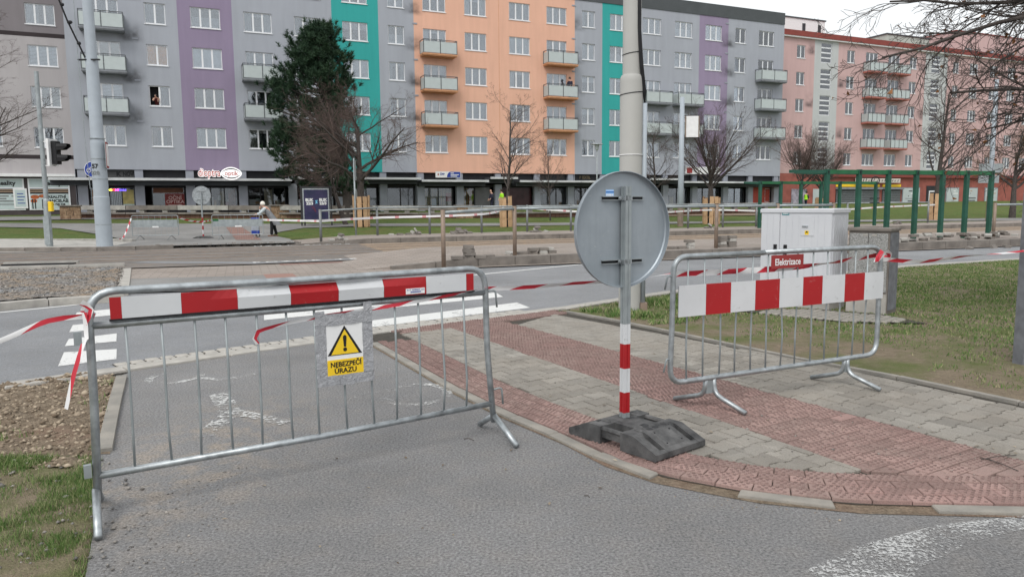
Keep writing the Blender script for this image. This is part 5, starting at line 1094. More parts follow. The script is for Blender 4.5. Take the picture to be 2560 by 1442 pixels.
# ---------------------------------------------------------------- taupe house on the left
YT = 3.2
ta = stucco('taupe_render', C_TAUPE); ta2 = stucco('taupe_dark', (.225, .205, .215)); dk = mat('brown_band', (.035, .026, .028), .8, .2, 2); M['brown_tile'] = mat('brown_tile', (.062, .05, .052), .7, .2, 2)
hT = empty('apartment_building', FORG, FANG, 'taupe apartment house with dark bands and an estate agency at street level', 'building')
tc = [(-35.5, 1.8, 3), (-39.2, 1.8, 3), (-42.8, 1.8, 3)]
def tops(z0, z1): return [(c[0], c[0]+c[1], SILL0+PITCHZ*k, SILL0+PITCHZ*k+WH) for c in tc for k in range(6) if z0 < SILL0+PITCHZ*k < z1]
for a, b, m_ in ((4.0, 5.08, ta), (5.36, 13.5, ta), (13.78, 20.5, ta2)): wall_mesh(-46, -32.9, a, b, tops(a, b), m_, YT, parent=hT)
for z in (5.08, 13.5): MB().box(-46, -32.9, YT-.012, YT+.3, z, z+.28).build('band', dk, hT)
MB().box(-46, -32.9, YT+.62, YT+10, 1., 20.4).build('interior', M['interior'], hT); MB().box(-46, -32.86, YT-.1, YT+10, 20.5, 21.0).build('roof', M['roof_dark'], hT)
for c in tc:
    for k in range(5): window(hT, c[0]+.003, SILL0+PITCHZ*k+.003, c[1]-.006, 3, YT)
MB().box(-46, -32.95, YT-.5, YT+.05, 3.82, 4.02).build('canopy', M['white'], hT); MB().box(-46, -32.95, YT+.0, YT+.55, .8, 3.82).build('shop_wall', M['brown_tile'], hT)
mint = mat('window_film', (.47, .55, .55), .6, .06, 3); film_dark = M['black']; tan = mat('film_stripe', (.40, .28, .19), .6, .05, 3); rust = mat('film_rust', (.40, .10, .03), .7, .35, 6)
for s0_ in (-36.12, -38.9):
    f = MB().box(s0_, s0_+2.55, YT-.05, YT, 1.48, 3.7).build('shop_window', M['white_frame'], hT); y = YT-.05
    MB().box(s0_+.1, s0_+2.45, y-.012, y, 3.08, 3.64).build('film', mint, f); MB().box(s0_+.1, s0_+2.45, y-.012, y, 2.62, 2.98).build('film_dark', film_dark, f)
    for z in (2.74, 2.86): MB().box(s0_+.1, s0_+2.45, y-.02, y-.012, z, z+.05).build('stripe', tan, f)
    MB().box(s0_+.1, s0_+2.45, y-.012, y, 1.55, 2.62).build('film', mint, f)
    text('Reality', .42, (s0_+1.48, y-.02, 3.36), M['paint_black'], f, bold=.014)
    if s0_ > -37:
        text('REALITNÍ', .27, (s0_+1.72, y-.02, 2.40), M['paint_black'], f, bold=.01, sx=1.0); text('KANCELÁŘ', .27, (s0_+1.72, y-.02, 2.12), M['paint_black'], f, bold=.01, sx=1.0); text('725 728 728', .19, (s0_+1.72, y-.02, 1.87), M['paint_black'], f, bold=.007)
        for bx, bz, w2, h2 in ((.38, 2.4, .55, .3), (.30, 2.12, .42, .26), (.85, 2.46, .5, .24)):
            MB().add([(s0_+bx+w2/2*math.cos(a*.524), y-.016, bz+h2/2*math.sin(a*.524)) for a in range(12)], [tuple(range(12))[::-1]]).build('tree_print', rust, f)
        for bx in (.18, .34, .78, 1.0): MB().box(s0_+bx, s0_+bx+.07, y-.018, y-.013, 1.56, 2.25).build('trunk_print', film_dark, f)
    else:
        
        for a_, b_, z in ((.3, 1.6, 2.42), (1.75, 1.98, 2.42), (.95, 1.45, 2.24), (.3, 2.15, 2.07), (.3, 2.3, 1.92), (.6, 1.9, 1.83)): MB().box(s0_+a_, s0_+b_, y-.018, y-.012, z, z+(.1 if z > 2 else .04)).build('print_line', M['post_steel'], f)
ib = MB().box(-37.02, -36.2, YT-.1, YT+.0, 1.6, 3.0).build('info_board', M['white'], hT); MB().box(-36.92, -36.3, YT-.106, YT-.1, 1.72, 2.9).build('sheet', mint, ib)
for k in range(4): text('■ ▬▬', .12, (-36.6, YT-.11, 2.6-.22*k), M['blue'], ib) if False else MB().box(-36.8, -36.42+.08*(k % 2), YT-.112, YT-.106, 2.6-.22*k, 2.66-.22*k).build('print', M['blue'], ib)

# ---------------------------------------------------------------- pink house on the right
YP = 3.0; C_P0 = 32.5; C_P1 = 78.
hP = empty('apartment_building', FORG, FANG, 'pink apartment house with grey stair strips, red eaves and red street level', 'building')
pk = stucco('pink_render', C_PINK, ((37.6, 11.9, 5.64), (42.2, 8.6, 5.64), (55.4, 11.2, 2.82*2))); gs = stucco('stair_render', (.50, .515, .515)); M['eaves_red'] = mat('eaves_red', (.23, .055, .045), .8, .12, 1); M['red_base'] = mat('red_base', (.30, .095, .075), .8, .2, 1.2)
pc = [(32.9, .6, 1), (35.45, 1.22, 2), (42.95, 1.22, 2), (45.9, 1.95, 3), (49.55, 1.95, 3), (53.15, 1.25, 2), (60.85, 1.1, 2), (63.95, 1.6, 3), (67.8, 1.6, 2), (71.35, 1.6, 3), (74.8, 1.3, 2)]
PS0 = 5.70
pops = [(c[0], c[0]+c[1], PS0+2.84*k, PS0+2.84*k+1.36) for c in pc for k in range(5)]
sops = [(a, a+1.6, 4.9+2.84*k+.55, 4.9+2.84*k+2.7) for a in (39.0, 56.95) for k in range(5)]
for a, b, m_ in ((C_P0, 38.03, pk), (38.03, 41.6, gs), (41.6, 55.85, pk), (55.85, 59.8, gs), (59.8, C_P1, pk)):
    wall_mesh(a, b, 4.7, 19.15, [o for o in (sops if m_ is gs else pops) if a < o[0] < b], m_, YP, parent=hP)
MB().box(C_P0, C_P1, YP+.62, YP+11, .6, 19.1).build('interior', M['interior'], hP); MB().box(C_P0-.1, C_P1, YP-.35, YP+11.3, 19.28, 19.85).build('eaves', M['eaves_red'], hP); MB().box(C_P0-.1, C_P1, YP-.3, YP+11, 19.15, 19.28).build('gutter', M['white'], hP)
MB().box(C_P0-.02, C_P0, YP, YP+11, .6, 19.2).build('end_wall', pk, hP)
for c in pc:
    for k in range(5): window(hP, c[0]+.003, PS0+2.84*k+.003, c[1]-.006, c[2], YP, hh=1.354)
for a, b in ((45.5, 48.35), (49.35, 52.2)):
    for k in range(1, 5): balcony(hP, a, b, PS0+2.84*k-.95, 4, 1.0, 'slab_pink', YP)
for o in sops:
    f = MB()
    for j in range(5): z = o[2]+(o[3]-o[2])*j/4; f.box(o[0], o[1], YP+.08, YP+.14, z-.07 if j else z, z+.07 if j < 4 else z)
    f.box(o[0], o[0]+.06, YP+.08, YP+.14, o[2], o[3]); f.box(o[1]-.06, o[1], YP+.08, YP+.14, o[2], o[3]); f = f.build('stair_window', M['white_frame'], hP)
    for j in range(4): z = o[2]+(o[3]-o[2])*j/4; MB().box(o[0]+.06, o[1]-.06, YP+.105, YP+.115, z+.07, z+(o[3]-o[2])/4-.07).build('pane', M['pane'], f)
MB().box(C_P0, C_P1, YP+.02, YP+.5, .6, 4.7).build('shop_wall', M['red_base'], hP); MB().box(41.0, C_P1, YP-.35, YP+.02, 4.35, 4.72).build('ledge', M['eaves_red'], hP)
M['shutter'] = tiles('shutter', (.16, .165, .17), .22, .11, 0, .25)
for a, b in ((42.0, 45.6), (45.8, 49.0), (49.5, 52.6)):
    f = MB().box(a, b, YP-.04, YP+.02, .95, 3.0).build('shop_window', M['alu_dark'], hP)
    for k in range(int((b-a)/.16)): MB().box(a+.08+.16*k, a+.115+.16*k, YP-.07, YP-.045, 1.0, 2.85).build('grille_bar', M['galv'], f)
    for k in range(9): MB().box(a+.06, b-.06, YP-.075, YP-.07, 1.05+.2*k, 1.08+.2*k).build('grille_bar', M['galv'], f)
    MB().box(a-.1, b+.1, YP-.45, YP-.05, 2.95, 3.18).build('shutter_box', M['slab_grey'], hP); MB().box(a, b, YP-.06, YP+.02, 3.25, 3.55).build('yellow_board', M['yellow'], hP)
sb = MB().box(44.6, 52.0, YP-.42, YP-.36, 3.72, 4.22).build('sign_board', mat('sign_cream', (.55, .50, .46), .7, .1, 2), hP); 
for k in range(16):
    x = 44.85+.44*k+random.uniform(-.06, .06); hgt = random.choice((.16, .2, .34)); MB().add([(x, YP-.428, 3.86), (x+.12, YP-.428, 3.86), (x+.24, YP-.428, 3.86+hgt), (x+.12, YP-.428, 3.86+hgt)], [(0, 1, 2, 3)]).build('script_stroke', M['paint_black'], sb)
for a, b in ((52.9, 56.0), (60.75, 63.2), (64.2, 66.8), (68.2, 70.8)):
    f = MB().box(a, b, YP-.05, YP+.02, 1.25, 3.2).build('shop_window', M['slab_grey'], hP); MB().box(a+.12, b-.12, YP-.07, YP-.05, 1.4, 3.1).build('pane', M['frosted'], f)
    for k in range(5): MB().box(a+.3+random.uniform(0, 1.4), a+.8+random.uniform(.2, 1.5), YP-.078, YP-.07, 1.5+.3*k, 1.62+.3*k).build('print', random.choice([M['white'], M['fascia_dark'], M['galv'], tan]), f)
dd = MB().box(57.2, 59.4, YP-.04, YP+.02, .6, 3.4).build('door_surround', M['fascia_dark'], hP); f = MB().box(57.6, 58.9, YP-.07, YP-.04, .7, 2.8).build('door', M['white_frame'], hP); MB().box(57.75, 58.75, YP-.085, YP-.07, .85, 2.65).build('pane', M['alu_dark'], f)
board(hP, 33.0, 34.0, 1.2, 2.9, M['frosted'], YP, 'shop_window'); board(hP, 35.3, 37.6, 1.2, 3.0, mat('poster_bw', (.25, .23, .27), .7, .8, 1.5), YP, 'shop_window'); board(hP, 38.5, 40.8, 1.0, 3.0, M['frosted'], YP, 'shop_window')
MB().box(42., C_P1, YP-.02, YP+.018, .6, 1.2).build('plinth', M['slab_grey'], hP)
# flat-roofed stair head above the pink house and the taller pink block behind
sh = MB().box(41.6, 49., YP+9, YP+15, 19.0, 24.0).build('body', M['white'], None)
rh = empty('stair_head', FORG, FANG, 'white flat-roofed stair head rising behind the pink house', 'building'); sh.parent = rh; MB().box(41.5, 49.1, YP+8.9, YP+15.1, 24.0, 24.15).build('roof', M['roof_dark'], rh)
for s_ in (45.2, 47.8): MB().box(s_, s_+.5, YP+8.96, YP+9., 22.5, 23.5).build('window', M['alu_dark'], rh)
bb = empty('apartment_building', FORG, FANG, 'taller pink block seen through branches behind the red eaves', 'building'); MB().box(78., 98., YP+12, YP+24, .6, 26.).build('body', pk, bb); MB().box(77.9, 98.1, YP+11.9, YP+24.1, 26., 26.15).build('roof', M['eaves_red'], bb)
for s_ in (80, 85, 90):
    for z in (20.5, 23.): MB().box(s_, s_+1.6, YP+11.95, YP+12., z-.6, z+.8).build('window', M['pane'], bb)
g3 = empty('stair_head', FORG, FANG, 'small grey-green roof structure above the pink house, right of the stair head', 'building'); MB().box(55.2, 63., YP+5, YP+11, 19.2, 22.2).build('body', mat('pale_green', (.42, .46, .42), .9, .1, 1), g3); MB().box(55.1, 63.1, YP+4.9, YP+11.1, 22.2, 22.35).build('roof', M['roof_dark'], g3)

# ================================================================ MIDDLE DISTANCE
def railing(label, pts, zf, hgt=1.28, m='post_steel', post_m=None, rails=None):
    """posts at pts (u, v); top rail runs between the posts"""
    t = empty('railing', UV(pts[0][0], pts[0][1], 0), 0, label, 'railing'); o = Vector(t.location); tops_ = []
    for k, (u, v) in enumerate(pts):
        z = zf(u); p = Vector(UV(u, v, z))-o; MB().tube([p-Vector((0, 0, .1)), p+Vector((0, 0, hgt))], .055, 10).build('post', M[post_m or m], t, True); MB().lathe([(.057, 0), (.057, .012)], 10).build('post_cap', M['black'], t, loc=tuple(p+Vector((0, 0, hgt)))); tops_.append(p+Vector((0, 0, hgt-.07)))
    for a, b in (rails or [(i, i+1) for i in range(len(pts)-1)]): MB().tube([tops_[a], tops_[b]], .038, 8).build('top_rail', M['galv_dull'], t, True)
    return t
railing('grey tubular railing on the near tram platform, behind the round sign', [(4.55, 17.3), (6.75, 18.3), (8.9, 18.5), (11.05, 18.5), (13.2, 18.55), (15.4, 18.55), (17.6, 18.6)], plat_z, 1.30, 'post_steel', 'post_rusty')
railing('grey tubular railing on the far tram platform', [(3.05, 31.2), (5.85, 34.0), (8.3, 34.0), (10.85, 34.0), (13.2, 34.0), (15.55, 34.0), (17.9, 34.0), (20.2, 34.0), (22.4, 34.0), (24.6, 34.0), (26.8, 34.0), (29.2, 34.0)], fplat_z, 1.32)
railing('short railing with two posts at the right end of the near platform', [(24.85, 18.7), (26.9, 18.7), (29.2, 18.7)], plat_z, 1.25, 'post_steel', 'post_rusty')
railing('far railing behind the green shelter frames', [(31.4, 34.0), (33.2, 34.0), (36.2, 34.0), (39.5, 34.0)], fplat_z, 1.32)

def shelter(label, us, v, beam_z, dep, lead):
    t = empty('shelter_frame', UV(us[0], v, .2), ANG, label, 'shelter')
    for u in us:
        x = u-us[0]; MB().bevbox(x-.07, x+.07, -.07, .07, -.05, beam_z-.2+.09, .008).build('post', M['green'], t); MB().lathe([(.03, 0), (.03, .004)], 8).build('bolt_hole', M['black'], t, loc=(x, -.072, beam_z-.2), rot=(math.pi/2, 0, 0))
        MB().add([(x-.045, -.07, beam_z-.2-.09), (x+.045, -.07, beam_z-.2-.09), (x+.045, dep, beam_z-.2+.0), (x-.045, dep, beam_z-.2+.0), (x-.045, -.07, beam_z-.2+.07), (x+.045, -.07, beam_z-.2+.07), (x+.045, dep, beam_z-.2+.07), (x-.045, dep, beam_z-.2+.07)], [(0, 3, 2, 1), (4, 5, 6, 7), (0, 1, 5, 4), (1, 2, 6, 5), (2, 3, 7, 6), (3, 0, 4, 7)]).build('rafter', M['green'], t)
    for a, b in zip(us, us[1:]): MB().box(a-us[0]+.07, b-us[0]-.07, -.045, .045, beam_z-.2-.06, beam_z-.2+.075).build('beam', M['green_beam'], t)
    MB().box(-lead, -.07, -.045, .045, beam_z-.2-.04, beam_z-.2+.06).build('beam', M['green'], t)
    return t
shelter('bare green steel frame of the near tram shelter', [18.04, 19.38, 20.66, 21.91, 23.14, 24.29, 25.51], 19.4, 2.52, 1.5, 1.5)
shelter('bare green steel frame of the far tram shelter', [25.42, 26.74, 28.04, 29.38, 30.66, 33.19], 32., 2.56, 1.3, 1.0)

# piles of lifted paving blocks, every block its own thing
pb = MB().bevbox(-.14, .14, -.09, .09, 0, .085, .012).mesh('paving_block', M['concrete_dark']); pb2 = MB().bevbox(-.11, .11, -.1, .1, 0, .08, .015).mesh('paving_block', M['concrete'])
def pile(u, v, z, lay_, label, group, seed):
    rr = random.Random(seed); hi = max(range(len(lay_)), key=lambda i: lay_[i][2]+.001*i); le = min((i for i in range(len(lay_)) if i != hi), key=lambda i: lay_[i][0]); ri = max((i for i in range(len(lay_)) if i not in (hi, le)), key=lambda i: lay_[i][0])
    for i, (du, dv, dz, a, tilt) in enumerate(lay_):
        o = link('paving_block', rr.choice((pb, pb, pb2)), None, UV(u+du, v+dv, z+dz), (tilt, rr.uniform(-.05, .05), ANG+a)); pre = {hi: 'topmost ', le: 'leftmost ', ri: 'rightmost '}.get(i, '')
        tag(o, pre+label, 'paving block', group)
flat = [(-.28, 0, 0, .1, 0), (.02, .05, 0, -.1, 0), (.32, .0, 0, .05, 0), (.05, .02, .087, .2, 0)]
pile(5.35, 17.95, .2, flat+[(.03, .02, .174, .1, 0), (.03, .03, .26, -.3, 0), (.6, .1, 0, .4, 0)], 'lifted paving block in the stack right of the first near railing post', 'blocks stacked by the first railing post', 1)
pile(7.35, 18.6, .22, flat+[(.6, .1, 0, .2, 0), (-.6, .1, .0, .6, .2), (.35, .05, .087, 0, 0), (.55, .1, .087, .1, 0)], 'lifted paving block in the low heap left of the round sign', 'blocks heaped left of the round sign', 2)
pile(12.2, 18.7, .22, [(-.4, 0, 0, .3, 0), (-.1, 0, 0, 0, 0), (.2, 0, 0, .1, 0), (.22, 0, .087, 0, 0), (.2, .05, .174, .1, 0)], 'lifted paving block in the small heap right of the round sign', 'blocks heaped right of the round sign', 3)
pile(13.75, 18.8, .22, [(-.16, 0, .087*k, .03*k, 0) for k in range(4)]+[(.2, .02, .087*k, -.03*k, 0) for k in range(4)], 'lifted paving block in the square stack left of the pale cabinet', 'blocks stacked left of the cabinet', 4)
pile(3.75, 31.1, .15, [(-.3, 0, 0, .3, 0), (0, 0, 0, 0, .2), (.25, .1, 0, .5, 0), (.05, .0, .1, .7, .5), (.1, .05, .2, 1., .3)], 'lifted paving block in the heap by the leftmost far railing post', 'blocks by the leftmost far post', 5)
pile(7.3, 33.6, .22, [(-.9, 0, 0, .1, 0), (-.5, 0, 0, .2, 0), (-.1, 0, 0, .4, 0), (.1, .05, .09, .8, .6), (.2, .0, .2, 1.4, 1.0), (.35, .05, .05, .3, .7)], 'brownish paving block in the heap on the far platform near the timber-clad trunk', 'blocks heaped on the far platform left', 6)
pile(9.6, 33.6, .22, [(-.3, 0, .02, .3, .8), (-.1, .05, .05, .6, .9), (.1, 0, .08, .2, 1.), (.3, .05, .1, .9, .8), (0, .1, .18, .1, 1.1), (.5, 0, 0, .2, .1)], 'tilted paving block in the jumbled heap on the far platform', 'blocks jumbled on the far platform', 7)
pile(13.4, 33.3, .22, [(-.2, 0, 0, .3, .1), (.1, 0, 0, 0, .1), (0, .1, .1, .7, .4), (.05, 0, .2, .2, .3), (.5, 0, 0, .9, .2)], 'paving block in the small far heap left of the round sign', 'blocks in the small far heap', 8)
pile(23.2, 33.2, .22, [(-.2, 0, 0, .3, .3), (.1, .1, .05, .9, .5), (.4, 0, 0, .2, .2), (0, 0, .15, 1.2, .6)], 'paving block in the far heap under the timber-clad tree', 'blocks under the clad tree', 9)
for j, (u, v) in enumerate(((21.2, 18.5), (22.6, 18.9), (23.6, 18.6), (24.4, 18.7), (25.6, 18.9), (27.2, 18.8), (28.3, 18.7))):
    pile(u, v, .22, [(random.uniform(-.5, .5), random.uniform(-.25, .3), random.choice((0, .06, .1, .16)), random.uniform(0, 3), random.uniform(-.3, .4)) for _ in range(6)], 'paving block strewn by the near shelter, '+('third', 'fourth', 'fifth', 'sixth', 'seventh', 'eighth', 'last')[j]+' heap from left', 'blocks strewn round the shelter, heap %d' % (j+1), 20+j)
pile(23.4, 17.6, -.02, [(0, 0, 0, .2, .9), (.5, -.1, 0, 1., .2), (-1.2, -.1, 0, .4, .3), (2.0, .1, .02, .6, .8), (3.1, 0, 0, .3, .2)], 'fallen paving block lying in the gutter below the near shelter', 'blocks fallen into the gutter', 31)
pile(20., 18.5, .22, [(random.uniform(-.6, .6), random.uniform(-.2, .2), random.choice((0, .06)), random.uniform(0, 3), random.uniform(-.2, .2)) for _ in range(5)], 'paving block in the heap at the second shelter post', 'blocks at the second shelter post', 33)
pile(36, 33.4, .22, [(random.uniform(-.9, .9), random.uniform(-.2, .2), random.choice((0, .1)), random.uniform(0, 3), random.uniform(-.4, .4)) for _ in range(7)], 'paving block in the far heap behind the shelter frames', 'blocks behind the shelter frames', 34)

# ---------------------------------------------------------------- low bench wall with brick piers before the shops
M['brick'] = mat('brick', (.24, .14, .085), .9, .35, 6, c2=(.36, .25, .16), bump=.3, bscale=20)
WL = [(-29.727, 48.977, 0.926), (-28.726, 49.066, 0.915), (-15.632, 50.229, 0.777), (-3.271, 51.327, 0.646), (7.131, 54.847, 0.636), (21.395, 61.024, 0.674)]
def pier(p, label, w_=1.15, h_=.92):
    t = empty('brick_pier', p, FANG, label, 'pier')
    MB().box(-w_/2+.02, w_/2-.02, -.28, .28, -.1, h_-.08).build('core', M['joint'], t)
    for r_ in range(3):
        n = 3 if r_ % 2 else 2
        for k in range(n): MB().bevbox(-w_/2+w_*k/n+.012, -w_/2+w_*(k+1)/n-.012, -.30, .30, .0+r_*.275, .26+r_*.275, .012).build('stone', M['brick'], t)
    MB().bevbox(-w_/2-.06, w_/2+.06, -.36, .36, h_-.08, h_, .015).build('cap', M['concrete_dark'], t)
    return t
def bench_wall(a, b, label):
    a, b = Vector(a), Vector(b); d = b-a; L_ = d.length; ang = math.atan2(d.y, d.x); t = empty('bench_wall', a, ang, label, 'low wall'); sl_ = d.z/math.hypot(d.x, d.y)
    def bx(x0, x1, y0, y1, z0, z1, nm, m_): MB().add([(x, y, z+sl_*x) for x, y, z in ((x0,y0,z0),(x1,y0,z0),(x1,y1,z0),(x0,y1,z0),(x0,y0,z1),(x1,y0,z1),(x1,y1,z1),(x0,y1,z1))], [(0,3,2,1),(4,5,6,7),(0,1,5,4),(1,2,6,5),(2,3,7,6),(3,0,4,7)]).build(nm, M[m_], t)
    n = max(1, round(L_/3.)); bx(0, L_, -.15, .2, -.15, .28, 'footing', 'wall_brick')
    for k in range(n):
        bx(L_*k/n+.02, L_*(k+1)/n-.02, -.28, .25, .56, .86, 'beam', 'concrete_dark' if k % 2 else 'concrete'); bx(L_*k/n+.02, L_*(k+1)/n-.02, -.32, -.02, .28, .40, 'seat_slab', 'concrete_dark')
        for q in (.3, .75): bx(L_*(k+q)/n-.16, L_*(k+q)/n+.16, -.2, .18, .40, .56, 'block', 'concrete')
    return t
M['wall_brick'] = tiles('wall_brick', (.17, .095, .07), .3, .11, 0, .2)
for i, lab in enumerate(('squat brick pier in front of the estate agency corner', None, 'squat brick pier beside the woman with the trolley', 'squat brick pier below the office with yellow blinds', None, None)):
    if lab: pier(WL[i] if i else (-28.270, 47.751, 0.858), lab)
for i, lab in ((1, 'concrete bench wall below the optician shop'), (2, 'concrete bench wall behind the poster stand'), (3, 'concrete bench wall behind the young trees'), (4, 'concrete bench wall before the right grey block')): bench_wall(WL[i], WL[i+1], lab)

# ---------------------------------------------------------------- poles on the left
lp = empty('catenary_pole', (-15.48, 28.18, .08), 0, 'thick grey catenary pole numbered 57 at the left', 'pole')
MB().lathe([(.285, -.2), (.275, 1.9), (.262, 1.92), (.255, 3.85), (.25, 3.95), (.222, 4.1), (.215, 6.9), (.185, 7.1), (.175, 11.5)], 24).build('shaft', M['steel_paint'], lp, True); smooth_angle(lp.children[0], 30)
for z in (2.55, 3.3, 4.05, .85): MB().lathe([(.283 if z < 1 else .268, 0), (.283 if z < 1 else .268, .03)], 24).build('band', M['galv_dull'], lp, loc=(0, 0, z))
text('57', .22, (-.02, -.262, 3.03), M['paint_black'], lp, bold=.008); text('020', .2, (-.02, -.263, 2.78), M['post_steel'], lp, bold=.004)
MB().tube([(-.16, -.1, 6.95), (-.45, -.6, 8.2), (-.75, -1.1, 9.8)], .03, 6).build('stay', M['black'], lp); 
for q, rad in ((.18, .07), (.42, .09), (.62, .07), (.78, .11), (.9, .07)): MB().lathe([(rad*.4, -.06), (rad, -.02), (rad, .03), (rad*.4, .07)], 10).build('insulator', M['black'], lp, loc=(-.16-.59*q, -.1-1.0*q, 6.95+2.85*q), rot=(.35, -.2, 0))
MB().box(-.42, .38, -.2, -.12, 6.88, 6.93).build('bracket', M['black'], lp); MB().tube([(-.4, -.2, 11), (-.38, -.22, 7.0), (-.33, -.23, 4.0), (-.26, -.24, 2.2)], .012, 5).build('cable', M['galv_dull'], lp)
bs = empty('cycle_sign', (-15.85, 28.0, 0), 0, 'round blue cycle sign half hidden behind the catenary pole', 'sign')
def vdisc(r_, y, x=0, z=0): return [(x+r_*math.cos(k*math.pi/14), y, z+r_*math.sin(k*math.pi/14)) for k in range(28)]
for r_, y, m_ in ((.30, .35, 'white'), (.28, .344, 'blue')): MB().add(vdisc(r_, y, 0, 3.02)+vdisc(r_, y+.02, 0, 3.02), [tuple(range(27, -1, -1))]+[(k, (k+1) % 28, 28+(k+1) % 28, 28+k) for k in range(28)]).build('disc', M[m_], bs)
for x in (-.12, .12): MB().tube([(x+.075*math.cos(k*.524), .336, 2.98+.075*math.sin(k*.524)) for k in range(13)], .013, 5, False).build('wheel_print', M['white'], bs)
MB().tube([(-.12, .336, 2.98), (-.04, .336, 3.1), (.08, .336, 3.1), (.12, .336, 2.98)], .012, 5).build('bike_print', M['white'], bs)
ss = empty('give_way_sign', (-15.10, 28.05, 0), R(111), 'narrow edge-on sign with red border on the catenary pole', 'sign'); MB().box(-.3, .3, -.012, .012, 3.05, 4.0).build('plate', M['galv_dull'], ss); MB().box(-.3, .3, -.02, -.013, 3.05, 4.0).build('face', M['red_dark'], ss); MB().box(-.24, .24, -.026, -.021, 3.12, 3.93).build('white_field', M['white'], ss)
tl = empty('traffic_light', (-17.8, 28.55, .08), 0, 'galvanised traffic light pole with black hooded head at the left', 'traffic light')
MB().lathe([(.118, -.2), (.118, 1.78), (.112, 1.82), (.085, 1.86), (.078, 6.6)], 16).build('pole', M['galv_dull'], tl, True); smooth_angle(tl.children[0], 30)
MB().box(-.11, .11, -.13, -.10, .1, 1.2).build('pole_door', M['galv_dull'], tl)
hd = MB().bevbox(.42, .62, -.16, .16, 3.15, 4.02, .02).build('head', M['black'], tl); MB().box(.34, .42, -.3, .3, 3.08, 4.1).build('back_plate', M['white'], tl)
for z in (3.38, 3.80): MB().add([(.62, -.14, z+.13), (.62, .14, z+.13), (1.0, .13, z+.12), (1.0, -.13, z+.12), (.62, -.15, z-.12), (.62, .15, z-.12), (.86, .13, z-.10), (.86, -.13, z-.10), (.62, -.16, z+.02), (1.02, -.14, z+.02), (.62, .16, z+.02), (1.02, .14, z+.02)], [(0, 1, 2, 3), (0, 3, 9, 8), (8, 9, 7, 4), (1, 10, 11, 2), (10, 5, 6, 11), (4, 7, 6, 5)]).build('hood', M['black'], hd)
for z in (4.0, 3.1): MB().tube([(0, 0, z), (.4, 0, z)], .025, 6).build('arm', M['white'], tl)
MB().bevbox(.12, .27, -.14, .02, 1.38, 1.75, .02).build('push_button_box', M['yellow'], tl)
# ---------------------------------------------------------------- poster stand
cl = empty('poster_stand', UV(3.32, 44., .42), ANG-R(4), 'poster stand with a dark blue political poster on the far lawn', 'poster stand')
for x in (-.05, .12, 1.62): MB().bevbox(x-.04, x+.04, -.04, .04, -.1, 2.3 if x != .12 else .35, .005).build('leg', M['alu_dark'], cl)
MB().bevbox(-.02, 1.55, -.12, .05, .27, 2.26, .01).build('case', M['alu_dark'], cl); MB().box(.04, 1.50, -.135, -.12, .30, 2.16).build('frame', M['galv'], cl)
_g = NB('poster_blue'); _g.set(_g.mix(_g.ramp(_g.noise(2.2, 5, .6), .35, .7), (.008, .013, .05), (.045, .03, .10)), .3, 0, .5); ps = MB().box(.11, 1.43, -.15, -.136, .40, 2.08).build('poster', _g.m, cl)
for tx, x, z in (('BLIK', .40, 1.50), ('22/3', .42, 1.30), ('BLIK', 1.16, 1.50), ('23/3', 1.16, 1.30)): text(tx, .215, (x, -.153, z), M['white'], ps, bold=.012)
for a in (1, -1): MB().add([(.73, -.153, 1.30) if a > 0 else (.83, -.153, 1.30), (.77, -.153, 1.28) if a > 0 else (.87, -.153, 1.32), (.86, -.153, 1.48) if a > 0 else (.76, -.153, 1.48), (.82, -.153, 1.5) if a > 0 else (.72, -.153, 1.46)], [(0, 1, 2, 3)]).build('cross', mat('poster_cyan%d' % a, (.2, .55, .8), .5, .05, 3), ps)
for k, (x0, x1) in enumerate(((.5, .95), (.56, .92), (.62, .88))): MB().tube([(x0, -.153, 1.15), (.76, -.153, .8+.05*k)], .006, 4).build('print_line', M['red_dark'], ps)
# ---------------------------------------------------------------- street lamps and sign poles
def pole(name, label, cat, p, h_, r_, m='galv_dull', r2=None): 
    t = empty(name, p, 0, label, cat); MB().lathe([(r_, -.2), (r_, h_*.4), (r2 or r_*.8, h_)], 12).build('pole', M[m], t, True); return t
p1 = pole('sign_pole', 'thin sign pole beside the timber-clad trunk', 'pole', UV(4.95, 34.5, .22), 3.5, .042); MB().box(.03, .05, -.2, .2, 2.5, 3.4).build('sign_plate', M['galv_dull'], p1); MB().add([(.05, .22*math.cos(k*.524), 1.9+.22*math.sin(k*.524)) for k in range(12)]+[(.065, .22*math.cos(k*.524), 1.9+.22*math.sin(k*.524)) for k in range(12)], [tuple(range(12)), tuple(range(23, 11, -1))]+[(k, (k+1) % 12, 12+(k+1) % 12, 12+k) for k in range(12)]).build('sign_disc', M['galv_dull'], p1)
p2 = pole('catenary_pole', 'tall pale pole with rusty base and white sign, by the clad tree', 'pole', UV(24.5, 38., .18), 7.5, .17, 'steel_paint', .13); MB().lathe([(.175, -.1), (.175, 1.1)], 12).build('rusty_base', M['post_rusty'], p2); MB().box(.25, .95, -.06, .02, 5.2, 6.42).build('white_sign', M['white'], p2)
for z in (5.16, 6.45): MB().box(-.1, 1.0, -.05, .0, z-.02, z+.02).build('sign_bracket', M['black'], p2)
MB().box(.97, 1.02, -.05, .02, 5.2, 6.42).box(.19, .24, -.05, .02, 5.2, 6.42).build('sign_frame', M['post_rusty'], p2)
p3 = pole('street_lamp', 'slim park lamp with dish head before the teal strip', 'lamp', (5.975, 52.000, 1.275), 4.0, .05, 'galv_dull'); MB().lathe([(.05, 3.95), (.12, 4.05), (.17, 4.35)], 12).build('lantern', M['frosted'], p3); MB().lathe([(.42, 4.36), (.36, 4.42), (.05, 4.46)], 16).build('dish', M['galv'], p3)
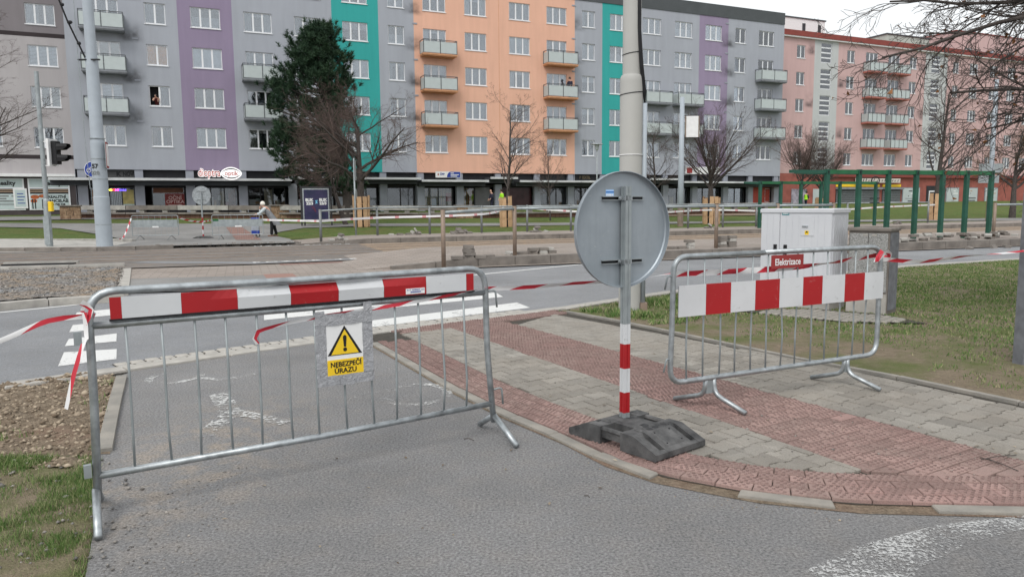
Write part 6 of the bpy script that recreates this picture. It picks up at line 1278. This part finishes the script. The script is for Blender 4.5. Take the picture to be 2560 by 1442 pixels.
p4 = pole('street_lamp', 'grey lamp pole with rusty foot behind the right end of the near shelter', 'pole', (32.832, 51.143, 0.134), 9.5, .16, 'steel_paint', .12); MB().lathe([(.165, -.1), (.165, 1.7)], 12).build('rusty_base', M['post_rusty'], p4); MB().box(-.9, .7, -.12, -.06, 3.3, 3.9).box(-.9, .5, -.12, -.06, 2.6, 3.1).build('arrow_boards', M['galv_dull'], p4)
p5 = pole('stop_post', 'ornate dark stop post with round top on the far platform', 'post', UV(34.6, 33.4, .2), 2.45, .035, 'post_rusty'); MB().tube([(.22*math.cos(k*.4), 0, 2.55+.22*math.sin(k*.4)) for k in range(17)], .03, 5, False).build('ring', M['black'], p5); MB().box(-.28, .28, -.03, .03, 1.5, 1.56).box(-.28, .28, -.03, .03, 1.24, 1.3).build('cross_bar', M['black'], p5)
# ---------------------------------------------------------------- tram wire
tw = MB().tube([UV(-60, 26.3, 6.2), UV(-10, 26.3, 6.1), UV(40, 26.3, 6.2), UV(100, 26.3, 6.1)], .006, 4).build('tram_wire', M['black']) if False else None

_g = NB('pale_tape'); _uv = _g.n('ShaderNodeUVMap'); _sx = _g.n('ShaderNodeSeparateXYZ'); _g.l(_uv.outputs[0], _sx.inputs[0]); _fr2 = _g.math('FRACT', _g.math('MULTIPLY', _sx.outputs[0], .8)); _g.set(_g.mix(_g.math('GREATER_THAN', _fr2, .86), (.72, .70, .71), (.62, .30, .32)), .45, 0, .4); M['pale_tape'] = _g.m
# ---------------------------------------------------------------- far barriers, sign and tape on the far side of the tracks
def far_barrier(p, rz, label):
    t = empty('crowd_barrier', p, rz, label, 'barrier'); L_ = 2.15
    MB().tube(bent([(0, 0, .22), (0, 0, 1.08), (L_, 0, 1.08), (L_, 0, .22), (0, 0, .22)], .08, 4), .017, 6).build('frame', M['galv_dull'], t)
    for k in range(1, 8): MB().tube([(L_*k/8, 0, .22), (L_*k/8, 0, 1.08)], .006, 4).build('bar', M['galv_dull'], t)
    MB().box(.03, L_-.03, -.02, -.012, .58, .90).build('panel', M['galv_dull'], t); MB().box(L_*.45, L_*.58, -.03, -.021, .56, .62).build('sticker', M['white'], t)
    for x in (.35, L_-.35):
        for dy in (-1, 1): MB().tube([(x, 0, .22), (x+.06*dy, dy*.26, .015)], .016, 5).build('leg', M['post_steel'], t)
    return t
f1 = far_barrier(UV(-4.5, 36.3, .14), ANG-R(26), 'grey panelled crowd barrier beyond the tracks, left of the far round sign'); f2 = far_barrier(UV(-1.2, 35.2, .13), ANG-R(10), 'grey panelled crowd barrier beyond the tracks with a green tag')
MB().box(.05, .28, -.03, -.021, .82, .90).build('green_tag', M['green_beam'], f2)
fs_ = empty('traffic_sign', UV(-1.62, 36.2, .14), ANG-R(20), 'round sign seen from behind beyond the tracks, in front of the optician', 'sign')
for a, b, m_ in ((.05, .22, 'panel_red'), (.22, .42, 'panel_white'), (.42, .6, 'panel_red'), (.6, .82, 'panel_white'), (.82, .96, 'panel_red'), (.96, 2.1, 'galv_dull')): MB().box(-.025, .025, -.025, .025, a, b).build('post_section', M[m_], fs_)
MB().add(vdisc(.42, .03, 0, 1.95)+vdisc(.42, .05, 0, 1.95), [tuple(range(28)), tuple(range(55, 27, -1))]+[(k, (k+1) % 28, 28+(k+1) % 28, 28+k) for k in range(28)]).build('sign_disc', M['galv'], fs_)
for z in (2.12, 1.74): MB().box(-.2, .2, .01, .03, z-.015, z+.015).build('channel', M['post_steel'], fs_)
MB().add([(-.42, -.2, 0), (.42, -.2, 0), (.42, .2, 0), (-.42, .2, 0), (-.42, -.2, .05), (.42, -.2, .05), (.42, .2, .05), (-.42, .2, .05), (-.2, -.19, .13), (.2, -.19, .13), (.2, .19, .13), (-.2, .19, .13)], [(8, 9, 10, 11), (4, 5, 9, 8), (5, 6, 10, 9), (6, 7, 11, 10), (7, 4, 8, 11), (0, 1, 5, 4), (1, 2, 6, 5), (2, 3, 7, 6), (3, 0, 4, 7)]).build('foot', M['rubber'], fs_)
ribbon('barrier_tape', [UV(-4.9, 35.0, .25), UV(-4.75, 35.6, .35), UV(-4.5, 36.2, 1.1)], .06, 'red and white tape hanging from the left far barrier', .2)
ribbon('barrier_tape', [UV(-2.5, 35.5, 1.1), UV(-2.0, 35.8, .95), UV(-1.62, 36.15, .92), UV(-1.2, 35.3, 1.0)], .07, 'tape between the two far barriers across the far sign post', .3, phase=.3)
ribbon('barrier_tape', [UV(.7, 35.6, .98), UV(3.0, 31.15, .96)], .085, 'pale tape from the far barrier to the leftmost far railing post', 0, 'pale_tape', step=.2, phase=.2)
ribbon('barrier_tape', [UV(3.0, 31.15, .96), UV(5.9, 33.9, 1.02), UV(10.9, 33.9, 1.12), UV(14.2, 40.2, 1.42)], .10, 'pale tape sagging along the far railing to the clad young tree', .0, 'pale_tape', step=.2, flutter=.05)
ribbon('barrier_tape', [UV(14.5, 40.2, 1.42), UV(18, 36., 1.1), UV(22, 36., 1.06), UV(27.5, 39., 1.12), UV(31, 35, 1.0), UV(38, 36, 1.2), UV(46, 38.6, 1.3)], .10, 'pale tape along the far lawn behind the round sign', .0, 'pale_tape', step=.3, flutter=.05)
# steel trough lying beside the left track
st_ = empty('steel_trough', (-12.370, 19.330, 0.100), R(12), 'long dark steel trough with a timber lying by the track at the left', 'trough'); MB().box(-.85, .85, -.1, .1, 0, .035).build('channel', M['black'], st_); MB().box(-.87, .9, .08, .2, .02, .075).build('timber', M['concrete'], st_)

# ---------------------------------------------------------------- timber cladding round trunks
def clad(p, label, n=7, r_=.33, h_=1.75, seed=0):
    rr = random.Random(seed); t = empty('trunk_guard', p, 0, label, 'trunk guard')
    for k in range(n):
        a = 2*math.pi*k/n+rr.uniform(-.08, .08); hh = h_*rr.uniform(.93, 1.03); w_ = 2*math.pi*r_/n*.40
        o = MB().bevbox(-w_, w_, -.025, .025, 0, hh, .005).build('plank', M['wood_new'], t, loc=(r_*math.cos(a), r_*math.sin(a), 0), rot=(rr.uniform(-.03, .03), rr.uniform(-.02, .02), a+math.pi/2))
    for z in (.45, 1.3): MB().tube([((r_-.03)*math.cos(k*.393), (r_-.03)*math.sin(k*.393), z*h_/1.75) for k in range(17)], .02, 5, False).build('tie', M['wood_new'], t)
    return t
C1, C2, C3, C4 = (-8.539, 42.419, 0.377), (-0.292, 43.028, 0.285), (12.528, 46.555, 0.242), (29.471, 51.783, 0.206)
clad(C1, 'planks tied round the trunk of the big bare tree', 8, .42, 1.75, 1); clad(C2, 'planks tied round the young tree before the orange block', 7, .34, 1.72, 2); clad(C3, 'planks tied round the trunk of the bushy bare tree by the mauve strip', 10, .50, 1.68, 3); clad(C4, 'planks tied round the tree behind the near shelter frame', 7, .36, 1.85, 4)
C5 = (22.546, 54.134, 0.393); clad(C5, 'planks round the trunk behind the far shelter frame', 7, .4, 1.5, 5)

# ================================================================ TREES
def tubes_np(segs, n=4):
    """segs: list of (points, radii) polylines -> one vertex/face array"""
    V, Fq, base = [], [], 0; ang = np.arange(n)*2*math.pi/n; ca, sa = np.cos(ang), np.sin(ang)
    for P, Rr in segs:
        P = np.asarray(P, float); m = len(P); t = np.gradient(P, axis=0); t /= np.linalg.norm(t, axis=1)[:, None]+1e-9
        a = np.array([0, 0, 1.]) if abs(t[0][2]) < .8 else np.array([1., 0, 0]); nx = np.cross(t, a); nx /= np.linalg.norm(nx, axis=1)[:, None]+1e-9; ny = np.cross(t, nx); rr = np.asarray(Rr)[:, None, None]
        V.append((P[:, None]+(nx[:, None]*ca[None, :, None]+ny[:, None]*sa[None, :, None])*rr).reshape(-1, 3))
        i = np.arange(m-1)[:, None]*n; k = np.arange(n)[None]; k2 = (k+1) % n
        Fq.append((np.stack([i+k, i+k2, i+n+k2, i+n+k], -1).reshape(-1, 4))+base); base += m*n
    return np.concatenate(V), np.concatenate(Fq)
def grow(rr, p, d, L_, r_, lvl, spec, out_):
    """spec[lvl] = (segments, wiggle, upward pull, children, child length factor, child angle, first child at, min children radius)"""
    ns, wig, up, nc, lf, ca, first, rf = spec[lvl]; pts = [p]; rad = [r_]; q = np.array(p, float); d = np.array(d, float); step = L_/ns
    dirs = [d]
    for i in range(ns):
        d = d+rr.normal(0, wig, 3)+np.array([0, 0, up]); d /= np.linalg.norm(d); q = q+d*step; pts.append(q.copy()); rad.append(max(r_*(1-.75*(i+1)/ns), .0028)); dirs.append(d)
    out_.setdefault(lvl, []).append((np.array(pts), rad))
    if lvl+1 >= len(spec): return
    for k in range(nc):
        t = first+(1-first)*(k+rr.random())/nc; x = t*ns; i = min(int(x), ns-1); f = x-i; pos = pts[i]*(1-f)+pts[i+1]*f; base = dirs[min(i+1, ns)]
        perp = np.cross(base, rr.normal(0, 1, 3)); perp /= np.linalg.norm(perp)+1e-9; an = ca*rr.uniform(.7, 1.25); nd = base*math.cos(an)+perp*math.sin(an)
        grow(rr, pos, nd, L_*lf*rr.uniform(.65, 1.15)*(1.15-.55*t), (rad[i]*(1-f)+rad[i+1]*f)*rf, lvl+1, spec, out_)
def bare_tree(label, p, height, spec, r_, seed, twig='twig', lean=(0, 0), trunk_frac=1., scale=(1, 1, 1), name='bare_tree', first_dir=None):
    rr = np.random.default_rng(seed); out_ = {}; d0 = np.array([lean[0], lean[1], 1.]); d0 /= np.linalg.norm(d0)
    grow(rr, np.zeros(3), d0, height*trunk_frac, r_, 0, spec, out_)
    t = empty(name, p, 0, label, 'tree'); t.scale = scale
    v, f = tubes_np(out_[0], 10); link('trunk', npmesh('trunk', v, f, M['bark'], True), t)
    if 1 in out_: v, f = tubes_np(out_[1], 6); link('limbs', npmesh('limbs', v, f, M['bark'], True), t)
    tw_ = [s for k in out_ if k >= 2 for s in out_[k]]
    if tw_: v, f = tubes_np(tw_, 3); link('crown', npmesh('crown', v, f, M[twig]), t)
    return t
# (segments, wiggle, up, children, length factor, angle, first, radius factor)
BIG = [(5, .07, .05, 15, 1.02, .95, .42, .55), (7, .11, .035, 11, .50, .72, .2, .55), (5, .15, .02, 7, .55, .7, .2, .6), (4, .2, .0, 5, .55, .7, .2, .6), (3, .25, 0, 0, 0, 0, 0, 0)]
YOUNG = [(7, .04, .05, 19, .42, .80, .28, .5), (5, .1, .06, 8, .5, .65, .25, .55), (4, .15, .04, 6, .55, .6, .2, .6), (3, .2, .0, 3, .5, .6, .3, .7), (2, .2, 0, 0, 0, 0, 0, 0)]
FAN = [(4, .04, .05, 26, 1.55, .88, .60, .42), (7, .06, .045, 12, .42, .5, .2, .5), (5, .11, .03, 7, .5, .5, .2, .6), (3, .14, .02, 4, .5, .5, .3, .6), (3, .2, 0, 0, 0, 0, 0, 0)]
bigt = bare_tree('big spreading bare tree with reddish twigs in front of the pine', C1, 4.6, BIG, .24, 4, 'twig_red', (.03, 0), 1., (1.12, 1.12, 1.22))
bare_tree('second stem of reddish bare branches leaning left in front of the pine', (C1[0]-1.2, C1[1]+1.4, C1[2]), 3.9, BIG, .15, 9, 'twig_red', (-.30, 0), 1., (1, 1, 1.1))
bare_tree('young bare tree in planks before the orange block', C2, 6.6, YOUNG, .10, 21, 'twig_red', (0, 0), 1, (1.15, 1.15, 1))
slim = bare_tree('slender young bare tree behind the far railing, left of the round sign', (2.576, 49.060, 0.477), 4.5, YOUNG, .07, 22, 'twig', (0, 0), 1, (.8, .8, 1))
bare_tree('bushy bare tree with fanned limbs before the mauve strip', C3, 3.5, FAN, .27, 31, 'twig', (0, 0), 1., (.98, .98, 1.02))
def again(src, label, p, rz, scale):
    c = copy_tree(src); c.location = p; c.rotation_euler = (0, 0, rz); c.scale = scale; c['label'] = label; return c
again(slim, 'small bare tree right of the cream pole', (10.090, 53.016, 0.524), 2.1, (1.5, 1.5, 1.25))
redt = bare_tree('reddish bare tree left of the green shelter frames', (20.771, 53.463, 0.392), 3.2, FAN, .2, 41, 'twig_red', (.06, 0), 1., (.86, .86, 1.05))
again(redt, 'reddish bare tree behind the near shelter frame corner', C5, 1.9, (.85, .85, .95))
bare_tree('dark bare tree in planks before the second stair strip', C4, 8.6, YOUNG, .16, 43, 'twig', (.05, 0), 1, (1.25, 1.25, 1))
_w = mat('twig_brown', (.15, .10, .06), .9, .35, 3); M['twig_brown'] = _w
thk = again(bigt, 'dense brown thicket tree at the right end of the pink house', (37.385, 55.465, 0.236), 2.4, (1., 1., 1.05))
for ch in thk.children:
    if ch.name.startswith('crown'): ch.data = ch.data.copy(); ch.data.materials[0] = M['twig_brown']
bare_tree('bare tree at the left edge before the estate agency', (-29.262, 41.213, 0.621), 9.0, YOUNG, .14, 61, 'twig', (.05, 0), 1, (1.5, 1.5, 1))
# near tree whose limbs hang into the picture at the upper right; its trunk stands outside the frame
NEAR = [(6, .05, .02, 0, 0, 0, 0, 0)]
def near_tree():
    rr = np.random.default_rng(77); out_ = {}; t = empty('overhanging_tree', (9.6, 9.6, 0), 0, 'dark bare tree limbs hanging in from the upper right corner', 'tree')
    trunk = (np.array([(0, 0, -.1), (0, .05, 1.4), (-.1, .05, 2.6), (-.25, .0, 3.6), (-.2, .1, 5.2), (-.1, .2, 7.4)]), [.26, .22, .2, .18, .14, .06])
    out_[0] = [trunk]
    sp = [None, (10, .085, -.004, 17, .40, .70, .10, .55), (6, .15, -.04, 8, .52, .7, .12, .62), (5, .18, -.05, 5, .55, .7, .15, .65), (4, .22, -.03, 0, 0, 0, 0, 0)]
    for (x, y, z), d, L_, r_ in (((-.2, 0, 3.4), (-1, -.1, .10), 4.7, .055), ((-.25, 0, 3.7), (-1, .25, .24), 4.4, .05), ((-.2, 0, 4.2), (-.9, -.35, .30), 4.4, .05), ((-.2, .05, 4.8), (-1, .1, .42), 4.0, .06), ((-.1, 0, 3.0), (-.95, .15, -.02), 4.0, .055), ((-.1, 0, 2.8), (-.9, -.3, .02), 3.4, .05), ((-.2, .1, 5.2), (-.6, .6, .6), 3.2, .05), ((-.2, .1, 5.4), (.7, .3, .5), 3.2, .06), ((0, 0, 4.4), (.8, -.4, .4), 3.2, .06), ((0, 0, 5.8), (-.5, -.5, .7), 2.6, .05), ((-.2, 0, 3.9), (-1, .02, .17), 4.2, .05), ((-.15, 0, 3.2), (-1, -.25, -.08), 3.6, .045), ((-.2, 0, 3.6), (-1, .4, .10), 4.3, .055), ((-.2, 0, 4.0), (-1, -.15, .26), 4.6, .06), ((-.1, 0, 2.6), (-.9, .3, -.02), 3.0, .04), ((-.2, .1, 4.5), (-1, .3, .33), 4.4, .055), ((-.2, 0, 3.0), (-.9, -.5, .06), 3.2, .045)):
        d = np.array(d, float); grow(rr, np.array([x, y, z]), d/np.linalg.norm(d), L_, r_, 1, sp, out_)
    v, f = tubes_np(out_[0], 12); link('trunk', npmesh('trunk', v, f, M['bark'], True), t); v, f = tubes_np(out_[1], 7); link('limbs', npmesh('limbs', v, f, M['bark'], True), t)
    v, f = tubes_np(out_[2]+out_[3]+out_[4], 4); link('crown', npmesh('crown', v, f, M['bark']), t)
    # shrivelled leaves and seed balls at some twig ends
    mb = MB()
    for P, _ in out_[4]:
        if rr.random() < .035:
            q = P[-1]; s_ = .022; mb.add([q+rr.normal(0, s_, 3) for _k in range(4)], [(0, 1, 2), (0, 2, 3), (0, 3, 1)])
    mb.build('dry_leaves', mat('dry_leaf', (.22, .10, .04), .9, .3, 3), t)
    return t
near_tree()
# dark pine: tufts of needles on the ends of spreading boughs
def pine():
    rr = np.random.default_rng(5); base = (-11.073, 50.634, 0.729); dY = base[1]; sc_ = dY/1850.; t = empty('pine_tree', base, 0, 'tall dark green pine before the grey and teal facade', 'tree')
    # silhouette: (height above ground in m, left, right) of the crown
    def X(px): return (px-872)*sc_
    def Z(py): return (546-py)*sc_
    sil = [(70, 806, 828), (100, 788, 848), (128, 742, 866), (150, 738, 872), (180, 725, 888), (212, 696, 886), (250, 690, 892), (300, 688, 880), (350, 684, 872), (400, 686, 868), (440, 730, 900), (470, 760, 912)]
    zs = np.array([Z(s[0]) for s in sil])[::-1]; le = np.array([X(s[1]) for s in sil])[::-1]; ri = np.array([X(s[2]) for s in sil])[::-1]
    v, f = tubes_np([(np.array([(0, 0, -.2), (-.05, 0, 2.), (-.5, 0, 5.), (-1.3, 0, 9.), (-1.6, .1, 12.5), (-1.65, 0, Z(80))]), [.36, .33, .28, .2, .1, .03])], 10); link('trunk', npmesh('trunk', v, f, M['bark'], True), t)
    tips, segs = [], []
    nb = 230
    for k in range(nb):
        z = rr.uniform(zs[0], zs[-1]-.3); a = rr.uniform(0, 2*math.pi); l_, r_ = np.interp(z, zs, le), np.interp(z, zs, ri); cx, hw = (l_+r_)/2, (r_-l_)/2; ra = hw*rr.uniform(.72, 1.02)*(1-.25*(rr.random() < .3))
        tip = np.array([cx+ra*math.cos(a), ra*.85*math.sin(a), z]); tx = np.interp(z, [0, 5, 9, 13], [0, -.5, -1.3, -1.6]); root = np.array([tx, 0, max(1.5, z-rr.uniform(.5, 1.6))]); mid = (root+tip)/2+np.array([0, 0, rr.uniform(-.35, .05)]); segs.append((np.array([root, mid, tip]), [.06, .04, .02]))
        for _ in range(9):
            tp = tip+rr.normal(0, .34, 3)*np.array([1, 1, .62]); 
            tips.append((tp, (tp-root)))
        for _ in range(3):
            q = rr.uniform(.45, .9); tp = root*(1-q)+tip*q+rr.normal(0, .28, 3); tips.append((tp, tip-root))
    v, f = tubes_np(segs, 4); link('limbs', npmesh('limbs', v, f, M['bark']), t)
    N = 34; V, Fs = [], []; 
    for i, (tp, dd) in enumerate(tips):
        d = dd/np.linalg.norm(dd)*.55+np.array([0, 0, .75]); d /= np.linalg.norm(d); L_ = rr.uniform(.24, .38)
        nd = rr.normal(0, 1, (N, 3)); nd /= np.linalg.norm(nd, axis=1)[:, None]; nd = nd*.85+d*.75; nd /= np.linalg.norm(nd, axis=1)[:, None]; st0 = tp+d*rr.uniform(-.14, .10, (N, 1)); en = st0+nd*L_; sd_ = np.cross(nd, rr.normal(0, 1, (N, 3))); sd_ /= np.linalg.norm(sd_, axis=1)[:, None]+1e-9; w_ = .022
        V.append(np.stack([st0-sd_*w_, st0+sd_*w_, en], 1).reshape(-1, 3)); Fs.append(np.arange(3*N).reshape(-1, 3)+3*N*i)
    b = NB('pine_needles'); gi = b.n('ShaderNodeNewGeometry'); b.set(b.mix(b.ramp(b.noise(1.2, 4), .35, .7), b.mix(gi.outputs['Random Per Island'], (.010, .030, .016), (.024, .052, .028)), b.mix(gi.outputs['Random Per Island'], (.020, .050, .022), (.045, .085, .040))), .7, 0, .3)
    link('crown', npmesh('crown', np.concatenate(V), np.concatenate(Fs), b.m), t)
    return t
pine()

# ================================================================ PEOPLE
def skin_mesh(verts, edges, m, root=0, sub=2):
    me = bpy.data.meshes.new('s'); me.from_pydata([v[:3] for v in verts], edges, []); o = bpy.data.objects.new('s', me); col.objects.link(o)
    md = o.modifiers.new('k', 'SKIN'); md.use_smooth_shade = True
    for i, v in enumerate(verts): me.skin_vertices[0].data[i].radius = (v[3], v[4] if len(v) > 4 else v[3]); me.skin_vertices[0].data[i].use_root = (i == root)
    s2 = o.modifiers.new('d', 'SUBSURF'); s2.levels = s2.render_levels = sub
    dg = bpy.context.evaluated_depsgraph_get(); r_ = bpy.data.meshes.new_from_object(o.evaluated_get(dg)); bpy.data.objects.remove(o); r_.materials.clear(); r_.materials.append(m); return r_
def loft(rings, m, name, parent, n=16):
    """rings: (x, y, z, rx, ry)"""
    vs_ = [(x+rx*math.cos(2*math.pi*k/n), y+ry*math.sin(2*math.pi*k/n), z) for x, y, z, rx, ry in rings for k in range(n)]; q = len(rings)
    return MB().add(vs_, [(i*n+k, i*n+(k+1) % n, (i+1)*n+(k+1) % n, (i+1)*n+k) for i in range(q-1) for k in range(n)]+[tuple(range((q-1)*n, q*n))]).build(name, m, parent, True)
def head(parent, x, y, z, s, hair, hair_m, face=(-1, 0), vol=1.1):
    """hair cap plus nose, eyes, mouth and ears on the head part of the body mesh; face = facing direction"""
    fx, fy = face; px_, py_ = -fy, fx; n = 14; vs_ = []
    for i in range(8):
        th = math.pi*i/7*.62
        for k in range(n): ph = 2*math.pi*k/n; cx, cy = math.sin(th)*math.cos(ph), math.sin(th)*math.sin(ph); vs_.append((x-fx*.25*s+(cx*fx+cy*px_)*s*vol, y-fy*.25*s+(cx*fy+cy*py_)*s*vol, z+.12*s+math.cos(th)*s*1.18*vol))
    if hair: MB().add(vs_, [(i*n+k, i*n+(k+1) % n, (i+1)*n+(k+1) % n, (i+1)*n+k) for i in range(7) for k in range(n)]+[tuple(range(7*n, 8*n))]).build('hair', hair_m, parent, True)
def person_parts(t, P, skin_edges, cloth): pass
trs = mat('trousers_black', (.012, .012, .014), .9, .2, 6); coat = mat('coat_grey', (.20, .205, .215), .9, .15, 5); sleeve = mat('sleeve_pale', (.50, .55, .57), .8, .08, 5); whair = mat('hair_white', (.72, .69, .62), .9, .1, 30); dhair = mat('hair_dark', (.03, .025, .02), .8, .2, 20); hiv = mat('hi_vis', (.34, .72, .02), .6, .1, 4); navy = mat('navy', (.02, .02, .04), .8, .1, 4)
def figure(label, p, rz, pose, mats, hair=True, hair_m=None, scale=1.):
    """faces local -X. pose gives joints: hip, chest, neck, head, l/r hand, l/r elbow, l/r foot, l/r knee"""
    t = empty('person', p, rz, label, 'person'); t.scale = (scale,)*3; J = pose; hx, hy, hz = J['head']; sh = J['chest']
    sl_, sr_ = (sh[0], sh[1]-.17, sh[2]+.10), (sh[0], sh[1]+.17, sh[2]+.10)
    v = [(*J['hip'], .13, .11), (*((np.array(J['hip'])+np.array(sh))/2), .13, .115), (*sh, .14, .12), (*J['neck'], .055), (hx+.01, hy, hz-.07, .07, .06), (hx-.005, hy, hz+.02, .088, .075), (hx, hy, hz+.10, .07, .065), (hx-.095, hy, hz, .018)]
    e = [(0, 1), (1, 2), (2, 3), (3, 4), (4, 5), (5, 6), (5, 7)]
    for s_, k in ((sl_, 'l'), (sr_, 'r')):
        b = len(v); el, ha = J[k+'elbow'], J[k+'hand']; dv = (np.array(ha)-np.array(el)); dv = dv/np.linalg.norm(dv)
        v += [(*s_, .06), (*el, .045), (*ha, .032), (*(np.array(ha)+dv*.06), .036)]; e += [(2, b), (b, b+1), (b+1, b+2), (b+2, b+3)]
        side = np.cross(dv, [0, 0, 1.]); side /= np.linalg.norm(side)+1e-9
        for q in range(4): v.append((*(np.array(ha)+dv*(.14-.012*abs(q-1.2))+side*(q-1.5)*.022+np.array([0, 0, -.02])), .009)); e.append((b+3, len(v)-1))
        v.append((*(np.array(ha)+dv*.07+side*.05), .01)); e.append((b+2, len(v)-1))
    link('body', skin_mesh(v, e, mats['skin']), t)
    # trousers and shoes
    for k in 'lr':
        hp = (J['hip'][0], J['hip'][1]+(-.08 if k == 'l' else .08), J['hip'][2]-.02); kn, fo_ = J[k+'knee'], J[k+'foot']
        link('trouser_leg', skin_mesh([(*hp, .105), (*kn, .078), (fo_[0], fo_[1], fo_[2]+.07, .068)], [(0, 1), (1, 2)], mats['legs']), t); MB().bevbox(-.17, .07, -.045, .045, 0, .075, .02).build('shoe', mats['shoe'], t, loc=fo_)
    # top: loft round the trunk, plus sleeves
    c, h = np.array(sh), np.array(J['hip']); lo = mats.get('coat_len', .0); rings = []
    for q, rx, ry in ((-lo, .19, .24), (0., .17, .20), (.35, .16, .185), (.75, .155, .20), (1.05, .14, .205), (1.25, .09, .13)):
        w_ = h*(1-q)+c*q; rings.append((w_[0], w_[1], w_[2], rx, ry))
    loft(rings, mats['top'], 'coat', t)
    for s_, k in ((sl_, 'l'), (sr_, 'r')): el, ha = np.array(J[k+'elbow']), np.array(J[k+'hand']); link('sleeve', skin_mesh([(*s_, .085), (*el, .066), (*(el*.15+ha*.85), .052)], [(0, 1), (1, 2)], mats['sleeve']), t)
    head(t, hx, hy, hz, .10, hair, hair_m or dhair)
    for dy in (-.035, .035): MB().lathe([(.011, -.004), (.011, .004)], 8).build('eye', M['black'], t, loc=(hx-.082, hy+dy, hz+.025), rot=(0, math.pi/2, 0))
    MB().box(hx-.09, hx-.075, hy-.028, hy+.028, hz-.052, hz-.044).build('mouth', M['red_dark'], t)
    for dy in (-.08, .08): MB().lathe([(.022, -.006), (.022, .006)], 8).build('ear', mats['skin'], t, loc=(hx+.01, hy+dy, hz), rot=(math.pi/2, 0, 0))
    return t
stand = dict(hip=(0, 0, .90), chest=(-.03, 0, 1.28), neck=(-.05, 0, 1.45), head=(-.09, 0, 1.58), lelbow=(-.05, -.27, 1.10), lhand=(-.22, -.22, .95), relbow=(-.05, .27, 1.10), rhand=(-.18, .24, .92), lknee=(-.06, -.10, .50), lfoot=(-.14, -.10, 0), rknee=(.02, .10, .50), rfoot=(.12, .10, 0))
lean = dict(hip=(.10, 0, .86), chest=(-.14, 0, 1.22), neck=(-.25, 0, 1.36), head=(-.31, 0, 1.47), lelbow=(-.40, -.20, 1.06), lhand=(-.56, -.16, 1.02), relbow=(-.42, .16, 1.12), rhand=(-.40, .06, 1.28), lknee=(.08, -.10, .47), lfoot=(.05, -.12, 0), rknee=(.17, .09, .47), rfoot=(.26, .10, 0))
WP = UV(1.28, 36.6, .165)
figure('white-haired person in a long grey coat leaning on a shopping trolley', WP, ANG-R(6), lean, dict(skin=M['skin'], legs=trs, shoe=mat('shoe_brown', (.18, .10, .07), .8, .1, 5), top=coat, sleeve=sleeve, coat_len=.95), True, whair, 1.03)
tr = empty('shopping_trolley', UV(.62, 36.45, .165), ANG-R(6), 'blue two-wheeled shopping trolley bag beside the white-haired person', 'trolley')
_c = MB().bevbox(-.17, .17, -.13, .13, .16, .86, .03).build('bag', mat('bag_grey_blue', (.34, .37, .42), .8, .1, 4), tr)
for z0, z1 in ((.16, .32), (.74, .90)): MB().bevbox(-.175, .175, -.135, .135, z0, z1, .02).build('blue_band', mat('bag_blue', (.02, .05, .30), .7, .1, 4), tr)
MB().tube(bent([(.14, -.12, .12), (.2, -.12, 1.0), (.2, .12, 1.0), (.14, .12, .12)], .05, 4), .012, 6).build('handle', M['galv'], tr)
for y in (-.15, .15): MB().tube([(.1+.075*math.cos(k*.524), y, .08+.075*math.sin(k*.524)) for k in range(13)], .012, 5, False).build('wheel', M['black'], tr)
q_ = FP(-2.0, -2.6, 1.05); figure('walker in a yellow-green hi-vis jacket in front of the orange block shops', q_, FANG, stand, dict(skin=M['skin'], legs=navy, shoe=M['black'], top=hiv, sleeve=hiv, coat_len=.1), True, dhair, 1.05)
figure('bald walker in dark clothes beside the hi-vis walker', FP(-2.75, -2.2, 1.05), FANG, stand, dict(skin=M['skin'], legs=navy, shoe=M['black'], top=navy, sleeve=navy, coat_len=.1), False, None, 1.05)
figure('worker in a yellow hi-vis vest before the pink house', FP(34.9, YP-2.5, .95), FANG+R(180), stand, dict(skin=M['skin'], legs=navy, shoe=M['black'], top=hiv, sleeve=navy, coat_len=.1), True, dhair, 1.02)
figure('person in a dark red top leaning out of the open window', FP(-27.45, .30, 8.02), FANG+R(70), dict(lean, lhand=(-.62, -.30, 1.22)), dict(skin=M['skin'], legs=navy, shoe=M['black'], top=mat('top_red', (.08, .015, .015), .9, .1, 4), sleeve=M['skin'], coat_len=.1), True, dhair, .95)
figure('person in black standing on the orange block balcony', FP(5.55, -.55, 10.85), FANG+R(20), stand, dict(skin=M['skin'], legs=navy, shoe=M['black'], top=navy, sleeve=navy, coat_len=.3), True, dhair, 1.05)
